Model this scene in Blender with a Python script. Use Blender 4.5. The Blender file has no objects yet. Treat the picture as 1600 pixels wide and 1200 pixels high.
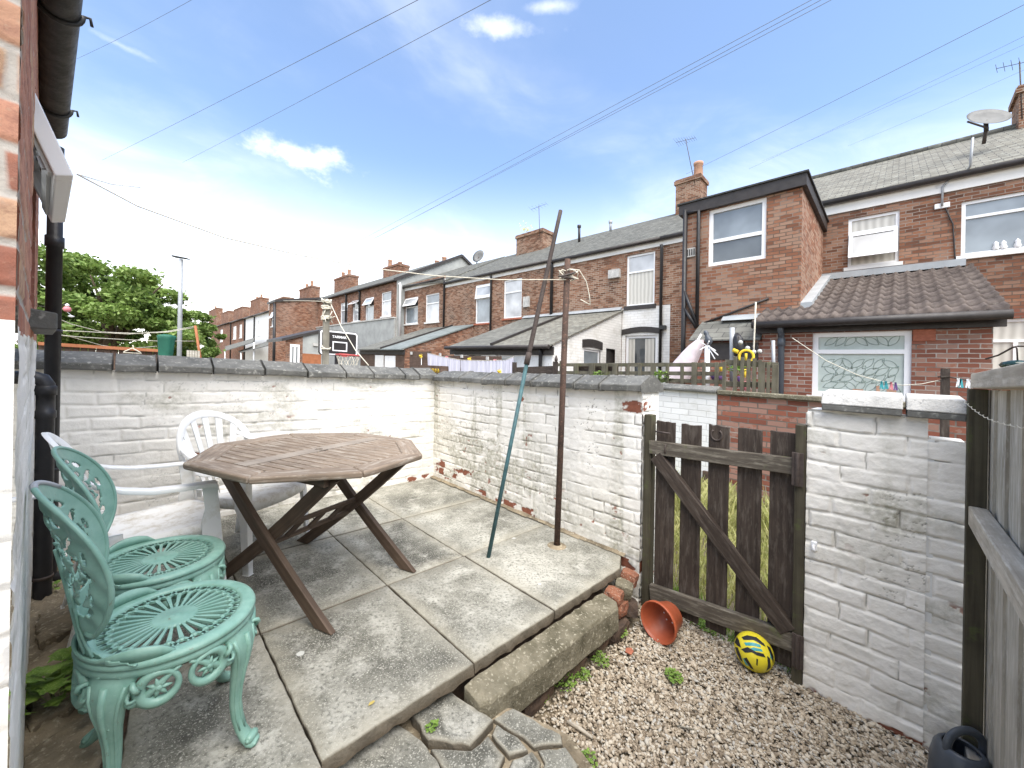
import bpy, math, random
import numpy as np
from mathutils import Vector, Matrix

scene = bpy.context.scene
COL = scene.collection
R = math.radians
random.seed(7)

# ---------------------------------------------------------------- the site
# The street climbs gently: site axes are s (along the terrace, uphill), m (across the yards,
# away from the viewer) and z (height above the sloping ground).
SLOPE, S0, EYE = .047, 1.24, 1.175
Q2 = math.sqrt(2.0)
ROLL, FPX = R(1.0), 600.0


def W(s, m, z):
    return Vector(((m - s) / Q2, (m + s) / Q2, z + SLOPE * (s - S0)))


# ---------------------------------------------------------------- camera
cam_data = bpy.data.cameras.new("camera")
cam = bpy.data.objects.new("camera", cam_data)
COL.objects.link(cam)
cam_data.sensor_width = 36.0
cam_data.lens = 36.0 * FPX / 1600.0
cam_data.clip_start = .02
cam_data.clip_end = 2000.0
_r = Vector((math.cos(ROLL), 0, math.sin(ROLL)))
_u = Vector((-math.sin(ROLL), 0, math.cos(ROLL)))
_b = Vector((0, -1, 0))
cm = Matrix(((_r.x, _u.x, _b.x, 0), (_r.y, _u.y, _b.y, 0), (_r.z, _u.z, _b.z, EYE), (0, 0, 0, 1)))
cam.matrix_world = cm
scene.camera = cam

# ---------------------------------------------------------------- sky and sun
SUN_EL, SUN_AZ = R(60), R(160)      # azimuth clockwise from +Y
world = bpy.data.worlds.new("World")
scene.world = world
world.use_nodes = True
wn = world.node_tree.nodes
wl = world.node_tree.links
wn.clear()
w_out = wn.new('ShaderNodeOutputWorld')
w_bg = wn.new('ShaderNodeBackground')
w_bg.inputs['Strength'].default_value = .12
sky = wn.new('ShaderNodeTexSky')
sky.sky_type = 'NISHITA'
sky.sun_disc = False
sky.sun_elevation = SUN_EL
sky.sun_rotation = SUN_AZ
sky.air_density = 1.0
sky.dust_density = .6
sky.ozone_density = 2.0
tc = wn.new('ShaderNodeTexCoord')
sep = wn.new('ShaderNodeSeparateXYZ')
wl.new(tc.outputs['Generated'], sep.inputs[0])


def wmath(op, a, b=None, c=None, clamp=False):
    n = wn.new('ShaderNodeMath')
    n.operation = op
    n.use_clamp = clamp
    for i, x in enumerate((a, b, c)):
        if x is None:
            continue
        if isinstance(x, (int, float)):
            n.inputs[i].default_value = x
        else:
            wl.new(x, n.inputs[i])
    return n.outputs[0]


def wmap(x, a, b, c, d):
    n = wn.new('ShaderNodeMapRange')
    n.interpolation_type = 'SMOOTHSTEP'
    wl.new(x, n.inputs[0])
    for i, v in enumerate((a, b, c, d)):
        n.inputs[i + 1].default_value = v
    return n.outputs[0]


# clouds: direction projected on a flat layer, stretched noise, thicker towards the horizon
zc = wmath('MAXIMUM', sep.outputs['Z'], .03)
px_ = wmath('DIVIDE', sep.outputs['X'], wmath('ADD', zc, .12))
py_ = wmath('DIVIDE', sep.outputs['Y'], wmath('ADD', zc, .12))
comb = wn.new('ShaderNodeCombineXYZ')
wl.new(px_, comb.inputs[0])
wl.new(py_, comb.inputs[1])


def wnoise(scale, detail, rough, dist, off):
    mp = wn.new('ShaderNodeMapping')
    mp.inputs['Location'].default_value = off
    wl.new(comb.outputs[0], mp.inputs[0])
    n = wn.new('ShaderNodeTexNoise')
    n.inputs['Scale'].default_value = scale
    n.inputs['Detail'].default_value = detail
    n.inputs['Roughness'].default_value = rough
    n.inputs['Distortion'].default_value = dist
    wl.new(mp.outputs[0], n.inputs['Vector'])
    return n.outputs['Fac']


haze = wmap(sep.outputs['Z'], -.03, .50, 1.0, .03)
n1 = wnoise(.75, 6, .55, .4, (3.1, 1.7, 0))
n2 = wnoise(2.6, 8, .6, .8, (.4, 5.2, 0))
wisps = wmath('MULTIPLY', wmap(n1, .47, .75, 0, 1), wmap(n2, .35, .7, .15, .75))
cum = wmap(wmath('ADD', wmath('MULTIPLY', n1, .5), wmath('MULTIPLY', wnoise(1.7, 9, .62, .3, (7.7, 2.2, 0)), .5)), .575, .64, 0, .95)
low = wmap(sep.outputs['Z'], .16, .42, 1.0, .25)
cloud = wmath('MAXIMUM', wmath('MULTIPLY', wisps, .35), wmath('MULTIPLY', cum, wmath('MULTIPLY', low, .05)))


def wdot(v):
    n = wn.new('ShaderNodeVectorMath')
    n.operation = 'DOT_PRODUCT'
    wl.new(tc.outputs['Generated'], n.inputs[0])
    n.inputs[1].default_value = v
    return n.outputs['Value']


def cloud_at(az, el, rx, ry, amt, scale, off):
    """a separate small cloud in the sky at azimuth az (clockwise from +Y) and elevation el"""
    d = Vector((math.sin(az) * math.cos(el), math.cos(az) * math.cos(el), math.sin(el)))
    rt = d.cross(Vector((0, 0, 1))).normalized()
    up = rt.cross(d)
    f = wmath('MAXIMUM', wdot(d), .05)
    a = wmath('DIVIDE', wmath('DIVIDE', wdot(rt), f), rx)
    b = wmath('DIVIDE', wmath('DIVIDE', wdot(up), f), ry)
    q = wmath('SQRT', wmath('ADD', wmath('MULTIPLY', a, a), wmath('MULTIPLY', b, b)))
    n = wn.new('ShaderNodeTexNoise')
    mp = wn.new('ShaderNodeMapping')
    mp.inputs['Location'].default_value = off
    mp.inputs['Scale'].default_value = (1, 1, 1.6)
    wl.new(tc.outputs['Generated'], mp.inputs[0])
    n.inputs['Scale'].default_value = scale
    n.inputs['Detail'].default_value = 8
    n.inputs['Roughness'].default_value = .6
    wl.new(mp.outputs[0], n.inputs['Vector'])
    v = wmath('ADD', wmath('SUBTRACT', 1.0, q), wmath('MULTIPLY', wmath('SUBTRACT', n.outputs['Fac'], .5), 2.6))
    return wmath('MULTIPLY', wmap(v, .1, 1.6, 0, 1), amt)


for args in ((R(-28.5), R(27), .13, .042, .9, 13, (0, 0, 0)), (R(-2.5), R(42.8), .13, .026, .42, 12, (3, 1, 0)), (R(5), R(44.5), .08, .014, .3, 12, (7, 1, 0)), (R(-17), R(44.5), .10, .012, .3, 12, (1, 5, 2)), (R(-46), R(31), .08, .010, .25, 12, (5, 1, 2))):
    cloud = wmath('MAXIMUM', cloud, cloud_at(*args))
amount = wmath('SUBTRACT', 1.0, wmath('MULTIPLY', wmath('SUBTRACT', 1.0, haze), wmath('SUBTRACT', 1.0, cloud)), clamp=True)
# the visible blue: Nishita tinted slightly bluer
mixn = wn.new('ShaderNodeMix')
mixn.data_type = 'RGBA'
wl.new(amount, mixn.inputs[0])
tint = wn.new('ShaderNodeMix')
tint.data_type = 'RGBA'
tint.blend_type = 'MULTIPLY'
tint.inputs[0].default_value = 1.0
wl.new(sky.outputs[0], tint.inputs[6])
tint.inputs[7].default_value = (.82, .88, .92, 1)
wl.new(tint.outputs[2], mixn.inputs[6])
mixn.inputs[7].default_value = (7.4, 7.1, 6.5, 1)
wl.new(mixn.outputs[2], w_bg.inputs['Color'])
wl.new(w_bg.outputs[0], w_out.inputs[0])

sun_data = bpy.data.lights.new("sun", 'SUN')
sun_data.energy = 2.6
sun_data.angle = R(70)
sun_data.color = (1.0, .93, .82)
sun = bpy.data.objects.new("sun", sun_data)
COL.objects.link(sun)
_sd = Vector((math.sin(SUN_AZ) * math.cos(SUN_EL), math.cos(SUN_AZ) * math.cos(SUN_EL), math.sin(SUN_EL)))
sun.rotation_euler = _sd.to_track_quat('Z', 'Y').to_euler()

scene.view_settings.view_transform = 'Standard'
scene.view_settings.look = 'None'
scene.view_settings.exposure = 1.62
scene.view_settings.gamma = 1.0
scene.cycles.max_bounces = 6
scene.cycles.use_denoising = True


# ---------------------------------------------------------------- measuring helpers (where a sight line meets a site plane)
_C = (0.0, 0.0, EYE + SLOPE * S0)


def _ray(px, py):
    u, v = (px - 800) / FPX, (600 - py) / FPX
    x, y, z = u * math.cos(ROLL) - v * math.sin(ROLL), 1.0, u * math.sin(ROLL) + v * math.cos(ROLL)
    s, m = (-x + y) / Q2, (x + y) / Q2
    return (s, m, z - SLOPE * s)


def on(axis, px, py, val):
    d = _ray(px, py)
    i = 'smz'.index(axis)
    t = (val - _C[i]) / d[i]
    return tuple(_C[k] + d[k] * t for k in range(3))


def depth(px, py, y):
    """site point on the sight line at y metres ahead of the viewer"""
    d = _ray(px, py)
    return tuple(_C[k] + d[k] * y for k in range(3))


def rect(m, xl, yt, xr, yb):
    """site rectangle s0 < s1, z0 < z1 on the plane m"""
    xm, ym = (xl + xr) / 2, (yt + yb) / 2
    return on('m', xr, ym, m)[0], on('m', xl, ym, m)[0], on('m', xm, yb, m)[2], on('m', xm, yt, m)[2]


# ---------------------------------------------------------------- materials
class Mat:
    def __init__(self, name, rough=.6, spec=.3, metal=0.0):
        self.m = bpy.data.materials.new(name)
        self.m.use_nodes = True
        self.n = self.m.node_tree.nodes
        self.l = self.m.node_tree.links
        self.b = self.n['Principled BSDF']
        self.b.inputs['Roughness'].default_value = rough
        self.b.inputs['Metallic'].default_value = metal
        self.b.inputs['Specular IOR Level'].default_value = spec
        self.tc = self.n.new('ShaderNodeTexCoord')

    def put(self, sock, x):
        if isinstance(x, (int, float)):
            sock.default_value = x
        elif isinstance(x, (tuple, list)):
            sock.default_value = tuple(x) + (1,) if len(x) == 3 and sock.type == 'RGBA' else x
        else:
            self.l.new(x, sock)

    def co(self, kind='Object', scale=(1, 1, 1), rot=(0, 0, 0), loc=(0, 0, 0)):
        mp = self.n.new('ShaderNodeMapping')
        mp.inputs['Scale'].default_value = scale
        mp.inputs['Rotation'].default_value = rot
        mp.inputs['Location'].default_value = loc
        self.l.new(self.tc.outputs[kind], mp.inputs[0])
        return mp.outputs[0]

    def noise(self, scale, detail=4, rough=.55, vec=None, dist=0.0, col=False):
        t = self.n.new('ShaderNodeTexNoise')
        t.inputs['Scale'].default_value = scale
        t.inputs['Detail'].default_value = detail
        t.inputs['Roughness'].default_value = rough
        t.inputs['Distortion'].default_value = dist
        self.l.new(vec if vec is not None else self.tc.outputs['Object'], t.inputs['Vector'])
        return t.outputs['Color' if col else 'Fac']

    def voro(self, scale, vec=None, feature='F1', out='Distance', rand=1.0):
        t = self.n.new('ShaderNodeTexVoronoi')
        t.feature = feature
        t.inputs['Scale'].default_value = scale
        t.inputs['Randomness'].default_value = rand
        self.l.new(vec if vec is not None else self.tc.outputs['Object'], t.inputs['Vector'])
        return t.outputs[out]

    def attr(self, name, out='Fac'):
        t = self.n.new('ShaderNodeAttribute')
        t.attribute_name = name
        return t.outputs[out]

    def math(self, op, a, b=0.0, clamp=False):
        t = self.n.new('ShaderNodeMath')
        t.operation = op
        t.use_clamp = clamp
        self.put(t.inputs[0], a)
        self.put(t.inputs[1], b)
        return t.outputs[0]

    def map(self, x, a, b, c=0.0, d=1.0):
        t = self.n.new('ShaderNodeMapRange')
        self.put(t.inputs[0], x)
        for i, v in enumerate((a, b, c, d)):
            t.inputs[i + 1].default_value = v
        return t.outputs[0]

    def ramp(self, fac, stops):
        t = self.n.new('ShaderNodeValToRGB')
        e = t.color_ramp.elements
        while len(e) < len(stops):
            e.new(.5)
        for i, (p, c) in enumerate(stops):
            e[i].position = p
            e[i].color = tuple(c) + (1,)
        self.l.new(fac, t.inputs[0])
        return t.outputs[0]

    def mix(self, fac, a, b, mode='MIX'):
        t = self.n.new('ShaderNodeMix')
        t.data_type = 'RGBA'
        t.blend_type = mode
        t.clamp_factor = True
        self.put(t.inputs[0], fac)
        self.put(t.inputs[6], a)
        self.put(t.inputs[7], b)
        return t.outputs[2]

    def brick(self, vec, c1, c2, mortar, bw=.225, rh=.075, ms=.010, smooth=.1):
        t = self.n.new('ShaderNodeTexBrick')
        self.put(t.inputs['Color1'], c1)
        self.put(t.inputs['Color2'], c2)
        self.put(t.inputs['Mortar'], mortar)
        t.inputs['Scale'].default_value = 1.0
        t.inputs['Brick Width'].default_value = bw
        t.inputs['Row Height'].default_value = rh
        t.inputs['Mortar Size'].default_value = ms
        t.inputs['Mortar Smooth'].default_value = smooth
        self.l.new(vec, t.inputs['Vector'])
        return t.outputs['Color'], t.outputs['Fac']

    def vadd(self, a, b):
        t = self.n.new('ShaderNodeVectorMath')
        t.operation = 'ADD'
        self.put(t.inputs[0], a)
        self.put(t.inputs[1], b)
        return t.outputs[0]

    def vscale(self, a, k):
        t = self.n.new('ShaderNodeVectorMath')
        t.operation = 'SCALE'
        self.put(t.inputs[0], a)
        t.inputs['Scale'].default_value = k
        return t.outputs[0]

    def color(self, x):
        self.put(self.b.inputs['Base Color'], x)
        return self

    def rough(self, x):
        self.put(self.b.inputs['Roughness'], x)
        return self

    def bump(self, h, strength=.5, dist=.01):
        t = self.n.new('ShaderNodeBump')
        t.inputs['Strength'].default_value = strength
        t.inputs['Distance'].default_value = dist
        self.l.new(h, t.inputs['Height'])
        self.l.new(t.outputs[0], self.b.inputs['Normal'])
        return self


def simple(name, c, rough=.5, spec=.4, var=.15, vscale=9, bump=0.0, bscale=60, metal=0.0):
    k = Mat(name, rough, spec, metal)
    n = k.noise(vscale, 5, .6)
    k.color(k.mix(k.map(n, .3, .7), tuple(x * (1 - var) for x in c), tuple(min(1, x * (1 + var)) for x in c)))
    k.rough(k.map(k.noise(vscale * 2.3, 3), .3, .7, max(.05, rough - .1), min(1, rough + .12)))
    if bump:
        k.bump(k.noise(bscale, 5, .6), bump, .004)
    return k.m


def brick_mat(name, dark, mid, light, mortar, pale=.12, soot=.3, rh=.063, ms=.0065, bw=.19):
    k = Mat(name, .88, .15)
    uv = k.tc.outputs['UV']
    wob = k.vscale(k.vadd(k.noise(6, 3, .5, uv, col=True), (-.5, -.5, -.5)), .018)
    vec = k.vadd(uv, wob)
    c, f = k.brick(vec, (0, 0, 0), (1, 1, 1), (.5, .5, .5), bw, rh, ms)
    rnd = k.math('MULTIPLY', c, 1.0)
    tint = k.mix(k.noise(3.0, 4, .6, uv), (0, 0, 0), (1, 1, 1))
    rnd2 = k.math('ADD', k.math('MULTIPLY', rnd, .75), k.math('MULTIPLY', tint, .3))
    base = k.ramp(rnd2, [(.1, dark), (.45, mid), (.8, light)])
    # pale scuffs where mortar has smeared over the bricks
    sm = k.math('GREATER_THAN', k.math('ADD', k.math('MULTIPLY', rnd, .5), k.math('MULTIPLY', k.noise(9, 4, .6, uv), .62)), .74 - pale * .6)
    base = k.mix(k.math('MULTIPLY', sm, .6), base, tuple(.5 * a + .5 * b for a, b in zip(mortar, light)))
    base = k.mix(k.math('MULTIPLY', k.map(k.noise(1.1, 5, .65, uv), .42, .72), soot), base, (.06, .045, .04))
    mort = k.mix(k.map(k.noise(.9, 5, .65, uv), .44, .56), tuple(min(.8, x * 1.25) for x in mortar), tuple(x * .35 for x in mortar))
    drift = k.map(k.noise(.45, 4, .6, uv), .36, .64)
    allc = k.mix(f, base, mort)
    k.color(k.mix(drift, k.mix(.32, allc, (.10, .065, .045)), k.mix(.10, allc, (.42, .22, .13))))
    h = k.math('SUBTRACT', k.math('MULTIPLY', k.noise(40, 4, .6, uv), .35), f)
    k.bump(h, .7, .008)
    return k.m


MATS = {}
MATS['brick_red'] = brick_mat('brick_red', (.095, .040, .026), (.245, .102, .058), (.37, .18, .105), (.28, .245, .21), .12, .35)
MATS['brick_pale'] = brick_mat('brick_pale', (.16, .065, .038), (.31, .132, .076), (.43, .245, .158), (.27, .225, .19), .24, .15)
MATS['brick_brown'] = brick_mat('brick_brown', (.085, .040, .026), (.225, .102, .060), (.35, .18, .108), (.36, .32, .26), .15, .34)
MATS['brick_new'] = brick_mat('brick_new', (.16, .055, .038), (.25, .088, .058), (.33, .145, .095), (.36, .32, .28), .14, .2)
MATS['brick_alley'] = brick_mat('brick_alley', (.16, .05, .035), (.27, .085, .055), (.36, .15, .10), (.38, .34, .30), .22, .25)


def white_far_mat():
    k = Mat('white_far', .8, .2)
    uv = k.tc.outputs['UV']
    c, f = k.brick(k.vadd(uv, k.vscale(k.noise(5, 3, .5, uv, col=True), .02)), (.80, .79, .76), (.72, .71, .68), (.62, .61, .58), .225, .078, .007, .4)
    c = k.mix(k.map(k.noise(2.2, 6, .65), .54, .72, 0, .6), c, (.45, .43, .37))
    k.color(c)
    k.bump(k.math('SUBTRACT', k.math('MULTIPLY', k.noise(30, 4), .4), f), .5, .006)
    return k.m


MATS['white_far'] = white_far_mat()


def white_mat(name):
    k = Mat(name, .72, .2)
    ex, gr, cr = k.attr('exposed'), k.attr('grime'), k.attr('crack')
    n = k.noise(14, 6, .65)
    paint = k.mix(k.map(k.noise(2.5, 5, .6), .35, .65), (.84, .81, .75), (.76, .73, .665))
    paint = k.mix(k.map(n, .55, .75), paint, (.85, .825, .765))
    gcol = k.mix(k.noise(9, 4), (.30, .29, .215), (.40, .385, .31))
    g = k.math('MULTIPLY', gr, k.map(k.noise(30, 6, .7), .3, .62), True)
    paint = k.mix(g, paint, gcol)
    red = k.mix(k.noise(22, 5, .7), (.14, .05, .032), (.34, .13, .08))
    c = k.mix(ex, paint, red)
    c = k.mix(k.math('MULTIPLY', cr, .85), c, (.10, .09, .075))
    k.color(c)
    k.bump(k.math('ADD', k.noise(90, 5, .65), k.math('MULTIPLY', k.noise(24, 4, .6), 1.2)), .42, .004)
    return k.m


MATS['white_brick'] = white_mat('white_brick')


def near_brick():
    k = Mat('near_brick', .85, .2)
    rn, jt = k.attr('rnd'), k.attr('joint')
    c = k.ramp(rn, [(0, (.27, .105, .07)), (.35, (.42, .185, .12)), (.7, (.50, .25, .165)), (1, (.50, .34, .21))])
    c = k.mix(k.map(k.noise(25, 6, .7), .45, .7), c, (.27, .13, .095))
    c = k.mix(k.map(k.noise(70, 4, .6), .6, .75), c, (.45, .30, .21))
    c = k.mix(k.map(jt, .45, .95), c, k.mix(k.noise(30, 4), (.54, .50, .44), (.36, .32, .28)))
    k.color(c)
    k.bump(k.math('ADD', k.noise(120, 5, .7), k.noise(35, 4)), .5, .004)
    return k.m


MATS['near_brick'] = near_brick()


def slate(name, a, b, rw=.25, rh=.18, streak=.5):
    k = Mat(name, .75, .12)
    uv = k.tc.outputs['UV']
    c, f = k.brick(k.vadd(uv, k.vscale(k.noise(4, 2, .5, uv, col=True), .03)), (0, 0, 0), (1, 1, 1), (.5, .5, .5), rw, rh, .006, .3)
    base = k.mix(k.math('ADD', k.math('MULTIPLY', c, .6), k.math('MULTIPLY', k.noise(2, 5, .6, uv), .5)), a, b)
    base = k.mix(k.math('MULTIPLY', k.map(k.noise(6, 5, .65, uv), .5, .7), streak), base, (.33, .34, .30))
    k.color(k.mix(f, base, (.05, .05, .05)))
    w = k.n.new('ShaderNodeTexWave')
    w.wave_profile = 'SAW'
    w.bands_direction = 'Y'
    w.inputs['Scale'].default_value = 1 / rh * .3142 * .5 * 2
    k.l.new(uv, w.inputs['Vector'])
    k.bump(k.math('SUBTRACT', k.math('MULTIPLY', c, .4), f), .6, .012)
    return k.m


MATS['slate'] = slate('slate', (.072, .072, .064), (.138, .136, .12))
MATS['slate_pale'] = slate('slate_pale', (.092, .092, .082), (.175, .172, .152), .3, .2, .3)
MATS['slate_worn'] = slate('slate_worn', (.10, .095, .08), (.23, .22, .185), .22, .14, .6)
MATS['felt'] = simple('felt', (.17, .19, .185), .8, .2, .2, 3, .3)


def concrete():
    k = Mat('paving_concrete', .9, .15)
    oi = k.n.new('ShaderNodeObjectInfo')
    rv = oi.outputs['Random']
    big = k.math('ADD', k.noise(1.9, 7, .66), k.math('MULTIPLY', k.math('SUBTRACT', rv, .5), .12))
    fine = k.noise(75, 4, .7)
    sp = k.voro(95)
    c = k.ramp(big, [(.36, (.085, .083, .070)), (.5, (.205, .20, .168)), (.64, (.385, .375, .325))])
    c = k.mix(k.map(k.noise(7, 6, .7), .5, .68), c, (.42, .41, .36))
    c = k.mix(k.map(fine, .50, .62, 0, .85), c, (.065, .064, .053))
    c = k.mix(k.map(k.noise(150, 3, .7), .54, .63, 0, .85), c, (.46, .445, .385))
    c = k.mix(k.map(k.attr('edge'), 0, 1, 0, .8), c, k.mix(k.noise(12, 4), (.42, .40, .33), (.25, .23, .18)))
    c = k.mix(k.attr('side'), c, k.mix(k.noise(17, 5, .7), (.055, .045, .032), (.17, .135, .095)))
    c = k.mix(k.math('MULTIPLY', k.map(k.voro(2.6), .035, .045, 1, 0), .8), c, (.55, .55, .51))
    k.color(c)
    k.bump(k.math('ADD', k.math('MULTIPLY', sp, -.5), k.math('ADD', fine, k.noise(28, 5, .6))), .55, .005)
    return k.m


MATS['paving'] = concrete()


def stone(name, a, b, rough=.85, scale=6, bump=.4, spots=None):
    k = Mat(name, rough, .25)
    c = k.mix(k.map(k.noise(scale, 6, .65), .32, .68), a, b)
    if spots:
        c = k.mix(k.map(k.noise(scale * 7, 4, .6), .56, .68), c, spots)
    k.color(c)
    k.bump(k.math('ADD', k.noise(scale * 12, 5, .65), k.noise(scale * 3, 4)), bump, .006)
    return k.m


MATS['coping'] = stone('coping_stone', (.07, .07, .064), (.165, .162, .147), .65, 5, .35, (.26, .255, .23))
MATS['coping_white'] = stone('coping_painted', (.36, .355, .335), (.58, .565, .53), .75, 9, .5, (.28, .275, .26))
MATS['stone_block'] = stone('stone_block', (.085, .076, .048), (.24, .215, .155), .9, 9, .9, (.36, .33, .25))
MATS['dirt'] = stone('dirt', (.13, .105, .07), (.33, .27, .185), .95, 7, .8, (.42, .37, .27))
MATS['earth'] = stone('earth', (.10, .085, .06), (.17, .145, .10), .95, 3, .6)
MATS['render'] = stone('grey_render', (.27, .275, .265), (.40, .41, .39), .9, 1.6, .2)
MATS['render_white'] = stone('white_render', (.68, .68, .66), (.80, .80, .78), .8, 2.5, .2, (.6, .59, .55))
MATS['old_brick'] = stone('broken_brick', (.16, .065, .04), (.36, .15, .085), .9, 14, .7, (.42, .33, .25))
MATS['dark_brick'] = stone('dark_brick', (.045, .035, .03), (.15, .10, .07), .9, 12, .6)  # dark brown mottled tone for the lowest bricks and the fill


def wood(name, a, b, rough=.7, along='X', grain=55, weather=None, moss=None):
    """grain runs along the u of the uv (metres)"""
    k = Mat(name, rough, .25)
    vec = k.co('UV', (2.0, grain, 1))
    g = k.noise(1.0, 6, .65, vec, .6)
    c = k.mix(k.map(g, .3, .7), a, b)
    c = k.mix(k.map(k.noise(5, 4, .6), .4, .7, 0, .55), c, tuple(x * .6 for x in a))
    if weather:
        c = k.mix(k.map(k.noise(7, 6, .7, k.co('UV', (1, 6, 1))), .5, .66, 0, .8), c, weather)
    if moss:
        c = k.mix(k.map(k.noise(9, 5, .7), .56, .68, 0, .75), c, moss)
    k.color(c)
    k.bump(k.math('ADD', g, k.math('MULTIPLY', k.noise(60, 3), .3)), .35, .003)
    return k.m


MATS['teak'] = wood('weathered_teak', (.185, .138, .098), (.32, .25, .185), .68, weather=(.42, .37, .305))
MATS['teak_pale'] = wood('weathered_teak_pale', (.25, .205, .16), (.38, .325, .265), .7)
MATS['teak_leg'] = wood('stained_teak', (.070, .046, .032), (.145, .102, .072), .6)
MATS['gate_wood'] = wood('dark_stained_wood', (.034, .025, .020), (.080, .060, .047), .65, weather=(.12, .10, .082))
MATS['gate_rail'] = wood('dark_rail_wood', (.07, .058, .045), (.15, .128, .10), .7, weather=(.26, .235, .185), moss=(.13, .14, .06))
MATS['post_wood'] = wood('post_wood', (.048, .041, .027), (.10, .088, .058), .75, moss=(.085, .10, .035))
MATS['fence_wood'] = wood('grey_fence_wood', (.35, .32, .26), (.52, .485, .41), .85, grain=40, weather=(.60, .575, .52))
MATS['rail_wood'] = wood('bleached_rail_wood', (.36, .315, .25), (.58, .52, .425), .8, grain=45, weather=(.62, .58, .50))
MATS['old_post'] = wood('old_post_wood', (.17, .155, .12), (.29, .27, .22), .85, grain=25)
MATS['fence_brown'] = wood('brown_fence_wood', (.08, .052, .038), (.15, .10, .075), .8, grain=30)
MATS['picket'] = wood('picket_wood', (.09, .08, .055), (.17, .155, .115), .85, grain=30, moss=(.13, .14, .06))
MATS['shed_orange'] = wood('orange_shed_wood', (.30, .11, .05), (.42, .17, .08), .75, grain=20)


def paint_iron():
    k = Mat('green_cast_iron', .42, .5)
    n = k.noise(18, 6, .6)
    c = k.mix(k.map(n, .35, .7), (.17, .325, .262), (.25, .425, .352))
    c = k.mix(k.map(k.noise(45, 4, .7), .64, .72, 0, .5), c, (.30, .48, .41))
    c = k.mix(k.map(k.noise(38, 6, .75), .62, .70, 0, .75), c, (.15, .115, .075))
    c = k.mix(k.map(k.noise(4, 5, .6), .5, .75, 0, .35), c, (.12, .24, .19))
    k.color(c)
    k.rough(k.map(k.noise(30, 3), .3, .7, .34, .55))
    k.bump(k.noise(110, 4, .6), .15, .002)
    return k.m


MATS['green_iron'] = paint_iron()
_k = Mat('white_plastic', .42, .4)
_k.color(_k.mix(_k.map(_k.noise(9, 6, .7), .52, .75), (.80, .80, .78), (.60, .57, .50)))
_k.bump(_k.noise(200, 2), .06, .002)
MATS['plastic'] = _k.m
_k = Mat('dirty_white_seat', .5, .4)
_k.color(_k.mix(_k.map(_k.noise(13, 7, .75), .46, .68), (.78, .77, .74), (.50, .45, .36)))
_k.bump(_k.noise(200, 2), .06, .002)
MATS['plastic_seat'] = _k.m
MATS['black_plastic'] = simple('black_plastic', (.022, .021, .022), .42, .4, .25, 12, .15, 90)
MATS['dark_paint'] = simple('dark_paint', (.035, .03, .028), .5, .4, .25, 8)
MATS['gutter'] = simple('gutter_grime', (.035, .036, .034), .55, .35, .5, 14, .3, 70)
MATS['upvc'] = simple('white_upvc', (.80, .80, .80), .35, .45, .04, 3)
MATS['upvc_grey'] = simple('grey_seal', (.45, .46, .45), .5, .4, .08, 6)  # plain mid grey of the sash seal and baubles
MATS['fascia'] = simple('white_fascia', (.74, .73, .70), .5, .4, .1, 2)
MATS['lead'] = simple('lead_flashing', (.33, .35, .36), .5, .5, .15, 4, .2)
MATS['rust'] = stone('rusty_steel', (.040, .027, .021), (.10, .062, .046), .8, 9, .4, (.16, .085, .06))
MATS['teal'] = simple('teal_painted_pole', (.045, .10, .108), .55, .3, .3, 25, .2)
MATS['prop_dark'] = wood('dark_prop_wood', (.05, .037, .032), (.10, .08, .07), .75)
MATS['rope'] = simple('white_rope', (.62, .58, .48), .9, .1, .2, 30)
MATS['wire'] = simple('cable_grey', (.16, .17, .19), .7, .2, .1, 3)
MATS['terracotta'] = simple('terracotta_plastic', (.36, .085, .036), .42, .4, .12, 10, .1, 40)
MATS['terracotta_old'] = simple('terracotta_shard', (.36, .13, .08), .85, .2, .2, 20, .2)
MATS['can'] = simple('dark_slate_plastic', (.062, .072, .085), .38, .45, .15, 10, .08, 60)
MATS['metal'] = simple('galvanised_metal', (.34, .355, .37), .55, .4, .1, 10, 0, 50, .15)
MATS['dish'] = simple('dish_grey', (.17, .17, .165), .7, .2, .12, 4)
MATS['iron_dark'] = simple('rusted_iron', (.06, .045, .038), .65, .4, .3, 30, .3)
MATS['cloth'] = simple('white_sheet', (.56, .55, .62), .9, .1, .04, 4, .3, 25)
MATS['parasol_cloth'] = simple('pale_pink_cloth', (.72, .62, .63), .9, .1, .15, 6, .2, 25)
MATS['green_cover'] = simple('green_cover', (.02, .115, .075), .55, .3, .2, 8, .2)
MATS['yellow'] = simple('yellow_petal', (.78, .55, .05), .7, .2, .15, 20)
MATS['dry_leaf'] = simple('dry_leaf', (.42, .33, .10), .7, .2, .2, 30)
MATS['pink'] = simple('pink_petal', (.62, .22, .24), .7, .2, .2, 20)
MATS['purple'] = simple('purple_plastic', (.13, .07, .20), .5, .3, .2, 10)
MATS['red_paint'] = simple('faded_red_paint', (.44, .08, .075), .5, .3, .2, 10)
MATS['board_black'] = simple('board_black', (.022, .018, .017), .45, .35, .2, 5)
MATS['glass_ball'] = simple('dark_green_glass', (.008, .03, .022), .08, .6, .3, 12)
MATS['clay_pot'] = simple('clay_pot', (.42, .25, .17), .8, .2, .2, 6, .2)


def tile_brown():
    k = Mat('brown_roof_tile', .75, .25)
    c = k.mix(k.map(k.noise(3, 6, .65), .35, .65), (.062, .048, .042), (.125, .10, .086))
    c = k.mix(k.map(k.noise(25, 5, .7), .58, .72, 0, .6), c, (.25, .225, .19))
    k.color(c)
    k.bump(k.noise(60, 4), .3, .005)
    return k.m


MATS['tile'] = tile_brown()


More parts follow.
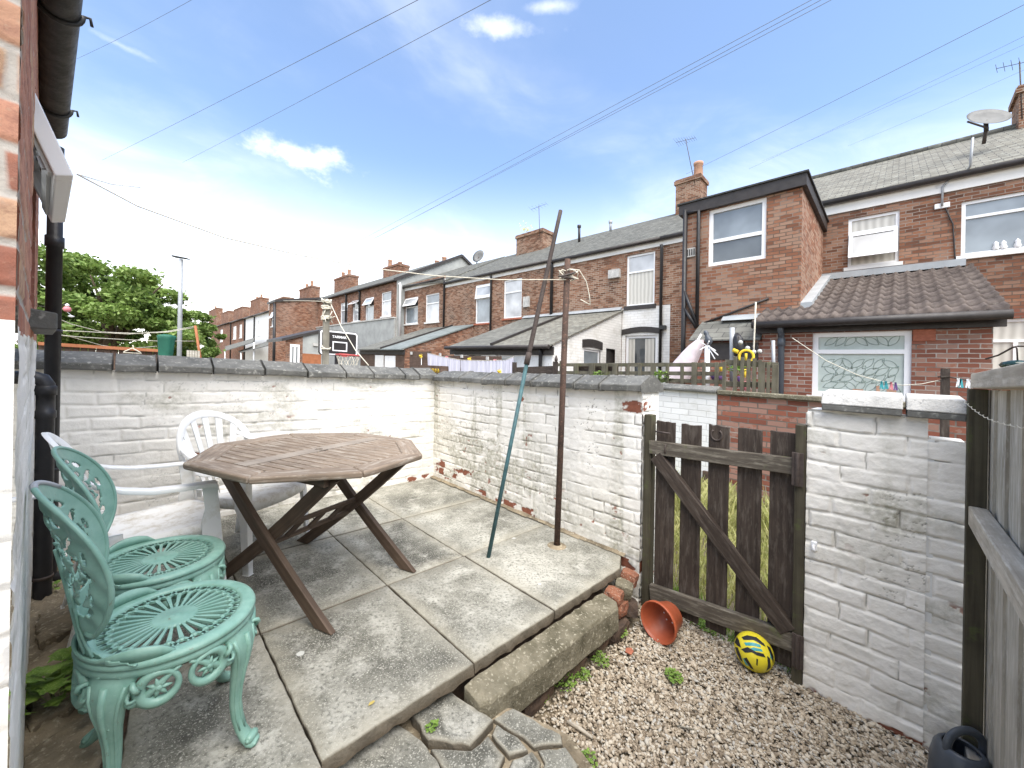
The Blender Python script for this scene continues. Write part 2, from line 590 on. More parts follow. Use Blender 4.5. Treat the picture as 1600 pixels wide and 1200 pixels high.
def glass(name, c, rough=.06, spec=.8):
    k = Mat(name, rough, spec)
    k.color(k.mix(k.map(k.noise(1.3, 3, .5), .35, .65), tuple(x * .7 for x in c), tuple(min(1, x * 1.3) for x in c)))
    k.b.inputs['Coat Weight'].default_value = .6
    k.b.inputs['Coat Roughness'].default_value = .03
    return k.m


MATS['glass_dark'] = glass('dark_glass', (.085, .095, .10))
MATS['glass_grey'] = glass('grey_glass', (.22, .25, .27))
MATS['sash_glass'] = glass('sash_glass', (.26, .27, .28), .12, .5)
MATS['glass_net_sky'] = glass('net_curtain_sky_glass', (.46, .47, .48))  # pale base colour holds net curtains and a painted sky reflection


def curtain_mat():
    k = Mat('curtain_behind_glass', .25, .6)
    w = k.n.new('ShaderNodeTexWave')
    w.bands_direction = 'X'
    w.inputs['Scale'].default_value = 2.6
    w.inputs['Distortion'].default_value = 1.5
    k.l.new(k.tc.outputs['UV'], w.inputs['Vector'])
    k.color(k.mix(w.outputs['Fac'], (.44, .42, .37), (.60, .58, .52)))
    return k.m


MATS['curtain'] = curtain_mat()
_k = Mat('pale_green_blind', .3, .6)
_k.color(_k.mix(_k.map(_k.noise(4, 4), .4, .6), (.40, .46, .42), (.47, .53, .49)))
MATS['blind'] = _k.m
MATS['blind_leaf'] = simple('blind_leaf_print', (.27, .33, .29), .5, .3, .15, 8)


def leaf_mat(name, a, b, c, scale=1.2):
    k = Mat(name, .55, .3)
    col = k.mix(k.map(k.noise(scale, 4, .6), .35, .65), a, b)
    col = k.mix(k.map(k.noise(scale * 9, 3, .6), .5, .72), col, c)
    k.color(col)
    k.b.inputs['Subsurface Weight'].default_value = 0.0
    tr = k.n.new('ShaderNodeBsdfTranslucent')
    k.l.new(col, tr.inputs[0])
    mx = k.n.new('ShaderNodeMixShader')
    mx.inputs[0].default_value = .3
    k.l.new(k.b.outputs[0], mx.inputs[1])
    k.l.new(tr.outputs[0], mx.inputs[2])
    k.l.new(mx.outputs[0], k.n['Material Output'].inputs[0])
    return k.m


MATS['leaf_tree'] = leaf_mat('tree_leaf', (.10, .175, .035), (.21, .31, .07), (.36, .44, .16), 1.0)
MATS['leaf_weed'] = leaf_mat('weed_leaf', (.13, .24, .04), (.24, .37, .07), (.34, .46, .13), 20)
MATS['grass'] = leaf_mat('dry_grass', (.30, .33, .09), (.50, .48, .21), (.62, .58, .33), 6)
MATS['bark'] = stone('bark', (.06, .045, .03), (.13, .10, .07), .9, 10, .8)


def pebble_mat():
    k = Mat('pebbles', .8, .3)
    c = k.ramp(k.attr('rnd'), [(0, (.17, .13, .09)), (.3, (.33, .27, .195)), (.55, (.43, .36, .27)), (.8, (.56, .50, .40)), (1, (.42, .405, .365))])
    c = k.mix(k.map(k.noise(60, 4, .7), .45, .75, 0, .5), c, (.34, .285, .215))
    k.color(c)
    return k.m


MATS['pebbles'] = pebble_mat()


def ball_mat():
    k = Mat('yellow_ball', .4, .45)
    k.color(k.mix(k.map(k.noise(20, 4), .5, .75, 0, .4), (.74, .62, .03), (.55, .45, .05)))
    return k.m


MATS['ball'] = ball_mat()
MATS['ball_black'] = simple('black_print', (.02, .02, .022), .45, .4, .2, 20)
MATS['ball_teal'] = simple('teal_print', (.05, .33, .36), .45, .4, .3, 30)


# ---------------------------------------------------------------- mesh building
def _origin(o):
    """world location of a thing's root (parts sit at their root's origin)"""
    while o is not None and o.parent is not None:
        o = o.parent
    return o.location.copy() if o is not None else Vector((0, 0, 0))


class MB:
    """collects faces; build() links them as one mesh object"""

    def __init__(self, local=False):
        self.v, self.f, self.uv, self.mi, self.sm = [], [], [], [], []
        self.local = local          # local=True: coordinates are already the thing's own
        self.m = 0
        self.smooth = False

    def vert(self, p):
        self.v.append(tuple(p))
        return len(self.v) - 1

    def face(self, idx, uv=None):
        self.f.append(tuple(idx))
        self.uv.append(uv)
        self.mi.append(self.m)
        self.sm.append(self.smooth)

    def poly(self, pts, uv=None):
        self.face([self.vert(p) for p in pts], uv)

    def prism(self, pts, d):
        """closed polygon pts swept by vector d"""
        n = len(pts)
        a = [self.vert(p) for p in pts]
        b = [self.vert((p[0] + d[0], p[1] + d[1], p[2] + d[2])) for p in pts]
        self.face(a[::-1])
        self.face(b)
        for i in range(n):
            j = (i + 1) % n
            self.face((a[i], a[j], b[j], b[i]))

    def box(self, x0, x1, y0, y1, z0, z1):
        p = [(x0, y0, z0), (x1, y0, z0), (x1, y1, z0), (x0, y1, z0), (x0, y0, z1), (x1, y0, z1), (x1, y1, z1), (x0, y1, z1)]
        i = [self.vert(q) for q in p]
        for q in ((3, 2, 1, 0), (4, 5, 6, 7), (0, 1, 5, 4), (1, 2, 6, 5), (2, 3, 7, 6), (3, 0, 4, 7)):
            self.face([i[k] for k in q])

    def bar(self, a, b, w, t, up=(0, 0, 1), w2=None, t2=None):
        """rectangular bar from a to b, w across, t along 'up'; grain uv along the length"""
        a, b = Vector(a), Vector(b)
        d = (b - a).normalized()
        u = Vector(up)
        x = d.cross(u)
        if x.length < 1e-4:
            x = d.cross(Vector((1, 0, 0)))
        x.normalize()
        y = x.cross(d).normalized()
        w2, t2 = w2 or w, t2 or t
        L = (b - a).length
        off = random.random() * 7
        r0 = [a + x * sx * w / 2 + y * sy * t / 2 for sx, sy in ((-1, -1), (1, -1), (1, 1), (-1, 1))]
        r1 = [b + x * sx * w2 / 2 + y * sy * t2 / 2 for sx, sy in ((-1, -1), (1, -1), (1, 1), (-1, 1))]
        i0 = [self.vert(p) for p in r0]
        i1 = [self.vert(p) for p in r1]
        wid = (w, t, w, t)
        acc = 0
        for k in range(4):
            j = (k + 1) % 4
            self.face((i0[k], i0[j], i1[j], i1[k]), [(off, acc), (off, acc + wid[k]), (off + L, acc + wid[k]), (off + L, acc)])
            acc += wid[k]
        self.face(i0[::-1], [(off, 0), (off, w), (off + t, w), (off + t, 0)])
        self.face(i1, [(off, 0), (off, w), (off + t, w), (off + t, 0)])

    def tube(self, pts, rad, n=8, cap=True, closed=False, flat=1.0, up=None):
        pts = [Vector(p) for p in pts]
        m = len(pts)
        rr = rad if isinstance(rad, (list, tuple)) else [rad] * m
        rings = []
        px = None
        s0 = self.smooth
        self.smooth = True
        for i, p in enumerate(pts):
            if closed:
                d = pts[(i + 1) % m] - pts[i - 1]
            else:
                d = pts[min(i + 1, m - 1)] - pts[max(i - 1, 0)]
            d.normalize()
            if up is not None:
                x = d.cross(Vector(up))
            elif px is None:
                x = d.cross(Vector((0, 0, 1)))
                if x.length < .1:
                    x = d.cross(Vector((1, 0, 0)))
            else:
                x = px - d * px.dot(d)
            x.normalize()
            px = x
            y = x.cross(d).normalized()
            r = rr[i]
            rings.append([self.vert(p + x * math.cos(2 * math.pi * k / n) * r + y * math.sin(2 * math.pi * k / n) * r * flat) for k in range(n)])
        for i in range(m if closed else m - 1):
            a, b = rings[i], rings[(i + 1) % m]
            for k in range(n):
                j = (k + 1) % n
                self.face((a[k], a[j], b[j], b[k]))
        self.smooth = s0
        if cap and not closed:
            self.face(rings[0][::-1])
            self.face(rings[-1])

    def lathe(self, prof, n=24, c=(0, 0, 0), axis=None, smooth=True, a0=0.0, a1=2 * math.pi):
        """profile of (r, h) turned about c along axis"""
        ax = Vector(axis).normalized() if axis else Vector((0, 0, 1))
        x = ax.cross(Vector((0, 0, 1)))
        if x.length < 1e-3:
            x = Vector((1, 0, 0))
        x.normalize()
        y = ax.cross(x).normalized()
        c = Vector(c)
        full = abs(a1 - a0 - 2 * math.pi) < 1e-6
        cols = n if full else n + 1
        s0 = self.smooth
        self.smooth = smooth
        g = []
        for k in range(cols):
            t = a0 + (a1 - a0) * k / n
            g.append([self.vert(c + (x * math.cos(t) + y * math.sin(t)) * r + ax * h) for r, h in prof])
        for k in range(n):
            a, b = g[k], g[(k + 1) % cols]
            for i in range(len(prof) - 1):
                self.face((a[i], b[i], b[i + 1], a[i + 1]))
        self.smooth = s0

    def build(self, name, mat, parent=None, bevel=0.0, seg=2, noshade=False):
        mats = mat if isinstance(mat, (list, tuple)) else [mat]
        org = Vector((0, 0, 0)) if self.local else _origin(parent)
        if self.local:
            vs = [Vector(p) for p in self.v]
        else:
            vs = [W(*p) - org for p in self.v]
        if not self.local:          # (s, m, z) is left-handed: turn the faces round
            self.f = [q[::-1] for q in self.f]
            self.uv = [q[::-1] if q is not None else None for q in self.uv]
        me = bpy.data.meshes.new(name)
        me.from_pydata([tuple(p) for p in vs], [], self.f)
        for k in mats:
            me.materials.append(MATS[k])
        me.polygons.foreach_set('material_index', self.mi)
        me.polygons.foreach_set('use_smooth', self.sm)
        ul = me.uv_layers.new(name='UVMap')
        uvs = []
        for f, uv in zip(self.f, self.uv):
            if uv is not None:
                uvs.extend(uv)
                continue
            p = [Vector(self.v[i]) for i in f]
            n = Vector((0, 0, 0))
            for i in range(1, len(p) - 1):
                n += (p[i] - p[0]).cross(p[i + 1] - p[0])
            if n.length > 0:
                n.normalize()
            t = Vector((0, 0, 1)).cross(n)
            if t.length < .05:
                t = Vector((1, 0, 0))
            t.normalize()
            b = n.cross(t)
            uvs.extend([(q.dot(t), q.dot(b)) for q in p])
        ul.data.foreach_set('uv', [c for q in uvs for c in q])
        me.update()
        o = bpy.data.objects.new(name, me)
        COL.objects.link(o)
        if parent is not None:
            o.parent = parent
        if bevel:
            md = o.modifiers.new('bevel', 'BEVEL')
            md.width = bevel
            md.segments = seg
            md.limit_method = 'ANGLE'
            md.angle_limit = R(35)
            md.harden_normals = False
        return o


def tag(o, label=None, cat=None, group=None, kind=None):
    if label:
        o['label'] = label
    if cat:
        o['category'] = cat
    if group:
        o['group'] = group
    if kind:
        o['kind'] = kind
    return o


def thing(name, label, cat, loc=(0, 0, 0), group=None, rot=None):
    """an Empty at a thing's base on the site; rot turns it about the upright and tilts it with the slope"""
    o = bpy.data.objects.new(name, None)
    COL.objects.link(o)
    o.empty_display_size = .1
    o.location = W(*loc)
    if rot is not None:
        o.rotation_euler = site_rot(rot)
    tag(o, label, cat, group)
    return o


def site_rot(a, tilt=True):
    """local x points along the site direction at angle a from m (towards s), z off the slope"""
    xs = Vector((math.cos(a), math.sin(a)))           # (m, s)
    x = W(xs.y, xs.x, 0) - W(0, 0, 0)
    e1, e2 = W(0, 1, 0) - W(0, 0, 0), W(1, 0, 0) - W(0, 0, 0)
    z = e1.cross(e2).normalized() if tilt else Vector((0, 0, 1))
    x = (x - z * x.dot(z)).normalized()
    y = z.cross(x)
    return Matrix(((x.x, y.x, z.x), (x.y, y.y, z.y), (x.z, y.z, z.z))).to_euler()


def single(mb, name, mat, label, cat, group=None, kind=None, bevel=0.0):
    """a thing that is one mesh; its origin at the middle of its base"""
    if not mb.local:
        pts = [W(*p) for p in mb.v]
    else:
        pts = [Vector(p) for p in mb.v]
    lo = Vector((min(p.x for p in pts), min(p.y for p in pts), min(p.z for p in pts)))
    hi = Vector((max(p.x for p in pts), max(p.y for p in pts), max(p.z for p in pts)))
    c = Vector(((lo.x + hi.x) / 2, (lo.y + hi.y) / 2, lo.z))
    o = mb.build(name, mat, None, bevel)
    o.data.transform(Matrix.Translation(-c))
    o.location = c
    return tag(o, label, cat, group, kind)


def copy_tree(o, parent=None):
    c = o.copy()
    COL.objects.link(c)
    if parent is not None:
        c.parent = parent
    for ch in [x for x in o.children]:
        copy_tree(ch, c)
    return c


# value noise for the hand-laid brickwork
def vnoise(x, y, seed):
    xi, yi = np.floor(x).astype(np.int64), np.floor(y).astype(np.int64)
    fx, fy = x - xi, y - yi
    fx, fy = fx * fx * (3 - 2 * fx), fy * fy * (3 - 2 * fy)

    def hsh(a, b):
        n = (a * 374761393 + b * 668265263 + seed * 1442695041) & 0x7fffffff
        n = ((n ^ (n >> 13)) * 1274126177) & 0x7fffffff
        return ((n ^ (n >> 16)) & 0xffff) / 65535.0
    a, b, c, d = hsh(xi, yi), hsh(xi + 1, yi), hsh(xi, yi + 1), hsh(xi + 1, yi + 1)
    return (a * (1 - fx) + b * fx) * (1 - fy) + (c * (1 - fx) + d * fx) * fy


def fbm(x, y, seed, o=4, g=.5):
    s, a, t = 0, 1, 0
    for k in range(o):
        s = s + a * vnoise(x * 2 ** k, y * 2 ** k, seed + k * 17)
        t += a
        a *= g
    return s / t


def sstep(x, a, b):
    t = np.clip((x - a) / (b - a), 0, 1)
    return t * t * (3 - 2 * t)


def brick_face(name, L, H, place, mat, parent, seed=1, res=.006, ch=.083, bl=.228, painted=1.0,
               hole=None, relief=1.0, patches=(), grime_fn=None, top_fn=None, z_base=0.0, base_red=.0, mats=None, paint_top=None, cracks=1.0):
    """a laid-brick wall face as a relief: L long (u), H high (v); place(u, v, d) gives the site point at
    relief d; patches are (u, v, ru, rv) spots where the paint has come away"""
    nu, nv = max(2, int(L / res) + 1), max(2, int(H / res) + 1)
    u, v = np.meshgrid(np.linspace(0, L, nu), np.linspace(0, H, nv))
    uw = u + .016 * (fbm(u * 7, v * 7, seed) - .5)
    vw = v + .022 * (fbm(u * 2.2, v * 1.5, seed + 3) - .5) + .012 * (fbm(u * 9, v * 9, seed + 5, 2) - .5)
    row = np.floor(vw / ch).astype(np.int64)
    rowr = ((row * 7919 + seed * 31) % 97) / 97.0
    uo = uw / bl + .5 * (row % 2) + .18 * (rowr - .5)
    col = np.floor(uo).astype(np.int64)
    du = np.minimum(uo - col, 1 - (uo - col)) * bl
    dv = np.minimum(vw / ch - row, 1 - (vw / ch - row)) * ch
    idn = (row * 1013 + col * 7127 + seed * 131) & 0x7fffffff
    r1 = ((idn * 1103515245 + 12345) & 0x7fffffff) % 1000 / 1000.0
    r2 = ((idn * 69069 + 5) & 0x7fffffff) % 1000 / 1000.0
    r3 = ((idn * 1664525 + 1013904223) & 0x7fffffff) % 1000 / 1000.0
    jd = np.minimum(du, dv)
    pm = np.ones_like(u) if paint_top is None else (v < paint_top).astype(float)
    jw = .0045 + .004 * fbm(u * 11, v * 11, seed + 9, 2) + .0008 * (1 - pm)
    body = sstep(jd, jw * .4, jw + .007)
    fill = sstep(fbm(u * 4, v * 5, seed + 21, 3), .38, .62)          # thick paint hides some joints
    body = 1 - (1 - body) * (1 - .80 * fill * pm)
    rough = (fbm(u * 38, v * 38, seed + 40, 4, .6) - .5) * .0055 + (fbm(u * 11, v * 14, seed + 50, 3) - .5) * .009
    relief = relief * (.70 + .30 * (1 - pm)) if relief > .9 else relief
    d = relief * (body * .0085 + (r1 - .5) * .006 + rough + (uo - col - .5) * (r2 - .5) * .006 + (vw / ch - row - .5) * (r3 - .5) * .004)
    # spalled, bare bricks
    ex = np.zeros_like(u)
    for (pu, pv, ru, rv) in patches:
        ucl = (col + .5 - .5 * (row % 2) - .18 * (rowr - .5)) * bl
        vcl = (row + .5) * ch
        q1 = np.sqrt(((u - pu) / ru) ** 2 + ((v - pv) / rv) ** 2)
        q2 = np.sqrt(((ucl - pu) / (ru + .06)) ** 2 + ((vcl - pv) / (rv + .015)) ** 2)
        q = .5 * q1 + .5 * q2 + 1.9 * (fbm(u * 17, v * 22, seed + 77, 5, .6) - .5) + .5 * (1 - body)
        ex = np.maximum(ex, sstep(-q, -1.02, -.9))
    if base_red:
        lim = base_red * (fbm(u * 5, v * 0 + 3.3, seed + 61, 3) * 1.7 - .35)
        q = v + .05 * (fbm(u * 30, v * 30, seed + 62, 3) - .5)
        keep = (r3 < .62) | (v < .03)
        ex = np.maximum(ex, (1 - sstep(q, lim - .012, lim + .004)) * keep)
    flake = sstep(fbm(u * 19, v * 23, seed + 90, 4, .6), .735, .75)
    g = np.clip(grime_fn(u, v, seed) if grime_fn else np.zeros_like(u), 0, 1)
    ex = np.maximum(ex, flake * .8 * sstep(g, .3, .6))
    ex = ex * pm
    d = d - ex * .006 * relief
    crack = (1 - sstep(np.abs(vw / ch - np.round(vw / ch)) * ch, .0012, .0032)) * sstep(fbm(u * 6, v * 8, seed + 70, 3), .52, .60) * cracks
    crack = np.maximum(crack, (1 - sstep(du, .0012, .003)) * sstep(fbm(u * 9, v * 6, seed + 75, 3), .62, .68) * cracks)
    hair = np.abs(fbm(u * 13, v * 17, seed + 82, 4, .6) - .5)
    crack = np.maximum(crack, (1 - sstep(hair, .003, .008)) * sstep(fbm(u * 2.4, v * 3, seed + 83, 2), .56, .66) * cracks * .9)
    d = d - crack * .004
    P = place(u, v, d)
    s, m, z = [np.broadcast_to(np.asarray(a, float), u.shape) for a in P]
    X, Y, Z = (m - s) / Q2, (m + s) / Q2, z + SLOPE * (s - S0)
    org = _origin(parent)
    co = np.stack([X - org.x, Y - org.y, Z - org.z], -1).reshape(-1, 3)
    idx = np.arange(nu * nv).reshape(nv, nu)
    q = np.stack([idx[:-1, :-1], idx[:-1, 1:], idx[1:, 1:], idx[1:, :-1]], -1).reshape(-1, 4)
    uc, vc = (u[:-1, :-1] + L / nu / 2).reshape(-1), (v[:-1, :-1] + H / nv / 2).reshape(-1)
    keepf = np.ones(len(q), bool)
    if hole:
        keepf &= ~((uc > hole[0]) & (uc < hole[1]) & (vc > hole[2]) & (vc < hole[3]))
    if top_fn is not None:
        keepf &= vc < top_fn(uc)
    q, vc, uc = q[keepf], vc[keepf], uc[keepf]
    me = bpy.data.meshes.new(name)
    me.vertices.add(len(co))
    me.vertices.foreach_set('co', co.astype(np.float32).reshape(-1))
    me.loops.add(len(q) * 4)
    me.loops.foreach_set('vertex_index', q.astype(np.int32).reshape(-1))
    me.polygons.add(len(q))
    me.polygons.foreach_set('loop_start', np.arange(0, len(q) * 4, 4, dtype=np.int32))
    me.polygons.foreach_set('loop_total', np.full(len(q), 4, dtype=np.int32))
    for k in (mats or [mat]):
        me.materials.append(MATS[k])
    if paint_top is not None:
        ragged = paint_top + .022 * (fbm(uc * 8, uc * 0, seed + 99, 3) - .5)
        me.polygons.foreach_set('material_index', (vc > ragged).astype(np.int32))
    me.polygons.foreach_set('use_smooth', np.ones(len(q), bool))
    for an, arr in (('exposed', ex), ('grime', g), ('crack', np.clip(crack, 0, 1)), ('joint', 1 - body), ('rnd', np.clip(r2 * .85 + .15 * r1, 0, 1))):
        a = me.attributes.new(an, 'FLOAT', 'POINT')
        a.data.foreach_set('value', np.ascontiguousarray(arr, dtype=np.float32).reshape(-1))
    me.update(calc_edges=True)
    me.validate()
    o = bpy.data.objects.new(name, me)
    COL.objects.link(o)
    o.parent = parent
    return o


def jitter_poly(pts, step, amp, seed):
    """a closed outline re-sampled every step with its edge chipped by amp"""
    rg = random.Random(seed)
    out = []
    n = len(pts)
    for i in range(n):
        a, b = Vector(pts[i]), Vector(pts[(i + 1) % n])
        L = (b - a).length
        k = max(1, int(L / step))
        nrm = Vector((-(b - a).y, (b - a).x)).normalized() if L > 0 else Vector((0, 0))
        for j in range(k):
            t = j / k
            q = a.lerp(b, t)
            if j:
                q = q + nrm * rg.uniform(-amp, amp)
            out.append((q.x, q.y))
    return out


def clip_poly(pts, a, b, c):
    """keep the part of a 2d polygon where a*x + b*y <= c"""
    out = []
    for i in range(len(pts)):
        p, q = pts[i], pts[(i + 1) % len(pts)]
        dp, dq = a * p[0] + b * p[1] - c, a * q[0] + b * q[1] - c
        if dp <= 0:
            out.append(p)
        if dp * dq < 0:
            t = dp / (dp - dq)
            out.append((p[0] + (q[0] - p[0]) * t, p[1] + (q[1] - p[1]) * t))
    return out


# ================================================================ the ground
YZ = -.30          # gravel yard level, below the paved terrace (z = 0)


def sheet(name, s0, s1, m0, m1, z, mat, n=2, amp=0.0, label=None, seed=0):
    mb = MB()
    mb.smooth = True
    rg = random.Random(seed)
    g = [[mb.vert((s0 + (s1 - s0) * i / n, m0 + (m1 - m0) * j / n, z + (rg.uniform(-amp, amp) if amp else 0))) for j in range(n + 1)] for i in range(n + 1)]
    for i in range(n):
        for j in range(n):
            mb.face((g[i][j], g[i + 1][j], g[i + 1][j + 1], g[i][j + 1]))
    o = mb.build(name, mat)
    return tag(o, label, None, None, 'structure')


# the wide ground sheet levels off beyond the street
mb = MB()
ss = [-260, -60, -12, 0, 20, 60, 160, 400]
zz = [-SLOPE * (a - S0) - 1.2 if a < -12 or a > 60 else -.42 for a in ss]
mm = [-260, -40, -6, 8, 24, 60, 260]
g = [[mb.vert((a, b, zq)) for b in mm] for a, zq in zip(ss, zz)]
for i in range(len(ss) - 1):
    for j in range(len(mm) - 1):
        mb.face((g[i][j], g[i + 1][j], g[i + 1][j + 1], g[i][j + 1]))
tag(mb.build('ground', 'earth'), 'bare earth ground under the yards and street', None, None, 'structure')
sheet('gravel_bed', -1.2, 1.62, -1.0, 2.72, YZ - .012, 'dirt', 40, .006, 'earth bed under the loose gravel', 2)
sheet('alley_ground', -3, 16, 2.66, 5.4, YZ - .05, 'earth', 20, .012, 'bare strip of the back alley behind the gate', 3)
sheet('dirt_strip', .3, 3.66, -.6, .02, -.075, 'dirt', 44, .012, 'rubble and dirt strip along the white house wall', 4)

# ---- paved terrace: concrete flags, one structure with each flag a part
patio = bpy.data.objects.new('patio', None)
COL.objects.link(patio)
patio.location = W(2.2, 1.2, 0)
tag(patio, 'raised terrace of grey concrete flags', None, None, 'structure')


def slab(outline, ztop, thick, mat, parent, seed, name='paving_slab', amp=.0022, tilt=(0, 0), step=.035, gap=.004):
    """outline: 2d (s, m) polygon"""
    cx = sum(p[0] for p in outline) / len(outline)
    cy = sum(p[1] for p in outline) / len(outline)
    ins = []
    for p in outline:
        dx, dy = p[0] - cx, p[1] - cy
        L = math.hypot(dx, dy)
        ins.append((p[0] - dx / L * gap * 1.4, p[1] - dy / L * gap * 1.4))
    o = jitter_poly(ins, step, amp, seed)
    rg = random.Random(seed + 5)
    tz = lambda p: ztop + tilt[0] * (p[0] - cx) + tilt[1] * (p[1] - cy)
    mb = MB()
    rings = []
    for k, (inset, dz) in enumerate(((0.105, 0), (.006, 0), (0, -.006))):
        ring = []
        for p in o:
            dx, dy = p[0] - cx, p[1] - cy
            L = math.hypot(dx, dy)
            q = (p[0] - dx / L * min(inset, L * .3), p[1] - dy / L * min(inset, L * .3))
            ring.append(mb.vert((q[0], q[1], tz(q) + dz)))
        rings.append(ring)
    bot = [mb.vert((p[0] + rg.uniform(-.006, .004), p[1] + rg.uniform(-.006, .004), tz(p) - thick + rg.uniform(-.004, .006))) for p in o]
    rings.append(bot)
    c = mb.vert((cx, cy, ztop))
    n = len(o)
    for i in range(n):
        j = (i + 1) % n
        mb.smooth = True
        mb.face((c, rings[0][i], rings[0][j]))
        mb.face((rings[0][i], rings[1][i], rings[1][j], rings[0][j]))
        mb.face((rings[1][i], rings[2][i], rings[2][j], rings[1][j]))
        mb.smooth = False
        mb.face((rings[2][i], rings[3][i], rings[3][j], rings[2][j]))
    ob = mb.build(name, mat, parent)
    me = ob.data
    ed = [0.0] * len(me.vertices)
    sd = [0.0] * len(me.vertices)
    for i in range(n):
        ed[rings[1][i]] = rg.uniform(.45, 1.0)
        ed[rings[2][i]] = .8
        sd[rings[3][i]] = 1.0
        sd[rings[2][i]] = .7
    for an, arr in (('edge', ed), ('side', sd)):
        a = me.attributes.new(an, 'FLOAT', 'POINT')
        a.data.foreach_set('value', arr)
    return ob


S_ROWS = [1.238, 2.006, 2.812, 3.70]
M_COLS = [-.12, .435, 1.045, 1.585, 2.46]
sd = 10
for i in range(3):
    for j in range(4):
        a0, a1, b0, b1 = S_ROWS[i], S_ROWS[i + 1], M_COLS[j], M_COLS[j + 1]
        if i == 0 and j == 3:
            b1 = 2.45
        dz = random.Random(sd).uniform(-.004, .004)
        out = [(a0, b0), (a1, b0), (a1, b1), (a0, b1)]
        if i == 0 and j == 3:
            out = [(a0, b0), (a1, b0), (a1, b1), (a0 + .10, b1), (a0, 2.26)]
        if j == 0 and i == 0:
            out = [(1.18, .02), (1.50, -.02), (a1, .03), (a1, b1), (a0 - .02, b1)]
        if j == 0 and i > 0:
            out = [(a0, -.10 + .04 * i), (a1, -.02), (a1, b1), (a0, b1)]
        slab(out, dz, .05, 'paving', patio, sd)
        sd += 3
# mortar fillet along the side wall
mb = MB()
rg = random.Random(4)
for k in range(40):
    a, b = 1.3 + k * .06, 1.3 + (k + 1) * .06
    w0 = .05 + .02 * rg.random()
    mb.poly([(a, 2.46, .028), (b, 2.46, .028), (b, 2.46 - w0, .006), (a, 2.46 - w0, .006)])
mb.build('mortar_fillet', 'dirt', patio)
# packed fill under the terrace
mb = MB()
mb.box(1.34, 3.7, -.1, 2.2, -.42, -.056)
tag(mb.build('terrace_fill', 'dark_brick'), 'dark packed fill under the paved terrace', None, None, 'structure')

# rough flags between the terrace and the house wall
rough_out = [[(1.20, -.02), (1.05, -.06), (1.28, -.20), (1.52, -.17), (1.56, -.06)],
             [(1.62, -.06), (1.60, -.18), (1.95, -.22), (2.05, -.08), (1.9, -.02)],
             [(2.12, -.06), (2.05, -.22), (2.45, -.28), (2.6, -.12)],
             [(2.66, -.1), (2.6, -.26), (2.95, -.30), (3.0, -.1)],
             [(1.00, .0), (.80, .10), (.7, -.02), (.98, -.13)]]
dirtroot = bpy.data.objects.new('rough_path', None)
COL.objects.link(dirtroot)
dirtroot.location = W(1.6, -.2, -.1)
tag(dirtroot, 'broken brown flagstones along the foot of the house wall', None, None, 'structure')
for k, o_ in enumerate(rough_out):
    ob = slab(o_, -.035 - .01 * (k % 2), .08, 'dirt', dirtroot, 60 + k, 'flagstone', .012, (random.Random(k).uniform(-.08, .08), .12))

# ---- crazy-paved path in front of the step, a little lower
path = bpy.data.objects.new('path', None)
COL.objects.link(path)
path.location = W(1.05, .8, -.15)
tag(path, 'crazy paved path of pale broken flags below the terrace', None, None, 'structure')
PZ = -.105


def pxpoly(z, pts):
    return [on('z', x, y, z)[:2] for x, y in pts]


crazy = [(-.10, [(500, 1215), (560, 1150), (612, 1118), (668, 1165), (700, 1215)]),
         (-.098, [(640, 1110), (705, 1078), (772, 1124), (735, 1165), (668, 1155)]),
         (-.112, [(700, 1215), (672, 1170), (736, 1170), (764, 1148), (790, 1180), (770, 1225)]),
         (-.115, [(775, 1130), (812, 1152), (826, 1172), (796, 1180), (768, 1146)]),
         (-.118, [(770, 1122), (800, 1105), (878, 1148), (880, 1162), (835, 1168), (815, 1150)]),
         (-.12, [(800, 1185), (832, 1172), (846, 1190), (838, 1235), (780, 1235)]),
         (-.124, [(840, 1170), (884, 1165), (905, 1195), (880, 1240), (846, 1240), (850, 1190)]),
         (-.10, [(455, 1300), (500, 1222), (700, 1222), (765, 1232), (780, 1300)]),
         (-.125, [(790, 1300), (785, 1240), (905, 1245), (960, 1300)])]
for k, (z, pts) in enumerate(crazy):
    slab(pxpoly(z, pts), z, .06, 'paving', path, 90 + k, 'flagstone', .005, (0, 0), .03, .0015)
mb = MB()
o_ = pxpoly(-.15, [(470, 1320), (520, 1200), (640, 1105), (740, 1110), (800, 1112), (890, 1155), (930, 1210), (1000, 1320)])
mb.prism([(a, b, -.136) for a, b in o_], (0, 0, -.2))
tag(mb.build('path_bed', 'dirt'), 'dirt bed under the crazy paving', None, None, 'structure')

# ---- stone block laid along the terrace edge
mb = MB()
rg = random.Random(3)
N = 26
prof = [(1.235, -.052), (1.222, -.052), (1.118, -.066), (1.108, -.078), (1.100, -.195), (1.11, -.205), (1.235, -.205)]
rings = []
for i in range(N + 1):
    m_ = .985 + (2.02 - .985) * i / N
    sh = -.012 * (i / N)
    end = .03 if i in (0, N) else 0
    rings.append([mb.vert((s_ + sh + rg.uniform(-.004, .004) + (end if s_ < 1.2 else 0), m_ + rg.uniform(-.004, .004) + (.02 * (z_ + .2) if i == N else 0), z_ + rg.uniform(-.004, .003) - end * .3)) for s_, z_ in prof])
for i in range(N):
    for k in range(len(prof)):
        j = (k + 1) % len(prof)
        mb.face((rings[i][k], rings[i + 1][k], rings[i + 1][j], rings[i][j]))
mb.face(rings[0])
mb.face(rings[-1][::-1])
single(mb, 'stone_block', 'stone_block', 'long mossy stone block laid along the terrace edge above the gravel', 'stone block', bevel=.004)


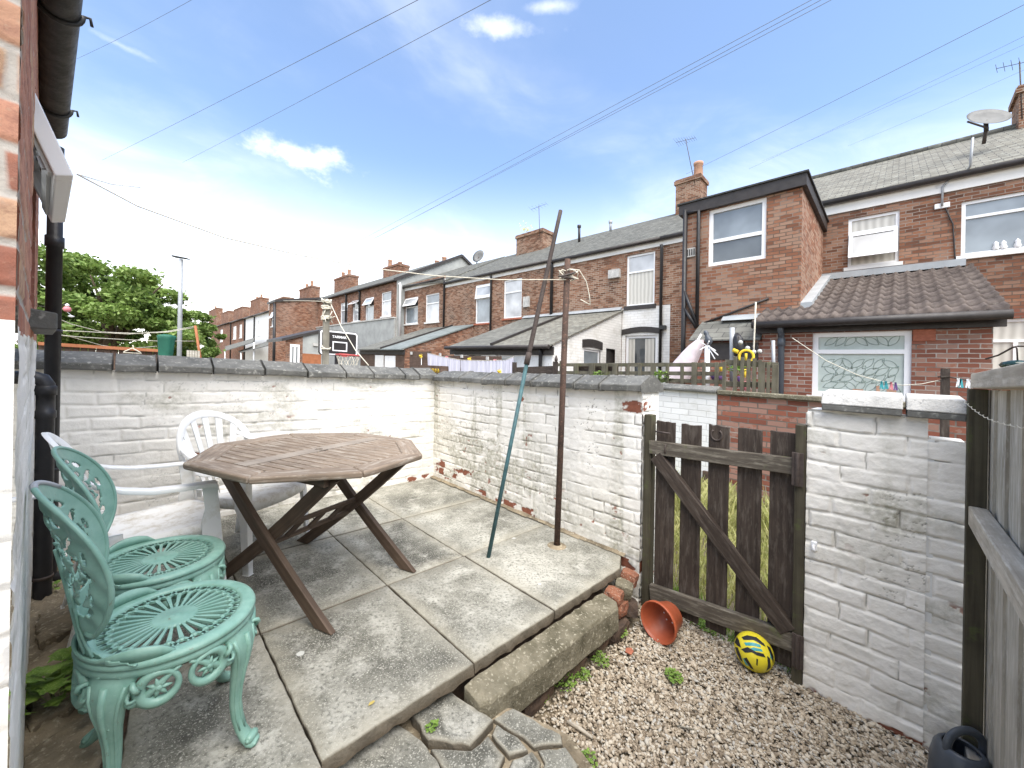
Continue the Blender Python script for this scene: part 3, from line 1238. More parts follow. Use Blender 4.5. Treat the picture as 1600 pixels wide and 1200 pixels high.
# loose and broken bricks under the terrace edge
def rough_brick(name, c, size, rot, mat, label, group, seed):
    rg = random.Random(seed)
    mb = MB(True)
    a, b, h = size
    nx, ny, nz = 4, 3, 3
    # a chipped block: box grid with jittered points, corners cut
    grid = {}
    for i in range(nx + 1):
        for j in range(ny + 1):
            for k in range(nz + 1):
                if i in (0, nx) or j in (0, ny) or k in (0, nz):
                    x, y, z = (i / nx - .5) * a, (j / ny - .5) * b, k / nz * h
                    q = (i in (0, nx)) + (j in (0, ny)) + (k in (0, nz))
                    sh = 1 - .05 * (q - 1) - (.12 * rg.random() if q == 3 else 0)
                    grid[i, j, k] = mb.vert((x * sh + rg.uniform(-.004, .004), y * sh + rg.uniform(-.004, .004), h / 2 + (z - h / 2) * sh + rg.uniform(-.003, .003)))
    for i in range(nx):
        for j in range(ny):
            mb.face((grid[i, j, 0], grid[i, j + 1, 0], grid[i + 1, j + 1, 0], grid[i + 1, j, 0]))
            mb.face((grid[i, j, nz], grid[i + 1, j, nz], grid[i + 1, j + 1, nz], grid[i, j + 1, nz]))
    for i in range(nx):
        for k in range(nz):
            mb.face((grid[i, 0, k], grid[i + 1, 0, k], grid[i + 1, 0, k + 1], grid[i, 0, k + 1]))
            mb.face((grid[i, ny, k], grid[i, ny, k + 1], grid[i + 1, ny, k + 1], grid[i + 1, ny, k]))
    for j in range(ny):
        for k in range(nz):
            mb.face((grid[0, j, k], grid[0, j, k + 1], grid[0, j + 1, k + 1], grid[0, j + 1, k]))
            mb.face((grid[nx, j, k], grid[nx, j + 1, k], grid[nx, j + 1, k + 1], grid[nx, j, k + 1]))
    o = mb.build(name, mat)
    o.location = W(*c)
    o.rotation_euler = (rot[0], rot[1], rot[2] + R(45))
    return tag(o, label, 'brick', group)


GB = 'broken bricks packed under the terrace edge'
rough_brick('loose_brick', (1.20, 2.10, -.135), (.13, .10, .07), (.1, .1, .3), 'old_brick', 'orange broken brick tucked under the flags beside the stone block end', GB, 1)
rough_brick('loose_brick', (1.21, 2.225, -.155), (.12, .11, .10), (.15, -.1, .5), 'stone_block', 'pale jagged stone lump under the flag corner beside the white wall end', GB, 2)
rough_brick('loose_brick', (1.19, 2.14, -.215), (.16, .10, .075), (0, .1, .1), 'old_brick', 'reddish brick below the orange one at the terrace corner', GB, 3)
rough_brick('loose_brick', (1.17, 2.23, -.25), (.12, .10, .09), (.1, .2, .7), 'dark_brick', 'dark wedge of brick at the foot of the white wall end', GB, 4)
rough_brick('loose_brick', (1.16, 2.06, -.30), (.22, .10, .075), (0, .05, .1), 'dark_brick', 'dark brick at gravel level beneath the end of the stone block', GB, 5)
rough_brick('loose_brick', (1.165, 1.86, -.275), (.20, .09, .07), (0, -.03, .05), 'dark_brick', 'dark brick under the middle of the stone block', GB, 6)
rough_brick('loose_brick', (1.165, 1.60, -.28), (.22, .09, .07), (0, .03, -.05), 'dark_brick', 'dark brick under the stone block beside the small weeds', GB, 7)
rough_brick('loose_brick', (1.165, 1.34, -.29), (.22, .09, .07), (0, .03, .04), 'dark_brick', 'dark brick under the near end of the stone block', GB, 8)
rough_brick('loose_brick', (1.21, 2.30, -.10), (.09, .10, .08), (.2, .1, .2), 'old_brick', 'small red brick fragment wedged between flag and white wall', GB, 9)


# ---- loose gravel
def gravel():
    rg = np.random.default_rng(5)
    t = (1 + 5 ** .5) / 2
    iv = np.array([(-1, t, 0), (1, t, 0), (-1, -t, 0), (1, -t, 0), (0, -1, t), (0, 1, t), (0, -1, -t), (0, 1, -t), (t, 0, -1), (t, 0, 1), (-t, 0, -1), (-t, 0, 1)]) / math.hypot(1, t)
    jf = np.array([(0, 11, 5), (0, 5, 1), (0, 1, 7), (0, 7, 10), (0, 10, 11), (1, 5, 9), (5, 11, 4), (11, 10, 2), (10, 7, 6), (7, 1, 8), (3, 9, 4), (3, 4, 2), (3, 2, 6), (3, 6, 8), (3, 8, 9), (4, 9, 5), (2, 4, 11), (6, 2, 10), (8, 6, 7), (9, 8, 1)])
    pts = []
    n_try = 60000
    s = rg.uniform(-.75, 1.30, n_try)
    m = rg.uniform(.55, 2.60, n_try)
    keep = (m > 1.02) | (s < .95)
    keep &= ~((s > 1.13) & (m < 2.3))
    keep &= np.hypot(s, m) > .75
    keep &= ((s + .28) * .5 + m * .9) > .55
    # thinner near the terrace edge, where earth shows
    keep &= (rg.random(n_try) < np.clip((1.22 - s) / .25, .35, 1))
    s, m = s[keep], m[keep]
    n = len(s)
    size = rg.gamma(7, .00074, n) + .0017
    sc = np.stack([size * rg.uniform(1.05, 1.7, n), size * rg.uniform(.8, 1.1, n), size * rg.uniform(.5, .8, n)], -1)
    ang = rg.uniform(0, 2 * math.pi, n)
    tx, ty = rg.normal(0, .3, n), rg.normal(0, .3, n)
    lump = 1 + rg.uniform(-.07, .07, (n, len(iv)))
    P = iv[None] * lump[..., None] * sc[:, None, :]
    x = P[..., 0] * np.cos(ang)[:, None] - P[..., 1] * np.sin(ang)[:, None]
    y = P[..., 0] * np.sin(ang)[:, None] + P[..., 1] * np.cos(ang)[:, None]
    z = P[..., 2] + x * tx[:, None] + y * ty[:, None]
    lift = rg.uniform(0.0, .014, n)
    hump = .016 * (fbm(s * 3, m * 3, 8, 3) - .5)
    s2, m2, z2 = s[:, None] + y, m[:, None] + x, (YZ + lift + hump)[:, None] + z
    co = np.stack([(m2 - s2) / Q2, (m2 + s2) / Q2, z2 + SLOPE * (s2 - S0)], -1).reshape(-1, 3)
    f = (jf[None] + (np.arange(n) * len(iv))[:, None, None]).reshape(-1, 3)
    me = bpy.data.meshes.new('gravel')
    me.vertices.add(len(co))
    me.vertices.foreach_set('co', co.astype(np.float32).reshape(-1))
    me.loops.add(len(f) * 3)
    me.loops.foreach_set('vertex_index', f.astype(np.int32).reshape(-1))
    me.polygons.add(len(f))
    me.polygons.foreach_set('loop_start', np.arange(0, len(f) * 3, 3, dtype=np.int32))
    me.polygons.foreach_set('loop_total', np.full(len(f), 3, dtype=np.int32))
    me.polygons.foreach_set('use_smooth', np.ones(len(f), bool))
    me.materials.append(MATS['pebbles'])
    a = me.attributes.new('rnd', 'FLOAT', 'POINT')
    a.data.foreach_set('value', np.repeat(rg.random(n), len(iv)).astype(np.float32))
    me.update(calc_edges=True)
    o = bpy.data.objects.new('gravel', me)
    COL.objects.link(o)
    tag(o, 'loose pale brown pea gravel covering the yard by the gate', None, None, 'stuff')


gravel()

# ================================================================ white yard walls
TOP = 1.10


def grime_low(strength=.8, streak=.5):
    def fn(u, v, seed):
        g = strength * np.exp(-v / .16) * sstep(fbm(u * 4, v * 4, seed + 200), .32, .65)
        g = g + streak * sstep(fbm(u * 9, v * .9, seed + 210, 3), .56, .74) * sstep(fbm(u * 1.3, v * 1.5, seed + 220, 2), .38, .6)
        g = g + .75 * sstep(fbm(u * 2.6, v * 5, seed + 230, 5, .6), .54, .70)
        return g * .8
    return fn


def coping_row(parent, along, cuts, other, zb, half=.16, peak=.105, lip=.045, seed=0, mat='coping'):
    """saddle-back coping stones; along 's' or 'm'; cuts: joint positions"""
    rg = random.Random(seed)
    for a, b in zip(cuts[:-1], cuts[1:]):
        g = rg.uniform(.004, .010)
        a2, b2 = a + g, b - g
        dz, dt = rg.uniform(-.006, .006), rg.uniform(-.006, .006)
        prof = [(-half, 0), (-half, lip), (-.02, peak), (.02, peak), (half, lip), (half, 0)]
        mb = MB()
        rows = []
        n = 5
        for i in range(n + 1):
            t = a2 + (b2 - a2) * i / n
            zt = (zb(t) if callable(zb) else zb) + dz + dt * (i / n - .5)
            row = []
            for o_, h in prof:
                o2, h2 = other + o_ + rg.uniform(-.004, .004), zt + h + rg.uniform(-.003, .003)
                row.append(mb.vert((t, o2, h2) if along == 's' else (o2, t, h2)))
            rows.append(row)
        for i in range(n):
            for k in range(len(prof)):
                j = (k + 1) % len(prof)
                q = (rows[i][k], rows[i + 1][k], rows[i + 1][j], rows[i][j])
                mb.face(q if along == 's' else q[::-1])
        mb.face(rows[0] if along == 'm' else rows[0][::-1])
        mb.face(rows[-1][::-1] if along == 'm' else rows[-1])
        mb.build('coping_stone', mat, parent, .006)


# back wall: plane s = 3.67, from the house to the corner
BS = 3.67
back_wall = thing('garden_wall', 'long white painted brick wall with grey saddle coping behind the white chairs', 'garden wall', (BS, 1.0, -.1))


def pl_back(u, v, d):
    return BS - d, -.62 + u, -.12 + v


brick_face('brickwork', 3.08, TOP + .125, pl_back, 'white_brick', back_wall, 11, .0065, .083, .232,
           patches=[(2.95, .15, .07, .03), (2.78, .14, .05, .02), (2.3, .16, .04, .018), (1.0, .62, .04, .015)],
           grime_fn=grime_low(.4, .1), cracks=.55)
mb = MB()
mb.box(BS + .012, BS + .22, -.62, 2.62, -.3, TOP)
mb.build('wall_core', 'render_white', back_wall)
mc = [-.62] + [on('s', x, 575, BS - .05)[1] for x in (178, 246, 333, 413, 480, 540, 583)] + [2.03, 2.2, 2.43]
coping_row(back_wall, 'm', mc, BS + .10, TOP, .17, .115, .045, 5)

# side wall: plane m = 2.44, from the corner to the gate
SM = 2.44
side_wall = thing('garden_wall', 'white painted brick side wall with flaking paint, ending beside the gate', 'garden wall', (2.4, SM, -.1))
SL = 2.47


TZC = lambda u: 1.085 + .057 * u / SL


def pl_side(u, v, d):
    # u runs from the corner towards the gate; the coping falls a little that way
    return BS - u, SM - d, -.33 + v * (TZC(u) + .33) / 1.48



def grime_side(u, v, seed):
    b = v - .33
    g = .9 * np.exp(-np.abs(b) / .22) * sstep(fbm(u * 4, v * 4, seed + 200), .35, .62)
    mid = np.exp(-((u - .75) / .85) ** 2) * np.exp(-((b - .42) / .38) ** 2)
    g = g + 1.2 * mid * sstep(fbm(u * 4, v * 7, seed + 230, 5, .62), .44, .60)
    g = g + .8 * sstep(fbm(u * 11, v * 1.0, seed + 210, 3), .56, .70) * sstep(fbm(u * 1.2, v * 1.2, seed + 222, 2), .35, .6)
    g = g + .45 * sstep(fbm(u * 3, v * 6, seed + 240, 5, .6), .56, .72)
    return g


brick_face('brickwork', SL, 1.48, pl_side, 'white_brick', side_wall, 23, .0062, .083, .232,
           patches=[(.14, .44, .09, .035), (.16, .53, .05, .03), (.50, .52, .11, .030), (.40, .45, .05, .025), (.26, .41, .07, .025),
                    (1.18, .38, .10, .04), (1.42, .36, .11, .04), (1.75, .58, .035, .03), (1.37, 1.36, .03, .035), (2.40, 1.36, .055, .045),
                    (1.62, .33, .12, .03), (1.85, .335, .12, .022), (2.05, .34, .08, .02), (2.32, .28, .06, .05), (2.1, .50, .03, .02), (.85, .40, .06, .03)],
           grime_fn=grime_side, cracks=1.0, base_red=0)
# the wall's end face by the gate
brick_face('brickwork', .235, 1.47, lambda u, v, d: (BS - SL - d, SM + u, -.33 + v), 'white_brick', side_wall, 29, .0062, .083, .232,
           patches=[(.02, 1.36, .05, .045), (.03, .28, .04, .05)], grime_fn=grime_low(.9, .3))
mb = MB()
mb.box(BS - SL + .02, BS, SM + .012, SM + .23, -.4, 1.08)
mb.build('wall_core', 'render_white', side_wall)
sc_ = [on('m', x, 592, SM - .05)[0] for x in (719, 754, 791, 831, 898, 938)]
coping_row(side_wall, 's', [BS - SL - .03] + sc_[::-1] + [BS - .05], SM + .10, lambda t: TZC(BS - t), .165, .108, .042, 9)

# right-hand white wall beside the gate
PS0, PS1 = -.10, .315
yard_wall = thing('garden_wall', 'short white painted brick wall with pale flat coping right of the gate', 'garden wall', (.1, SM, YZ))
PTOP = 1.12


def grime_pill(u, v, seed):
    g = .85 * sstep(fbm(u * 3, v * 6, seed + 3, 5, .6), .50, .72) + .8 * np.exp(-((u - .30) / .035) ** 2) * sstep(v, .2, 1.2) * .6
    return .7 * g + .4 * np.exp(-((v - .78) / .16) ** 2) * np.exp(-((u - .16) / .2) ** 2)


brick_face('brickwork', PS1 - PS0, PTOP - YZ, lambda u, v, d: (PS1 - u, SM - d, YZ + v), 'white_brick', yard_wall, 37, .004, .083, .232,
           grime_fn=grime_pill, base_red=.055, cracks=.75, relief=.8)
brick_face('brickwork', .24, PTOP - YZ - .02, lambda u, v, d: (PS1 + d, SM + .24 - u, YZ + v), 'white_brick', yard_wall, 39, .005, .083, .232,
           grime_fn=grime_low(.4, .3))
mb = MB()
mb.box(PS0 + .01, PS1 - .012, SM + .012, SM + .24, YZ - .1, PTOP)
mb.build('wall_core', 'render_white', yard_wall)
PA = on('m', 1531, 700, SM - .06)[0] + .030
brick_face('pier', PS0 - PA, PTOP - YZ - .085, lambda u, v, d: (PS0 - .001 - u, SM + .004 - d, YZ + v), 'white_brick', yard_wall, 41, .004, .083, .40,
           grime_fn=grime_low(.5, .4))
mb = MB()
mb.box(PA, PS0 - .01, SM + .014, SM + .2, YZ - .1, PTOP - .088)
mb.build('pier', 'render_white', yard_wall)
mb = MB()
mb.box(PS0 - .02, PS0 + .02, SM + .001, SM + .02, YZ - .05, PTOP - .09)
mb.build('mortar_joint', 'render_white', yard_wall)
for (x0, x1) in ((1283, 1411), (1416, 1512)):
    a1, a0 = on('m', x0, 640, SM - .04)[0], on('m', x1, 640, SM - .04)[0]
    mb = MB()
    mb.prism([(a0, SM - .045, PTOP + .030), (a0, SM - .045, PTOP + .036), (a0, SM - .02, PTOP + .088), (a0, SM + .24, PTOP + .105), (a0, SM + .24, PTOP + .030)], (a1 - a0, 0, 0))
    cs = mb.build('coping_stone', 'coping_white', yard_wall, .005)
    mb = MB()
    mb.box(a0 + .002, a1 - .002, SM - .043, SM + .238, PTOP + .002, PTOP + .0295)
    mb.build('coping_edge', 'coping', cs, .004)
# white hook on the wall face
hk = thing('wall_hook', 'small white painted hook on the white wall right of the gate', 'hook', on('m', 1272, 852, SM - .01))
h0 = on('m', 1272, 852, SM - .012)
mb = MB()
mb.tube([(h0[0], h0[1], h0[2]), (h0[0], h0[1] - .03, h0[2] + .004), (h0[0] - .004, h0[1] - .036, h0[2] - .012), (h0[0] - .004, h0[1] - .024, h0[2] - .024)], .006, 8)
mb.build('hook_arm', 'upvc', hk)
mb = MB()
mb.box(h0[0] - .012, h0[0] + .012, h0[1] - .006, h0[1] + .016, h0[2] - .026, h0[2] + .018)
mb.build('back_plate', 'upvc', hk, .003)

# ================================================================ the near house on the left
HA = (.945, -.122)          # its near corner (s, m)
HD = Vector((1.5717, -.1580)).normalized()      # along the wall (s, m)
HN = Vector((-HD.y, HD.x))                      # out of the wall, into the yard (s, m)
HL = (BS - HA[0]) / HD.x
PAINT = 1.262
near_house = thing('brick_house', 'red brick house wall with white painted base at the left edge of the yard', 'house', (2.0, -.3, -.2))
HZ0, HZ1 = -.16, 2.42


def pl_house(u, v, d):
    return HA[0] + HD.x * u + HN.x * d, HA[1] + HD.y * u + HN.y * d, HZ0 + v


WU0, WU1, WZ0, WZ1 = .92, 1.60, 1.36, 2.03
brick_face('wall', HL, HZ1 - HZ0, pl_house, None, near_house, 51, .0058, .0735, .218, painted=1.0, relief=.34,
           hole=(WU0, WU1, WZ0 - HZ0, WZ1 - HZ0), mats=['white_brick', 'near_brick'], paint_top=PAINT - HZ0, grime_fn=grime_low(.5, .1), cracks=.5)
brick_face('wall', .5, HZ1 - HZ0, lambda u, v, d: (HA[0] - HN.x * u - HD.x * d, HA[1] - HN.y * u - HD.y * d, HZ0 + v), None, near_house, 53, .0045, .0735, .21,
           mats=['white_brick', 'near_brick'], paint_top=PAINT - HZ0, grime_fn=grime_low(.3, .1), relief=.5, cracks=.5)


def hp(u, d, z):
    return HA[0] + HD.x * u + HN.x * d, HA[1] + HD.y * u + HN.y * d, z


def hbox(mb, u0, u1, d0, d1, z0, z1):
    p = [hp(u0, d0, z0), hp(u1, d0, z0), hp(u1, d1, z0), hp(u0, d1, z0)]
    mb.prism(p, (0, 0, z1 - z0))


# window opening: reveals, frame, sill, room behind
mb = MB()
hbox(mb, WU1, WU1 + .012, -.12, .002, WZ0, WZ1)
hbox(mb, WU0 - .012, WU0, -.12, .002, WZ0, WZ1)
hbox(mb, WU0, WU1, -.12, .002, WZ1, WZ1 + .012)
mb.build('window_reveal', 'near_brick', near_house)
mb = MB()
for a in (WU0, WU1 - .06):
    hbox(mb, a, a + .06, -.10, -.05, WZ0, WZ1)
hbox(mb, WU0 + .06, WU1 - .06, -.10, -.05, WZ0, WZ0 + .06)
hbox(mb, WU0 + .06, WU1 - .06, -.10, -.05, WZ1 - .05, WZ1)
hbox(mb, WU0 + .06, WU1 - .06, -.10, -.05, WZ1 - .32, WZ1 - .27)
wf = mb.build('window', 'upvc', near_house, .004)
mb = MB()
mb.poly([hp(WU0 + .06, -.075, WZ0 + .06), hp(WU1 - .06, -.075, WZ0 + .06), hp(WU1 - .06, -.075, WZ1 - .32), hp(WU0 + .06, -.075, WZ1 - .32)])
mb.build('pane', 'glass_dark', wf)
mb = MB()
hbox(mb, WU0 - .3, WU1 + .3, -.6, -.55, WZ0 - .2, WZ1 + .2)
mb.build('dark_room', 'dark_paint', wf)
mb = MB()
mb.prism([hp(WU0 - .05, -.08, WZ0), hp(WU0 - .05, .055, WZ0 - .02), hp(WU0 - .05, .055, WZ0 - .07), hp(WU0 - .05, -.08, WZ0 - .075)], tuple(Vector(hp(WU1 + .05, 0, 0)) - Vector(hp(WU0 - .05, 0, 0))))
mb.build('sill', 'coping', near_house, .004)
# top-hung sash, opened outwards
A_ = R(20)
sash = None
ST = WZ1 - .02
SH = .245


def sp(u, r, w):
    """point on the open sash: r down the sash from its hinge, w through its thickness"""
    return hp(u, .0 + r * math.sin(A_) + w * math.cos(A_), ST - r * math.cos(A_) + w * math.sin(A_))


def sbar(mb, u0, u1, r0, r1, w0=-.042, w1=.0):
    p = [sp(u0, r0, w0), sp(u1, r0, w0), sp(u1, r1, w0), sp(u0, r1, w0)]
    q = [sp(u0, r0, w1), sp(u1, r0, w1), sp(u1, r1, w1), sp(u0, r1, w1)]
    a = [mb.vert(x) for x in p]
    b = [mb.vert(x) for x in q]
    mb.face(a[::-1])
    mb.face(b)
    for i in range(4):
        j = (i + 1) % 4
        mb.face((a[i], a[j], b[j], b[i]))


U0s, U1s = WU0 - .02, WU1 + .01
mb = MB()
sbar(mb, U0s, U0s + .055, 0, SH)
sbar(mb, U1s - .055, U1s, 0, SH)
sbar(mb, U0s + .055, U1s - .055, 0, .055)
sbar(mb, U0s + .055, U1s - .055, SH - .055, SH)
sash = mb.build('open_sash', 'upvc', near_house, .004)
mb = MB()
sbar(mb, U0s + .055, U1s - .055, .055, SH - .055, -.024, -.016)
mb.build('pane', 'glass_net_sky', sash)
mb = MB()
sbar(mb, U0s + .012, U0s + .05, .012, SH - .012, -.052, -.042)
sbar(mb, U0s + .05, U1s - .06, SH - .05, SH - .02, -.052, -.042)
mb.build('seal_strip', 'upvc_grey', sash)
mb = MB()
for r_ in (.07, .13, .185):
    sbar(mb, U0s + .018, U0s + .036, r_, r_ + .035, -.060, -.052)
mb.tube([sp(U0s + .03, .19, -.06), hp(WU0 + .03, -.06, ST - .20)], .008, 6)
mb.build('stay_latch', 'metal', sash)

# gutter, fascia, rainwater pipe, waste pipe
GZ = 2.36
mb = MB()
hbox(mb, -.6, 2.3, -.3, .012, HZ1, HZ1 + .16)
mb.build('fascia', 'dark_paint', near_house)
mb = MB()
mb.poly([hp(-.6, .0, HZ1 + .165), hp(2.9, .0, HZ1 + .165), hp(2.9, -3.2, HZ1 + 1.5), hp(-.6, -3.2, HZ1 + 1.5)])
mb.build('roof', 'slate', near_house)
mb = MB()
n = 10
rings = []
GU1 = 2.28


def gpt(u, r, t):
    return hp(u, .050 + r * math.cos(t), GZ + .05 - r * math.sin(t))


for k in range(15):
    u = -.6 + (GU1 + .6) * k / 14
    ring = [gpt(u, .050, math.pi * (1 + i / n) - math.pi) for i in range(n + 1)] + [gpt(u, .044, math.pi * (1 - i / n)) for i in range(n + 1)]
    rings.append([mb.vert(q) for q in ring])
mb.smooth = True
for a, b in zip(rings[:-1], rings[1:]):
    for i in range(len(a)):
        j = (i + 1) % len(a)
        mb.face((a[i], a[j], b[j], b[i]))
mb.smooth = False
mb.poly([gpt(GU1, .047, math.pi * i / n) for i in range(n + 1)])
gut = mb.build('gutter', 'gutter', near_house)
for u in (.45, 1.10, 1.95):
    mb = MB()
    pts = [gpt(u, .055, math.pi * i / 12) for i in range(13)][::-1]
    mb.tube(pts, .008, 6)
    mb.tube([pts[-1], hp(u, .122, GZ + .055), hp(u, .126, GZ + .03)], .005, 5)
    mb.build('bracket', 'gutter', gut)
dp = depth(85, 400, 2.16)
mb = MB()
mb.lathe([(.031, -.10), (.031, 1.8), (.038, 1.8), (.038, 1.86), (.031, 1.86), (.031, GZ + .005)], 16, (dp[0], dp[1], 0))
mb.tube([(dp[0], dp[1], .02), (dp[0], dp[1], -.05), (dp[0] + .01, dp[1] + .07, -.085), (dp[0] + .02, dp[1] + .14, -.10)], .031, 12)
dpo = mb.build('rainwater_pipe', 'black_plastic', near_house)
for z in (1.33, .55):
    mb = MB()
    mb.lathe([(.031, -.010), (.036, -.010), (.036, .010), (.031, .010)], 16, (dp[0], dp[1], z))
    mb.bar((dp[0], dp[1], z), (dp[0] - .02, dp[1] - .11, z), .03, .018)
    mb.build('pipe_clip', 'black_plastic', dpo)
wp = depth(70, 700, 2.02)
mb = MB()
mb.tube([(wp[0] - .01, wp[1] - .12, 1.075), (wp[0], wp[1] - .04, 1.075), (wp[0], wp[1] - .012, 1.065), (wp[0], wp[1], 1.04), (wp[0], wp[1], .98)], .034, 14)
mb.lathe([(.034, -.14), (.034, .86), (.039, .865), (.039, .90), (.034, .905), (.034, .985), (.040, .985), (.040, 1.03), (.034, 1.035)], 16, (wp[0], wp[1], 0))
wpo = mb.build('waste_pipe', 'black_plastic', near_house)
mb = MB()
mb.lathe([(.036, .02), (.039, .02), (.039, .036), (.036, .036)], 16, (wp[0], wp[1], 0))
mb.build('wire_tie', 'iron_dark', wpo)
ov = depth(80, 773, 1.95)
mb = MB()
mb.tube([(ov[0] - .02, ov[1] - .2, ov[2]), (ov[0] + .02, ov[1] + .10, ov[2])], .0125, 10)
mb.build('overflow_pipe', 'upvc', near_house)

# ================================================================ gate
gz = lambda px, py, m=SM: on('m', px, py, m)
GM = 2.44
gate = thing('garden_gate', 'dark brown slatted wooden gate with diagonal brace between the white walls', 'gate', (.7, GM, YZ))
GS0, GS1 = gz(1243, 850)[0], gz(1018, 800)[0]
ztop = gz(1030, 658)[2]
ztopr = gz(1215, 672)[2]
zbot = gz(1230, 1045)[2]
bx = [(1021, 1050), (1060, 1091), (1103, 1135), (1149, 1187), (1200, 1242)]
for k, (a, b) in enumerate(bx):
    s1, s0 = gz(a, 800)[0], gz(b, 800)[0]
    t = k / 4
    zt = ztop * (1 - t) + ztopr * t + random.uniform(-.008, .008)
    zb = zbot + random.uniform(-.01, .02)
    mb = MB()
    mid = (s0 + s1) / 2
    n = 5
    # a board with a slightly worn top
    pts = [(s0, zb), (s1, zb)] + [(s1 + (s0 - s1) * i / n, zt + random.uniform(-.006, .003)) for i in range(n + 1)]
    mb.prism([(p[0], GM + .022, p[1]) for p in pts], (0, .020, 0))
    # grain upright
    for i, f in enumerate(mb.f):
        mb.uv[i] = [(mb.v[q][2] + k, mb.v[q][0] + mb.v[q][1]) for q in f]
    mb.build('board', 'gate_wood', gate, .003)


def rail(xl, yl, xr, yr, h, name='rail', mat='gate_rail'):
    a, b = gz(xl, yl, GM), gz(xr, yr, GM)
    mb = MB()
    mb.bar((a[0], GM, a[2] - h / 2), (b[0], GM, b[2] - h / 2), .040, h)
    return mb.build(name, mat, gate, .004)


rail(1016, 688, 1246, 716, .085)
rail(1017, 912, 1240, 988, .095)
a, b = gz(1026, 712), gz(1232, 985)
mb = MB()
mb.bar((a[0], GM - .002, a[2]), (b[0], GM - .002, b[2]), .044, .085, (0, 0, 1))
mb.build('brace', 'gate_wood', gate, .004)
# iron horseshoe, hinges, latch
hs = gz(1118, 680)
mb = MB()
mb.tube([(hs[0] + .030 * math.cos(t), GM + .018, hs[2] + .032 * math.sin(t)) for t in [R(-235 + 290 * i / 14) for i in range(15)]], .0055, 6)
mb.build('horseshoe', 'iron_dark', gate)
for y0, y1 in ((705, 757), (985, 1036)):
    p = gz(1240, (y0 + y1) / 2)
    mb = MB()
    mb.box(p[0] - .045, p[0] + .004, GM - .030, GM - .022, p[2] - .085, p[2] + .085)
    mb.tube([(p[0] - .02, GM - .032, p[2] - .085), (p[0] - .02, GM - .032, p[2] + .085)], .010, 8)
    mb.build('hinge', 'iron_dark', gate, .002)
p = gz(1040, 676)
mb = MB()
mb.tube([(p[0] + .06, GM - .012, p[2]), (p[0] - .035, GM - .012, p[2])], .006, 6)
mb.tube([(p[0] - .012, GM - .02, p[2] - .075), (p[0] - .012, GM - .034, p[2] - .085), (p[0] - .012, GM - .034, p[2] - .13)], .005, 6)
mb.build('latch', 'iron_dark', gate)
# posts
p0, p1 = gz(1258, 800)[0], gz(1244, 800)[0]
mb = MB()
mb.bar((p0 + .022, GM + .02, YZ - .06), (p0 + .022, GM + .02, gz(1252, 664)[2]), .045, .07, (0, 1, 0))
single(mb, 'gate_post', 'post_wood', 'mossy dark gate post against the white wall beside the hinges', 'gate post', 'gate posts', bevel=.004)
q1 = gz(1011, 800)[0]
mb = MB()
mb.bar((q1 + .005, GM + .035, YZ - .06), (q1 + .005, GM + .035, gz(1014, 648)[2]), .05, .07, (0, 1, 0))
single(mb, 'gate_post', 'post_wood', 'dark gate post fixed to the end of the flaking side wall', 'gate post', 'gate posts', bevel=.004)

# ================================================================ timber fence on the right (plane s = FS, running towards the viewer)
pf = on('m', 1531, 700, SM - .06)
FS = pf[0]
fence = thing('board_fence', 'weathered grey upright board fence with rails along the right side', 'fence', (FS, 1.6, YZ))
mb = MB()
fz = on('m', 1531, 608, SM - .06)[2]
mb.box(FS - .018, FS + .034, SM - .085, SM - .035, YZ - .1, fz)
for i, f in enumerate(mb.f):
    mb.uv[i] = [(mb.v[q][2], mb.v[q][0] + mb.v[q][1]) for q in f]
mb.build('post', 'post_wood', fence, .004)
rg = random.Random(12)
m_ = SM - .02
k = 0
while m_ > -.9:
    w = rg.uniform(.115, .14)
    mb = MB()
    d = .008 * (k % 2)
    mb.prism([(FS - .024 - d, m_, YZ - .05), (FS - .024 - d, m_ - w, YZ - .05), (FS - .040 - d, m_ - w, YZ - .05), (FS - .032 - d, m_, YZ - .05)], (0, 0, fz - YZ + .05 + rg.uniform(-.006, 0)))
    for i, f in enumerate(mb.f):
        mb.uv[i] = [(mb.v[q][2] + k * 1.7, mb.v[q][0] + mb.v[q][1]) for q in f]
    mb.build('board', 'fence_wood', fence)
    m_ -= w - .012
    k += 1
mb = MB()
mb.bar((FS - .022, SM + .01, fz + .032), (FS - .022, -.9, fz + .030), .085, .060)
mb.build('cap_rail', 'rail_wood', fence, .004)
rz = on('s', 1560, 875, FS)[2]
mb = MB()
mb.bar((FS + .004, SM - .088, rz + .045), (FS + .004, -.9, rz + .045), .05, .075)
mb.build('rail', 'rail_wood', fence, .004)
mb = MB()
mb.bar((FS + .004, SM - .088, YZ + .12), (FS + .004, -.9, YZ + .12), .05, .075)
mb.build('rail', 'rail_wood', fence, .004)
# wire twisted along the fence top
a = on('m', 1508, 628, SM - .1)
b = on('s', 1600, 668, FS + .02)
pts = []
for i in range(40):
    t = i / 39
    p = Vector(a).lerp(Vector(b), t)
    pts.append((p.x + .003 * math.sin(i * 1.9), p.y, p.z - .02 * math.sin(math.pi * t) + .003 * math.cos(i * 1.9)))
mb = MB()
mb.tube(pts, .0012, 5)
single(mb, 'wire', 'rope', 'thin twisted wire strung from white coping to the fence boards', 'wire')


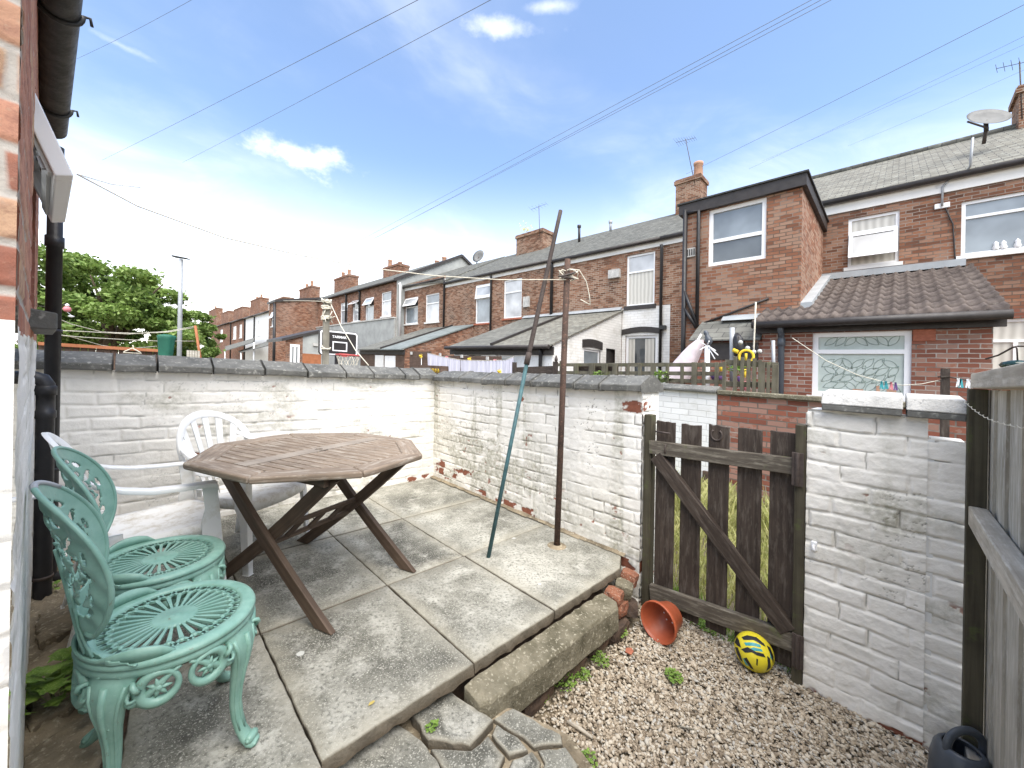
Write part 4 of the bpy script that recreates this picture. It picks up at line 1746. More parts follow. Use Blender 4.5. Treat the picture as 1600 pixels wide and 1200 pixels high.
# ================================================================ octagonal folding table
TS, TM = 2.345, .77
TH = .735
table = thing('octagonal_table', 'weathered octagonal slatted wooden table on crossed folding legs', 'table', (TS, TM, 0.002), rot=R(22.5))
AP = .545                        # half width across flats
RV = AP / math.cos(R(22.5))
octo = [(RV * math.cos(R(22.5 + 45 * k)), RV * math.sin(R(22.5 + 45 * k))) for k in range(8)]
IN = .435
ino = [(x * IN / AP, y * IN / AP) for x, y in octo]
for k in range(8):
    a, b, c, d = octo[k], octo[(k + 1) % 8], ino[(k + 1) % 8], ino[k]
    mid = Vector(((a[0] + b[0]) / 2, (a[1] + b[1]) / 2, 0)).normalized()
    tng = Vector((-mid.y, mid.x, 0))
    mb = MB(True)
    g = .0012
    pts = [Vector((p[0], p[1], 0)) + tng * (g if i in (0, 3) else -g) for i, p in enumerate((a, b, c, d))]
    top = [p + Vector((0, 0, TH)) for p in pts]
    mb.prism([tuple(p - Vector((0, 0, .032))) for p in top], (0, 0, .032))
    for i, f in enumerate(mb.f):
        mb.uv[i] = [(Vector(mb.v[q]).dot(tng) + k, Vector(mb.v[q]).dot(mid) + mb.v[q][2]) for q in f]
    mb.build('rim_board', 'teak', table, .010, 3)
# middle plank along local x with the parasol hole
mb = MB(True)
PW = .042
n = 14
hole = [(.021 * math.cos(2 * math.pi * i / n), .021 * math.sin(2 * math.pi * i / n)) for i in range(n)]
for sgn in (1, -1):
    mb.box(sgn * .03 if sgn > 0 else -IN + .002, IN - .002 if sgn > 0 else -.03, -PW, PW, TH - .022, TH - .001)
up = [(-.03, -PW), (.03, -PW)]
# ring of faces round the hole
outer = []
for i in range(n):
    t = 2 * math.pi * i / n
    sx, sy = math.cos(t), math.sin(t)
    k = 1 / max(abs(sx) / .03, abs(sy) / PW)
    outer.append((sx * k, sy * k))
for i in range(n):
    j = (i + 1) % n
    mb.poly([(outer[i][0], outer[i][1], TH - .001), (outer[j][0], outer[j][1], TH - .001), (hole[j][0], hole[j][1], TH - .001), (hole[i][0], hole[i][1], TH - .001)])
    mb.poly([(hole[i][0], hole[i][1], TH - .001), (hole[j][0], hole[j][1], TH - .001), (hole[j][0], hole[j][1], TH - .03), (hole[i][0], hole[i][1], TH - .03)])
for i, f in enumerate(mb.f):
    mb.uv[i] = [(mb.v[q][0] + 3.3, mb.v[q][1] + mb.v[q][2]) for q in f]
mb.build('centre_plank', 'teak_pale', table)
# slats across, cut to the inner octagon, on both sides of the plank
SW, SGAP = .0445, .0095
xk = -IN + .006
slats = []
while xk < IN - .01:
    for sgn in (1, -1):
        pl = [(xk, sgn * (PW + .004)), (xk + SW, sgn * (PW + .004)), (xk + SW, sgn * .6), (xk, sgn * .6)]
        if sgn < 0:
            pl = pl[::-1]
        for k in range(8):
            nx, ny = math.cos(R(45 * k)), math.sin(R(45 * k))
            pl = clip_poly(pl, nx, ny, IN - .002)
        if len(pl) > 2:
            mb = MB(True)
            mb.prism([(p[0], p[1], TH - .020) for p in pl], (0, 0, .018))
            for i, f in enumerate(mb.f):
                mb.uv[i] = [(mb.v[q][1] + xk * 13, mb.v[q][0] + mb.v[q][2]) for q in f]
            mb.build('slat', 'teak', table, .0025, 1)
    xk += SW + SGAP
# bearers below the top
for x in (-.30, .30):
    mb = MB(True)
    mb.bar((x, -.40, TH - .055), (x, .40, TH - .055), .028, .045)
    mb.build('bearer', 'teak_leg', table, .004)
# crossed legs: at x = +-, feet at y = +-.42
LX = .285
for sx in (1, -1):
    for sy in (1, -1):
        x = sx * (LX + (.016 if sy > 0 else -.016))
        pts = []
        for i in range(9):
            t = i / 8
            y = sy * (-.425 + .815 * t + .05 * math.sin(math.pi * t) * .5)
            pts.append((x, y, .0 + (TH - .05) * t))
        mb = MB(True)
        rows = []
        for i, p in enumerate(pts):
            q0, q1 = pts[max(0, i - 1)], pts[min(8, i + 1)]
            dy, dz = q1[1] - q0[1], q1[2] - q0[2]
            L = math.hypot(dy, dz)
            ny, nz = -dz / L, dy / L
            w = .032
            # ends cut level
            row = []
            for a in (-1, 1):
                yy, zz = p[1] + ny * w * a, p[2] + nz * w * a
                if i in (0, 8):
                    k = (p[2] - zz) / dz
                    yy, zz = yy + dy * k, p[2]
                for b in (-.015, .015):
                    row.append(mb.vert((x + b, yy, zz)))
            rows.append(row)
        for i in range(8):
            a, b = rows[i], rows[i + 1]
            u0, u1 = i * .11, (i + 1) * .11
            for (p, q, w0, w1) in ((0, 1, 0, .03), (1, 3, .03, .09), (3, 2, .09, .12), (2, 0, .12, .18)):
                mb.face((a[p], a[q], b[q], b[p]), [(u0, w0), (u0, w1), (u1, w1), (u1, w0)])
        mb.face((rows[0][0], rows[0][2], rows[0][3], rows[0][1]))
        mb.face((rows[8][0], rows[8][1], rows[8][3], rows[8][2]))
        mb.build('leg', 'teak_leg', table, .004)
# stretcher between the two crossings: two rails with slanted blocks
zc = (TH - .05) * .50
mb = MB(True)
mb.bar((-LX + .02, -.03, zc + .034), (LX - .02, -.03, zc + .034), .020, .026)
st = mb.build('stretcher', 'teak_leg', table, .004)
mb = MB(True)
mb.bar((-LX + .02, .026, zc - .056), (LX - .02, .026, zc - .056), .020, .026)
mb.build('stretcher', 'teak_leg', table, .004)
for x in (-.14, 0, .14):
    mb = MB(True)
    mb.bar((x - .03, .018, zc - .048), (x + .03, -.022, zc + .024), .030, .012, (0, 1, 0))
    mb.build('stretcher_block', 'teak_leg', table, .003)

# ================================================================ green cast-iron chairs
GC = 'green cast iron garden chairs'
SEAT = .415


def iron_chair(loc, rot, label):
    t = thing('garden_chair', label, 'chair', loc, GC, rot)
    # --- seat: rim, hub, pierced spokes
    mb = MB(True)
    mb.lathe([(.168, SEAT - .004), (.168, SEAT + .003), (.178, SEAT + .006), (.198, SEAT + .006), (.208, SEAT + .001), (.212, SEAT - .008), (.207, SEAT - .014),
              (.203, SEAT - .017), (.207, SEAT - .021), (.209, SEAT - .032), (.198, SEAT - .040), (.176, SEAT - .012), (.168, SEAT - .004)], 64)
    seat = mb.build('seat', 'green_iron', t)
    mb = MB(True)
    mb.lathe([(.001, SEAT + .004), (.014, SEAT + .005), (.018, SEAT + .001), (.03, SEAT + .003), (.034, SEAT), (.05, SEAT + .002), (.058, SEAT - .001), (.058, SEAT - .008), (.001, SEAT - .008)], 40)
    mb.build('seat_boss', 'green_iron', seat)
    mb = MB(True)
    n = 30
    for k in range(n):
        a = 2 * math.pi * (k + .5) / n
        c, s_ = math.cos(a), math.sin(a)
        mb.bar((.054 * c, .054 * s_, SEAT - .003), (.138 * c, .138 * s_, SEAT - .003), .006, .007, (0, 0, 1), .0115, .007)
        for sg in (-1, 1):
            a2 = a + sg * math.pi / n
            mb.bar((.134 * c, .134 * s_, SEAT - .003), (.155 * math.cos(a2), .155 * math.sin(a2), SEAT - .003), .0075, .007)
            mb.bar((.152 * math.cos(a2), .152 * math.sin(a2), SEAT - .003), (.172 * math.cos(a2 + sg * -.035), .172 * math.sin(a2 + sg * -.035), SEAT - .003), .010, .007)
        mb.lathe([(.0075, SEAT - .0065), (.0075, SEAT + .0005), (.0001, SEAT + .0015)], 8, (.139 * c, .139 * s_, 0))
    mb.build('pierced_panel', 'green_iron', seat)
    # --- back: pierced oval on a curved shell, narrowing to a waist and spreading into a band on the seat rim
    ZC, HW, HH = .665, .205, .215

    def shell(a, z, off=0.0):
        th = a / .245
        h = z - SEAT
        x = -.192 + .245 * (1 - math.cos(th)) - .11 * h - .16 * h * h
        y = .245 * math.sin(th)
        return (x - off * math.cos(th), y + off * math.sin(th) * .8, z)

    def inside(a, z):
        e = math.hypot(a / HW, (z - ZC) / HH)
        if e < 1:
            return True, 1 - e
        wz = SEAT + .005
        # waist
        if wz <= z < ZC:
            w = .075 + .20 * max(0, (.055 - (z - SEAT)) / .055) ** 2.2
            if abs(a) < w:
                return True, .25
        return False, 0

    def ell(a, z, ca, cz, ra, rz, rot=0):
        dx, dz = a - ca, z - cz
        c, s_ = math.cos(rot), math.sin(rot)
        x, y = dx * c + dz * s_, -dx * s_ + dz * c
        return (x / (ra * 1.42 + .0016)) ** 2 + (y / (rz * 1.42 + .0016)) ** 2 < 1

    def hole(a, z):
        b = abs(a)
        H = z - ZC
        # three columns of slots down the middle
        for cz in [-.13 + .032 * i for i in range(9)]:
            if ell(b, H, .0085, cz, .0042, .0125):
                return True
        for cz in (-.10, -.04, .02, .08):
            if ell(b, H, .036, cz, .011, .010):
                return True
            if ell(b, H, .040, cz + .030, .014, .0055, .7):
                return True
        for (ca, cz, ra, rz, ro) in ((.070, -.055, .020, .009, .5), (.078, -.02, .008, .017, -.5), (.066, .02, .012, .010, 0), (.083, .05, .018, .007, .8),
                                     (.064, .075, .008, .014, .3), (.045, .125, .012, .007, -.5), (.078, .10, .012, .006, -.6), (.11, -.06, .007, .024, -.35),
                                     (.115, .005, .009, .013, .2), (.108, .045, .007, .018, .6), (.135, -.03, .007, .018, -.2), (.137, .03, .006, .02, .25),
                                     (.12, .085, .016, .006, .9), (.09, .135, .014, .005, -.5), (.15, .0, .004, .012, 0), (.060, -.098, .010, .014, .4),
                                     (.095, -.105, .020, .010, .35), (.125, -.10, .010, .008, .4), (.035, -.135, .006, .010, 0), (.155, .05, .004, .012, .3),
                                     (.05, .155, .010, .004, -.3), (.02, .165, .007, .005, 0), (.145, -.065, .005, .012, -.3)):
            if ell(b, H, ca, cz, ra, rz, ro):
                return True
        # small drilled dots on the waist
        for (ca, cz) in ((0, -.175), (.014, -.19), (0, -.205), (.03, -.18), (.02, -.222), (.042, -.205), (0, -.226)):
            if math.hypot(b - ca, H - cz) < .0048:
                return True
        return False

    mb = MB(True)
    NA, NZ = 110, 124
    idx = {}
    mb.smooth = True

    def vid(i, j, side):
        k = (i, j, side)
        if k not in idx:
            a = -.225 + .45 * i / NA
            z = SEAT + .004 + (.886 - SEAT - .004) * j / NZ
            ok, e = inside(a, z)
            bulge = .004 * math.sin(a * 90) * math.sin(z * 70)
            idx[k] = mb.vert(shell(a, z, (.0025 if side else -.0018) + (bulge if side else 0)))
        return idx[k]

    cell = {}
    for i in range(NA):
        for j in range(NZ):
            a = -.225 + .45 * (i + .5) / NA
            z = SEAT + .004 + (.886 - SEAT - .004) * (j + .5) / NZ
            if inside(a, z)[0] and not hole(a, z):
                cell[i, j] = 1
    for (i, j) in cell:
        mb.face((vid(i, j, 1), vid(i, j + 1, 1), vid(i + 1, j + 1, 1), vid(i + 1, j, 1)))
        mb.face((vid(i, j, 0), vid(i + 1, j, 0), vid(i + 1, j + 1, 0), vid(i, j + 1, 0)))
        for di, dj, p, q in ((-1, 0, (0, 0), (0, 1)), (1, 0, (1, 1), (1, 0)), (0, -1, (1, 0), (0, 0)), (0, 1, (0, 1), (1, 1))):
            if (i + di, j + dj) not in cell:
                mb.face((vid(i + p[0], j + p[1], 1), vid(i + p[0], j + p[1], 0), vid(i + q[0], j + q[1], 0), vid(i + q[0], j + q[1], 1)))
    back = mb.build('backrest', 'green_iron', t)
    # rim of the oval, ending in two scrolled lobes at the waist
    pts = []
    for i in range(61):
        th = R(-90 + 42 + (360 - 84) * i / 60)
        pts.append(shell(HW * math.cos(th), ZC + HH * math.sin(th), .001))
    c0 = (HW * math.cos(R(-48)), ZC + HH * math.sin(R(-48)))
    curl = [shell(c0[0] - .012 * i * .9, c0[1] - .012 + .004 * (i - 2) ** 2 * .35, .001) for i in range(1, 5)]
    mir = [(p[0], -p[1], p[2]) for p in curl]
    mb = MB(True)
    mb.tube(list(reversed(curl)) + pts + mir, .0068, 8, flat=1.0)
    mb.build('back_rim', 'green_iron', back)
    # raised ribs running up the back from the seat
    mb = MB(True)
    for sg in (-1, 1):
        mb.tube([shell(sg * (.03 + .05 * max(0, 1 - i / 5.0) ** 2 + .03 * (i / 14)), SEAT + .02 + .026 * i, .006) for i in range(12)], .0045, 6)
        mb.tube([shell(sg * (.062 + .05 * max(0, 1 - i / 4.0) ** 2 + .012 * i / 8), SEAT + .02 + .026 * i, .005) for i in range(8)], .0038, 6)
    mb.build('raised_rib', 'green_iron', back)
    # band round the back of the rim with a wing lying along each side
    mb = MB(True)
    N = 44
    rows = []
    for i in range(N + 1):
        th = R(-84 + 168 * i / N)
        u = abs(i / N - .5) * 2
        h = .014 + (.022 * math.sin(math.pi * min(1, max(0, (u - .45) / .55))) ** 1.0) * (1 if u > .45 else 0)
        if u > .93:
            h *= (1 - u) / .07 * .8 + .2
        flare = .020 * max(0, (u - .45) / .55) ** 1.5
        r0, r1 = .200 - flare * .6, .206 - flare
        x, y = -math.cos(th), math.sin(th)
        rows.append([mb.vert((x * r0, y * r0, SEAT + .004)), mb.vert((x * r1, y * r1, SEAT + .004 + h)), mb.vert((x * (r1 + .007), y * (r1 + .007), SEAT + .004 + h)), mb.vert((x * (r0 + .010), y * (r0 + .010), SEAT + .004))])
    mb.smooth = True
    for i in range(N):
        for k in range(4):
            j = (k + 1) % 4
            mb.face((rows[i][k], rows[i + 1][k], rows[i + 1][j], rows[i][j]))
    mb.smooth = False
    mb.face(rows[0])
    mb.face(rows[-1][::-1])
    mb.build('side_wing', 'green_iron', back)
    # --- four cabriole legs with pierced brackets
    for q in range(4):
        a = R(45 + 90 * q)
        ca, sa = math.cos(a), math.sin(a)

        def lp(r, tn, z):
            return (ca * r - sa * tn, sa * r + ca * tn, z)
        mb = MB(True)
        path = [(.186, SEAT - .034, .062, .016), (.196, .365, .056, .022), (.204, .33, .047, .024), (.204, .29, .036, .022), (.198, .245, .026, .019), (.192, .19, .0205, .016),
                (.190, .14, .018, .015), (.196, .095, .0175, .0145), (.208, .058, .018, .014), (.224, .032, .021, .014), (.242, .016, .025, .013), (.255, .011, .022, .0105), (.262, .010, .012, .008)]
        NR = 12
        rings = []
        mb.smooth = True
        for i, (r, z, w, dth) in enumerate(path):
            r0, z0 = path[max(0, i - 1)][:2]
            r1, z1 = path[min(len(path) - 1, i + 1)][:2]
            L = math.hypot(r1 - r0, z1 - z0)
            nr, nz = -(z1 - z0) / L, (r1 - r0) / L
            ring = []
            for k in range(NR):
                ph = 2 * math.pi * k / NR
                cx, cy = math.cos(ph), math.sin(ph)
                bx = math.copysign(abs(cx) ** .7, cx) * w
                by = math.copysign(abs(cy) ** .8, cy) * dth * (1 - .25 * abs(cx))
                ring.append(mb.vert(lp(r + nr * by, bx, z + nz * by)))
            rings.append(ring)
        for i in range(len(rings) - 1):
            for k in range(NR):
                j = (k + 1) % NR
                mb.face((rings[i][k], rings[i][j], rings[i + 1][j], rings[i + 1][k]))
        mb.smooth = False
        mb.face(rings[0])
        mb.face(rings[-1][::-1])
        # relief: centre ridge, beads, side beading
        mb.tube([lp(r + d_ * .95, 0, z) for r, z, w, d_ in path[1:9]], [.009, .009, .0075, .006, .005, .0045, .004, .003], 6)
        for sg in (-1, 1):
            mb.tube([lp(r + d_ * .55, sg * w * .78, z) for r, z, w, d_ in path[1:9]], [.006, .006, .005, .004, .0035, .003, .003, .0025], 6)
            # leaf scrolls at the shoulder
            mb.tube([lp(.205 + .010 * math.sin(i), sg * (.060 + .013 * math.cos(i * .55)), .345 + .022 * math.sin(i * .55)) for i in range(12)], [.0075 - .0003 * i for i in range(12)], 6)
            for i in range(6):
                z = .255 - .026 * i
                mb.lathe([(.0042, 0), (.003, .003), (.0001, .0045)], 6, lp(.214 - .006 * min(i, 3), sg * .0105, z), (ca, sa, 0))
        # foot scroll
        mb.lathe([(.0001, -.021), (.010, -.020), (.013, -.012), (.013, .012), (.010, .020), (.0001, .021)], 12, lp(.243, 0, .028), (-sa, ca, 0))
        mb.lathe([(.0001, -.025), (.006, -.024), (.007, 0), (.006, .024), (.0001, .025)], 10, lp(.243, 0, .028), (-sa, ca, 0))
        leg = mb.build('leg', 'green_iron', t)
        # brackets each side: crescent ring with a star flower, lying on the seat's curve
        mb = MB(True)
        for sg in (-1, 1):
            def rp(arc, z, rr=.203):
                th = a + sg * arc
                return (math.cos(th) * rr, math.sin(th) * rr, z)
            cen, zc_ = .52, .338
            ring = []
            for i in range(28):
                ph = 2 * math.pi * i / 28
                ring.append(rp(cen + .20 * math.cos(ph), zc_ + .040 * math.sin(ph)))
            mb.tube(ring, [.0075 + .0045 * (1 + math.cos(2 * math.pi * i / 28 + 2.6)) for i in range(28)], 6, closed=True)
            # petals
            for i in range(7):
                ph = 2 * math.pi * i / 7
                p0 = rp(cen, zc_, .206)
                p1 = rp(cen + .135 * math.cos(ph), zc_ + .027 * math.sin(ph), .206)
                mb.tube([p0, tuple((p0[k] + p1[k]) / 2 for k in range(3)), p1], [.0035, .0062, .0012], 6)
            mb.lathe([(.010, -.003), (.009, .004), (.005, .007), (.0001, .008)], 10, rp(cen, zc_, .206), rp(cen, 0, 1))
            # upper web joining bracket to the seat rim, and the sweep to the next bracket
            mb.tube([rp(.10 + .075 * i, SEAT - .030 - .004 * math.sin(i), .199) for i in range(10)], [.011, .010, .009, .009, .009, .009, .009, .008, .007, .004], 6)
            mb.tube([rp(.30 + .055 * i, .300 + .013 * i - .0004 * i * i, .203) for i in range(9)], [.007, .009, .010, .010, .009, .008, .007, .006, .005], 6)
            mb.tube([rp(.18 + .03 * i, .315 - .006 * i + .0016 * i * i, .207) for i in range(7)], [.004, .008, .011, .012, .010, .007, .004], 6)
        mb.build('bracket', 'green_iron', leg)
    return t


c1 = iron_chair((1.605, .112, .0), R(3), 'nearest green cast iron chair, worn pale with a painted highlight along the back top')
c2 = copy_tree(c1)
c2.location = W(2.10, .10, .0)
c2.rotation_euler = site_rot(R(-4))
c2['label'] = 'second green cast iron chair, tucked behind the first beside the table'
# pale patch on the first chair's back rim: worn paint plus painted highlight
mb = MB(True)
HW, HH, ZC = .205, .215, .665


def shell1(a, z, off):
    th = a / .245
    h = z - SEAT
    return (-.192 + .245 * (1 - math.cos(th)) - .11 * h - .16 * h * h - off * math.cos(th), .245 * math.sin(th) + off * math.sin(th) * .8, z)


mb.tube([shell1(HW * math.cos(R(d_)), ZC + HH * math.sin(R(d_)), .001) for d_ in range(55, 101, 5)], .0074, 8)
mb.build('worn_highlight_rim', 'metal', [c for c in c1.children if c.name.startswith('backrest')][0])

# ================================================================ white plastic armchairs
WC = 'white plastic garden armchairs'


def plastic_chair(loc, rot, label):
    t = thing('plastic_chair', label, 'chair', loc, WC, rot)
    # local: x forward, y to the side
    SZ = .415
    # seat: dished sheet with a rolled apron
    mb = MB(True)
    mb.smooth = True
    NX, NY = 14, 14
    g = []
    for i in range(NX + 1):
        x = -.22 + .45 * i / NX
        hw = .205 + .025 * (i / NX)
        row = []
        for j in range(NY + 1):
            v = -1 + 2 * j / NY
            xx = x + (.03 * (1 - v * v) if i == NX else 0) * 1
            z = SZ - .016 * (1 - v * v) * math.sin(math.pi * min(1, i / NX + .1)) + (-.012 if i == NX else 0) - .02 * (1 - i / NX)
            row.append(mb.vert((xx, v * hw, z)))
        g.append(row)
    for i in range(NX):
        for j in range(NY):
            mb.face((g[i][j], g[i + 1][j], g[i + 1][j + 1], g[i][j + 1]))
    rim = [g[i][0] for i in range(NX + 1)] + g[NX][1:] + [g[i][NY] for i in range(NX - 1, -1, -1)] + g[0][NY - 1:0:-1]
    low = []
    for k in rim:
        p = mb.v[k]
        f = 1.02
        low.append(mb.vert((p[0] * f, p[1] * f, p[2] - .055)))
    for k in range(len(rim)):
        j = (k + 1) % len(rim)
        mb.face((rim[k], low[k], low[j], rim[j]))
    so = mb.build('seat', 'plastic_seat', t)
    so.modifiers.new('thick', 'SOLIDIFY').thickness = .005
    # legs: splayed, L-shaped in section
    for sx in (1, -1):
        for sy in (1, -1):
            mb = MB(True)
            if sx > 0:
                top, foot = (.21, sy * .245, .615), (.265, sy * .262, 0)
            else:
                top, foot = (-.19, sy * .205, .44), (-.275, sy * .235, 0)
            rows = []
            N = 10
            for i in range(N + 1):
                k = i / N
                x = top[0] + (foot[0] - top[0]) * k
                y = top[1] + (foot[1] - top[1]) * k
                z = top[2] + (foot[2] - top[2]) * k
                w = .062 - .022 * k + (.035 * math.exp(-((z - SZ + .02) / .05) ** 2) if sx > 0 else .03 * math.exp(-((z - SZ + .02) / .05) ** 2))
                d = .045 - .012 * k
                t_ = .007
                # outline of an L: outer face along x, front face along y
                rows.append([mb.vert(q) for q in ((x, y, z), (x - sx * w, y, z), (x - sx * w, y - sy * t_, z), (x - sx * t_, y - sy * t_, z), (x - sx * t_, y - sy * d, z), (x, y - sy * d, z))])
            for i in range(N):
                for k in range(6):
                    j = (k + 1) % 6
                    mb.face((rows[i][k], rows[i][j], rows[i + 1][j], rows[i + 1][k]))
            mb.face(rows[0])
            mb.face(rows[-1][::-1])
            mb.build('leg', 'plastic', t, .003)
    # arms: flat bands from the back hoop forward and down to the front legs
    for sy in (1, -1):
        mb = MB(True)
        key = [(-.262, .190, .735, 1.2), (-.20, .232, .69, .9), (-.12, .250, .655, .45), (-.03, .255, .632, .1), (.08, .254, .625, 0), (.17, .252, .624, 0), (.205, .250, .618, -.4), (.214, .248, .59, -1.2)]
        pts = []
        for i in range(len(key) - 1):
            for k in range(5):
                f = k / 5
                pts.append(tuple(key[i][c] * (1 - f) + key[i + 1][c] * f for c in range(4)))
        pts.append(key[-1])
        rows = []
        for (x, y, z, rl) in pts:
            hw = .030
            c, s_ = math.cos(rl * .6), math.sin(rl * .6)
            rows.append([mb.vert(q) for q in ((x, sy * (y - hw * c), z - hw * s_ * .6), (x, sy * (y + hw * c), z - abs(hw * s_) * .6), (x, sy * (y + hw * c + .002), z - .020 - abs(hw * s_) * .6), (x, sy * (y - hw * c), z - .012 - hw * s_ * .6))])
        mb.smooth = True
        for i in range(len(rows) - 1):
            for k in range(4):
                j = (k + 1) % 4
                mb.face((rows[i][k], rows[i + 1][k], rows[i + 1][j], rows[i][j]))
        mb.smooth = False
        mb.face(rows[0][::-1])
        mb.face(rows[-1])
        mb.build('armrest', 'plastic', t, .004)
    # back: an oval hoop leaning back, with fanned slats
    def bp(a, h, off=0.0):
        # a sideways, h above the seat
        return (-.205 - .26 * h + .22 * (a * a) / .25 * 1.1 + off, a, SZ + h)
    mb = MB(True)
    NR = 40
    rows = []
    for i in range(NR):
        ph = 2 * math.pi * i / NR
        c, s_ = math.cos(ph), math.sin(ph)
        w = .040 if s_ > -.3 else .028
        ro = (.255, .205)
        ri = (.255 - w, .205 - w)
        zc_ = .255
        o0 = bp(ro[0] * c, zc_ + ro[1] * s_)
        i0 = bp(ri[0] * c, zc_ + ri[1] * s_)
        o1 = bp(ro[0] * c, zc_ + ro[1] * s_, -.020)
        i1 = bp(ri[0] * c, zc_ + ri[1] * s_, -.006)
        rows.append([mb.vert(o0), mb.vert(i0), mb.vert(i1), mb.vert(o1)])
    mb.smooth = True
    for i in range(NR):
        a, b = rows[i], rows[(i + 1) % NR]
        for k in range(4):
            j = (k + 1) % 4
            mb.face((a[k], b[k], b[j], a[j]))
    hoop = mb.build('backrest', 'plastic', t, .004)
    for k in range(5):
        v = (k - 2) / 2
        mb = MB(True)
        rows = []
        for i in range(9):
            f = i / 8
            a = v * (.095 + .085 * f)
            h = .03 + f * (.255 + .185 * math.sqrt(max(0, 1 - (v * .175 / .23) ** 2)) - .03)
            w = .013 + .008 * f
            rows.append([mb.vert(q) for q in (bp(a - w, h, -.004), bp(a + w, h, -.004), bp(a + w, h, -.010), bp(a - w, h, -.010))])
        for i in range(8):
            for q in range(4):
                j = (q + 1) % 4
                mb.face((rows[i][q], rows[i + 1][q], rows[i + 1][j], rows[i][j]))
        mb.build('slat', 'plastic', hoop)
    return t


def site_of(x, y, z=0):
    return ((y - x) / Q2, (x + y) / Q2, z)


pa = (2.62, .085)
ca_ = plastic_chair((pa[0], pa[1], -.004), R(45 + 5), 'white plastic armchair with arms towards the table, behind the green chairs')
ca_.rotation_euler = site_rot(R(6))
cb_ = copy_tree(ca_)
pb = site_of(-1.69, 2.46)
cb_.location = W(pb[0], pb[1], .002)
cb_.rotation_euler = site_rot(R(-45 - 8))
cb_['label'] = 'white plastic armchair pushed under the octagonal table, its slatted back against the wall'

# ================================================================ clothes poles and line
rp0, rp1 = depth(870, 854, 2.80), depth(887, 405, 2.80)
rp0 = on('z', 870, 853, .0)
Yp = (rp0[0] + rp0[1]) / Q2
rp1 = depth(887, 405, Yp)
rust = thing('washing_line_post', 'rusty brown steel washing line post with a cleat, set in the paving', 'post', (rp0[0], rp0[1], 0))
mb = MB()
mb.tube([(rp0[0], rp0[1], -.03), tuple((Vector(rp0) + Vector(rp1)) / 2), rp1], .0215, 14)
mb.build('pole', 'rust', rust)
cl = depth(886, 430, Yp - .035)
cdir = (Vector(W(0, 1, 0)) - Vector(W(0, 0, 0)))
mb = MB()
e0, e1 = depth(872, 432, Yp - .05), depth(900, 425, Yp - .05)
mb.tube([e0, depth(880, 431, Yp - .04), depth(892, 428, Yp - .04), e1], [.005, .008, .008, .005], 8)
mb.tube([depth(878, 434, Yp - .05), depth(886, 433, Yp - .035), depth(897, 436, Yp - .05)], [.005, .008, .005], 8)
mb.build('cleat', 'iron_dark', rust)
mb = MB()
rg = random.Random(2)
pts = []
for i in range(46):
    a = i * .95
    c = depth(886 + 10 * math.sin(a * .5), 430 + 7 * math.sin(a * .83 + 1), Yp)
    pts.append((c[0] + .036 * math.cos(a), c[1] + .036 * math.sin(a), c[2]))
mb.tube(pts, .004, 6)
mb.tube([depth(889, 420, Yp - .03), depth(905, 422, Yp - .02), depth(916, 440, Yp), depth(921, 462, Yp), depth(922, 476, Yp)], .0035, 6)
mb.tube([depth(922, 476, Yp), depth(916, 473, Yp), depth(907, 468, Yp)], .0035, 6)
mb.build('rope_coil', 'rope', rust)
mb = MB()
c = depth(870, 853, Yp)
mb.lathe([(.075, -.002), (.06, .006), (.03, .010), (.026, .012)], 18, (rp0[0], rp0[1], 0))
mb.build('mortar_collar', 'dirt', rust)

pp0 = on('z', 763, 871, 0.0)
Y0 = (pp0[0] + pp0[1]) / Q2
Y1 = Yp + .02
pj = depth(824, 563, Y0 + (Y1 - Y0) * .57)
pp1 = depth(876, 329, Y1)
prop = thing('clothes_prop', 'slim clothes prop, teal below and dark above, leaning across the side wall', 'clothes prop', (pp0[0], pp0[1], 0))
mb = MB()
mb.tube([pp0, pj], .0135, 12)
mb.build('lower_pole', 'teal', prop)
mb = MB()
mb.tube([tuple(Vector(pj) - (Vector(pp1) - Vector(pj)).normalized() * .03), tuple(Vector(pj) + (Vector(pp1) - Vector(pj)) * .05)], .020, 12)
mb.build('socket', 'prop_dark', prop)
mb = MB()
n = 12
pts = [tuple(Vector(pj).lerp(Vector(pp1), i / n)) for i in range(n + 1)]
mb.tube(pts, [.017 - .003 * i / n for i in range(n + 1)], 10)
mb.build('upper_pole', 'prop_dark', prop)

# the washing line from the house to the rusty post
la, lb = depth(120, 272, 1.75), depth(884, 437, Yp - .03)
mb = MB()
pts = []
tgt_px = [(120, 272), (215, 322), (350, 371), (470, 399), (580, 419), (680, 431), (780, 437), (884, 437)]
for i, (a, b) in enumerate(tgt_px):
    pts.append(depth(a, b, 1.75 + (Yp - .03 - 1.75) * (i / 7.0)))
mb.tube(pts, .0032, 6)
single(mb, 'washing_line', 'rope', 'white washing line sagging from the house gutter to the rusty post', 'washing line')
mb = MB()
pts = [depth(120 + (1600 - 120) * 0 + d_[0], d_[1], d_[2]) for d_ in ((0, 272, 1.75), (55, 288, 1.9), (100, 293, 2.0))]
mb.tube(pts, .002, 5)
single(mb, 'washing_line', 'rope', 'short loose end of white line beside the open window sash', 'washing line')

# ================================================================ things on the gravel
gp = lambda px, py, z=YZ + .01: on('z', px, py, z)
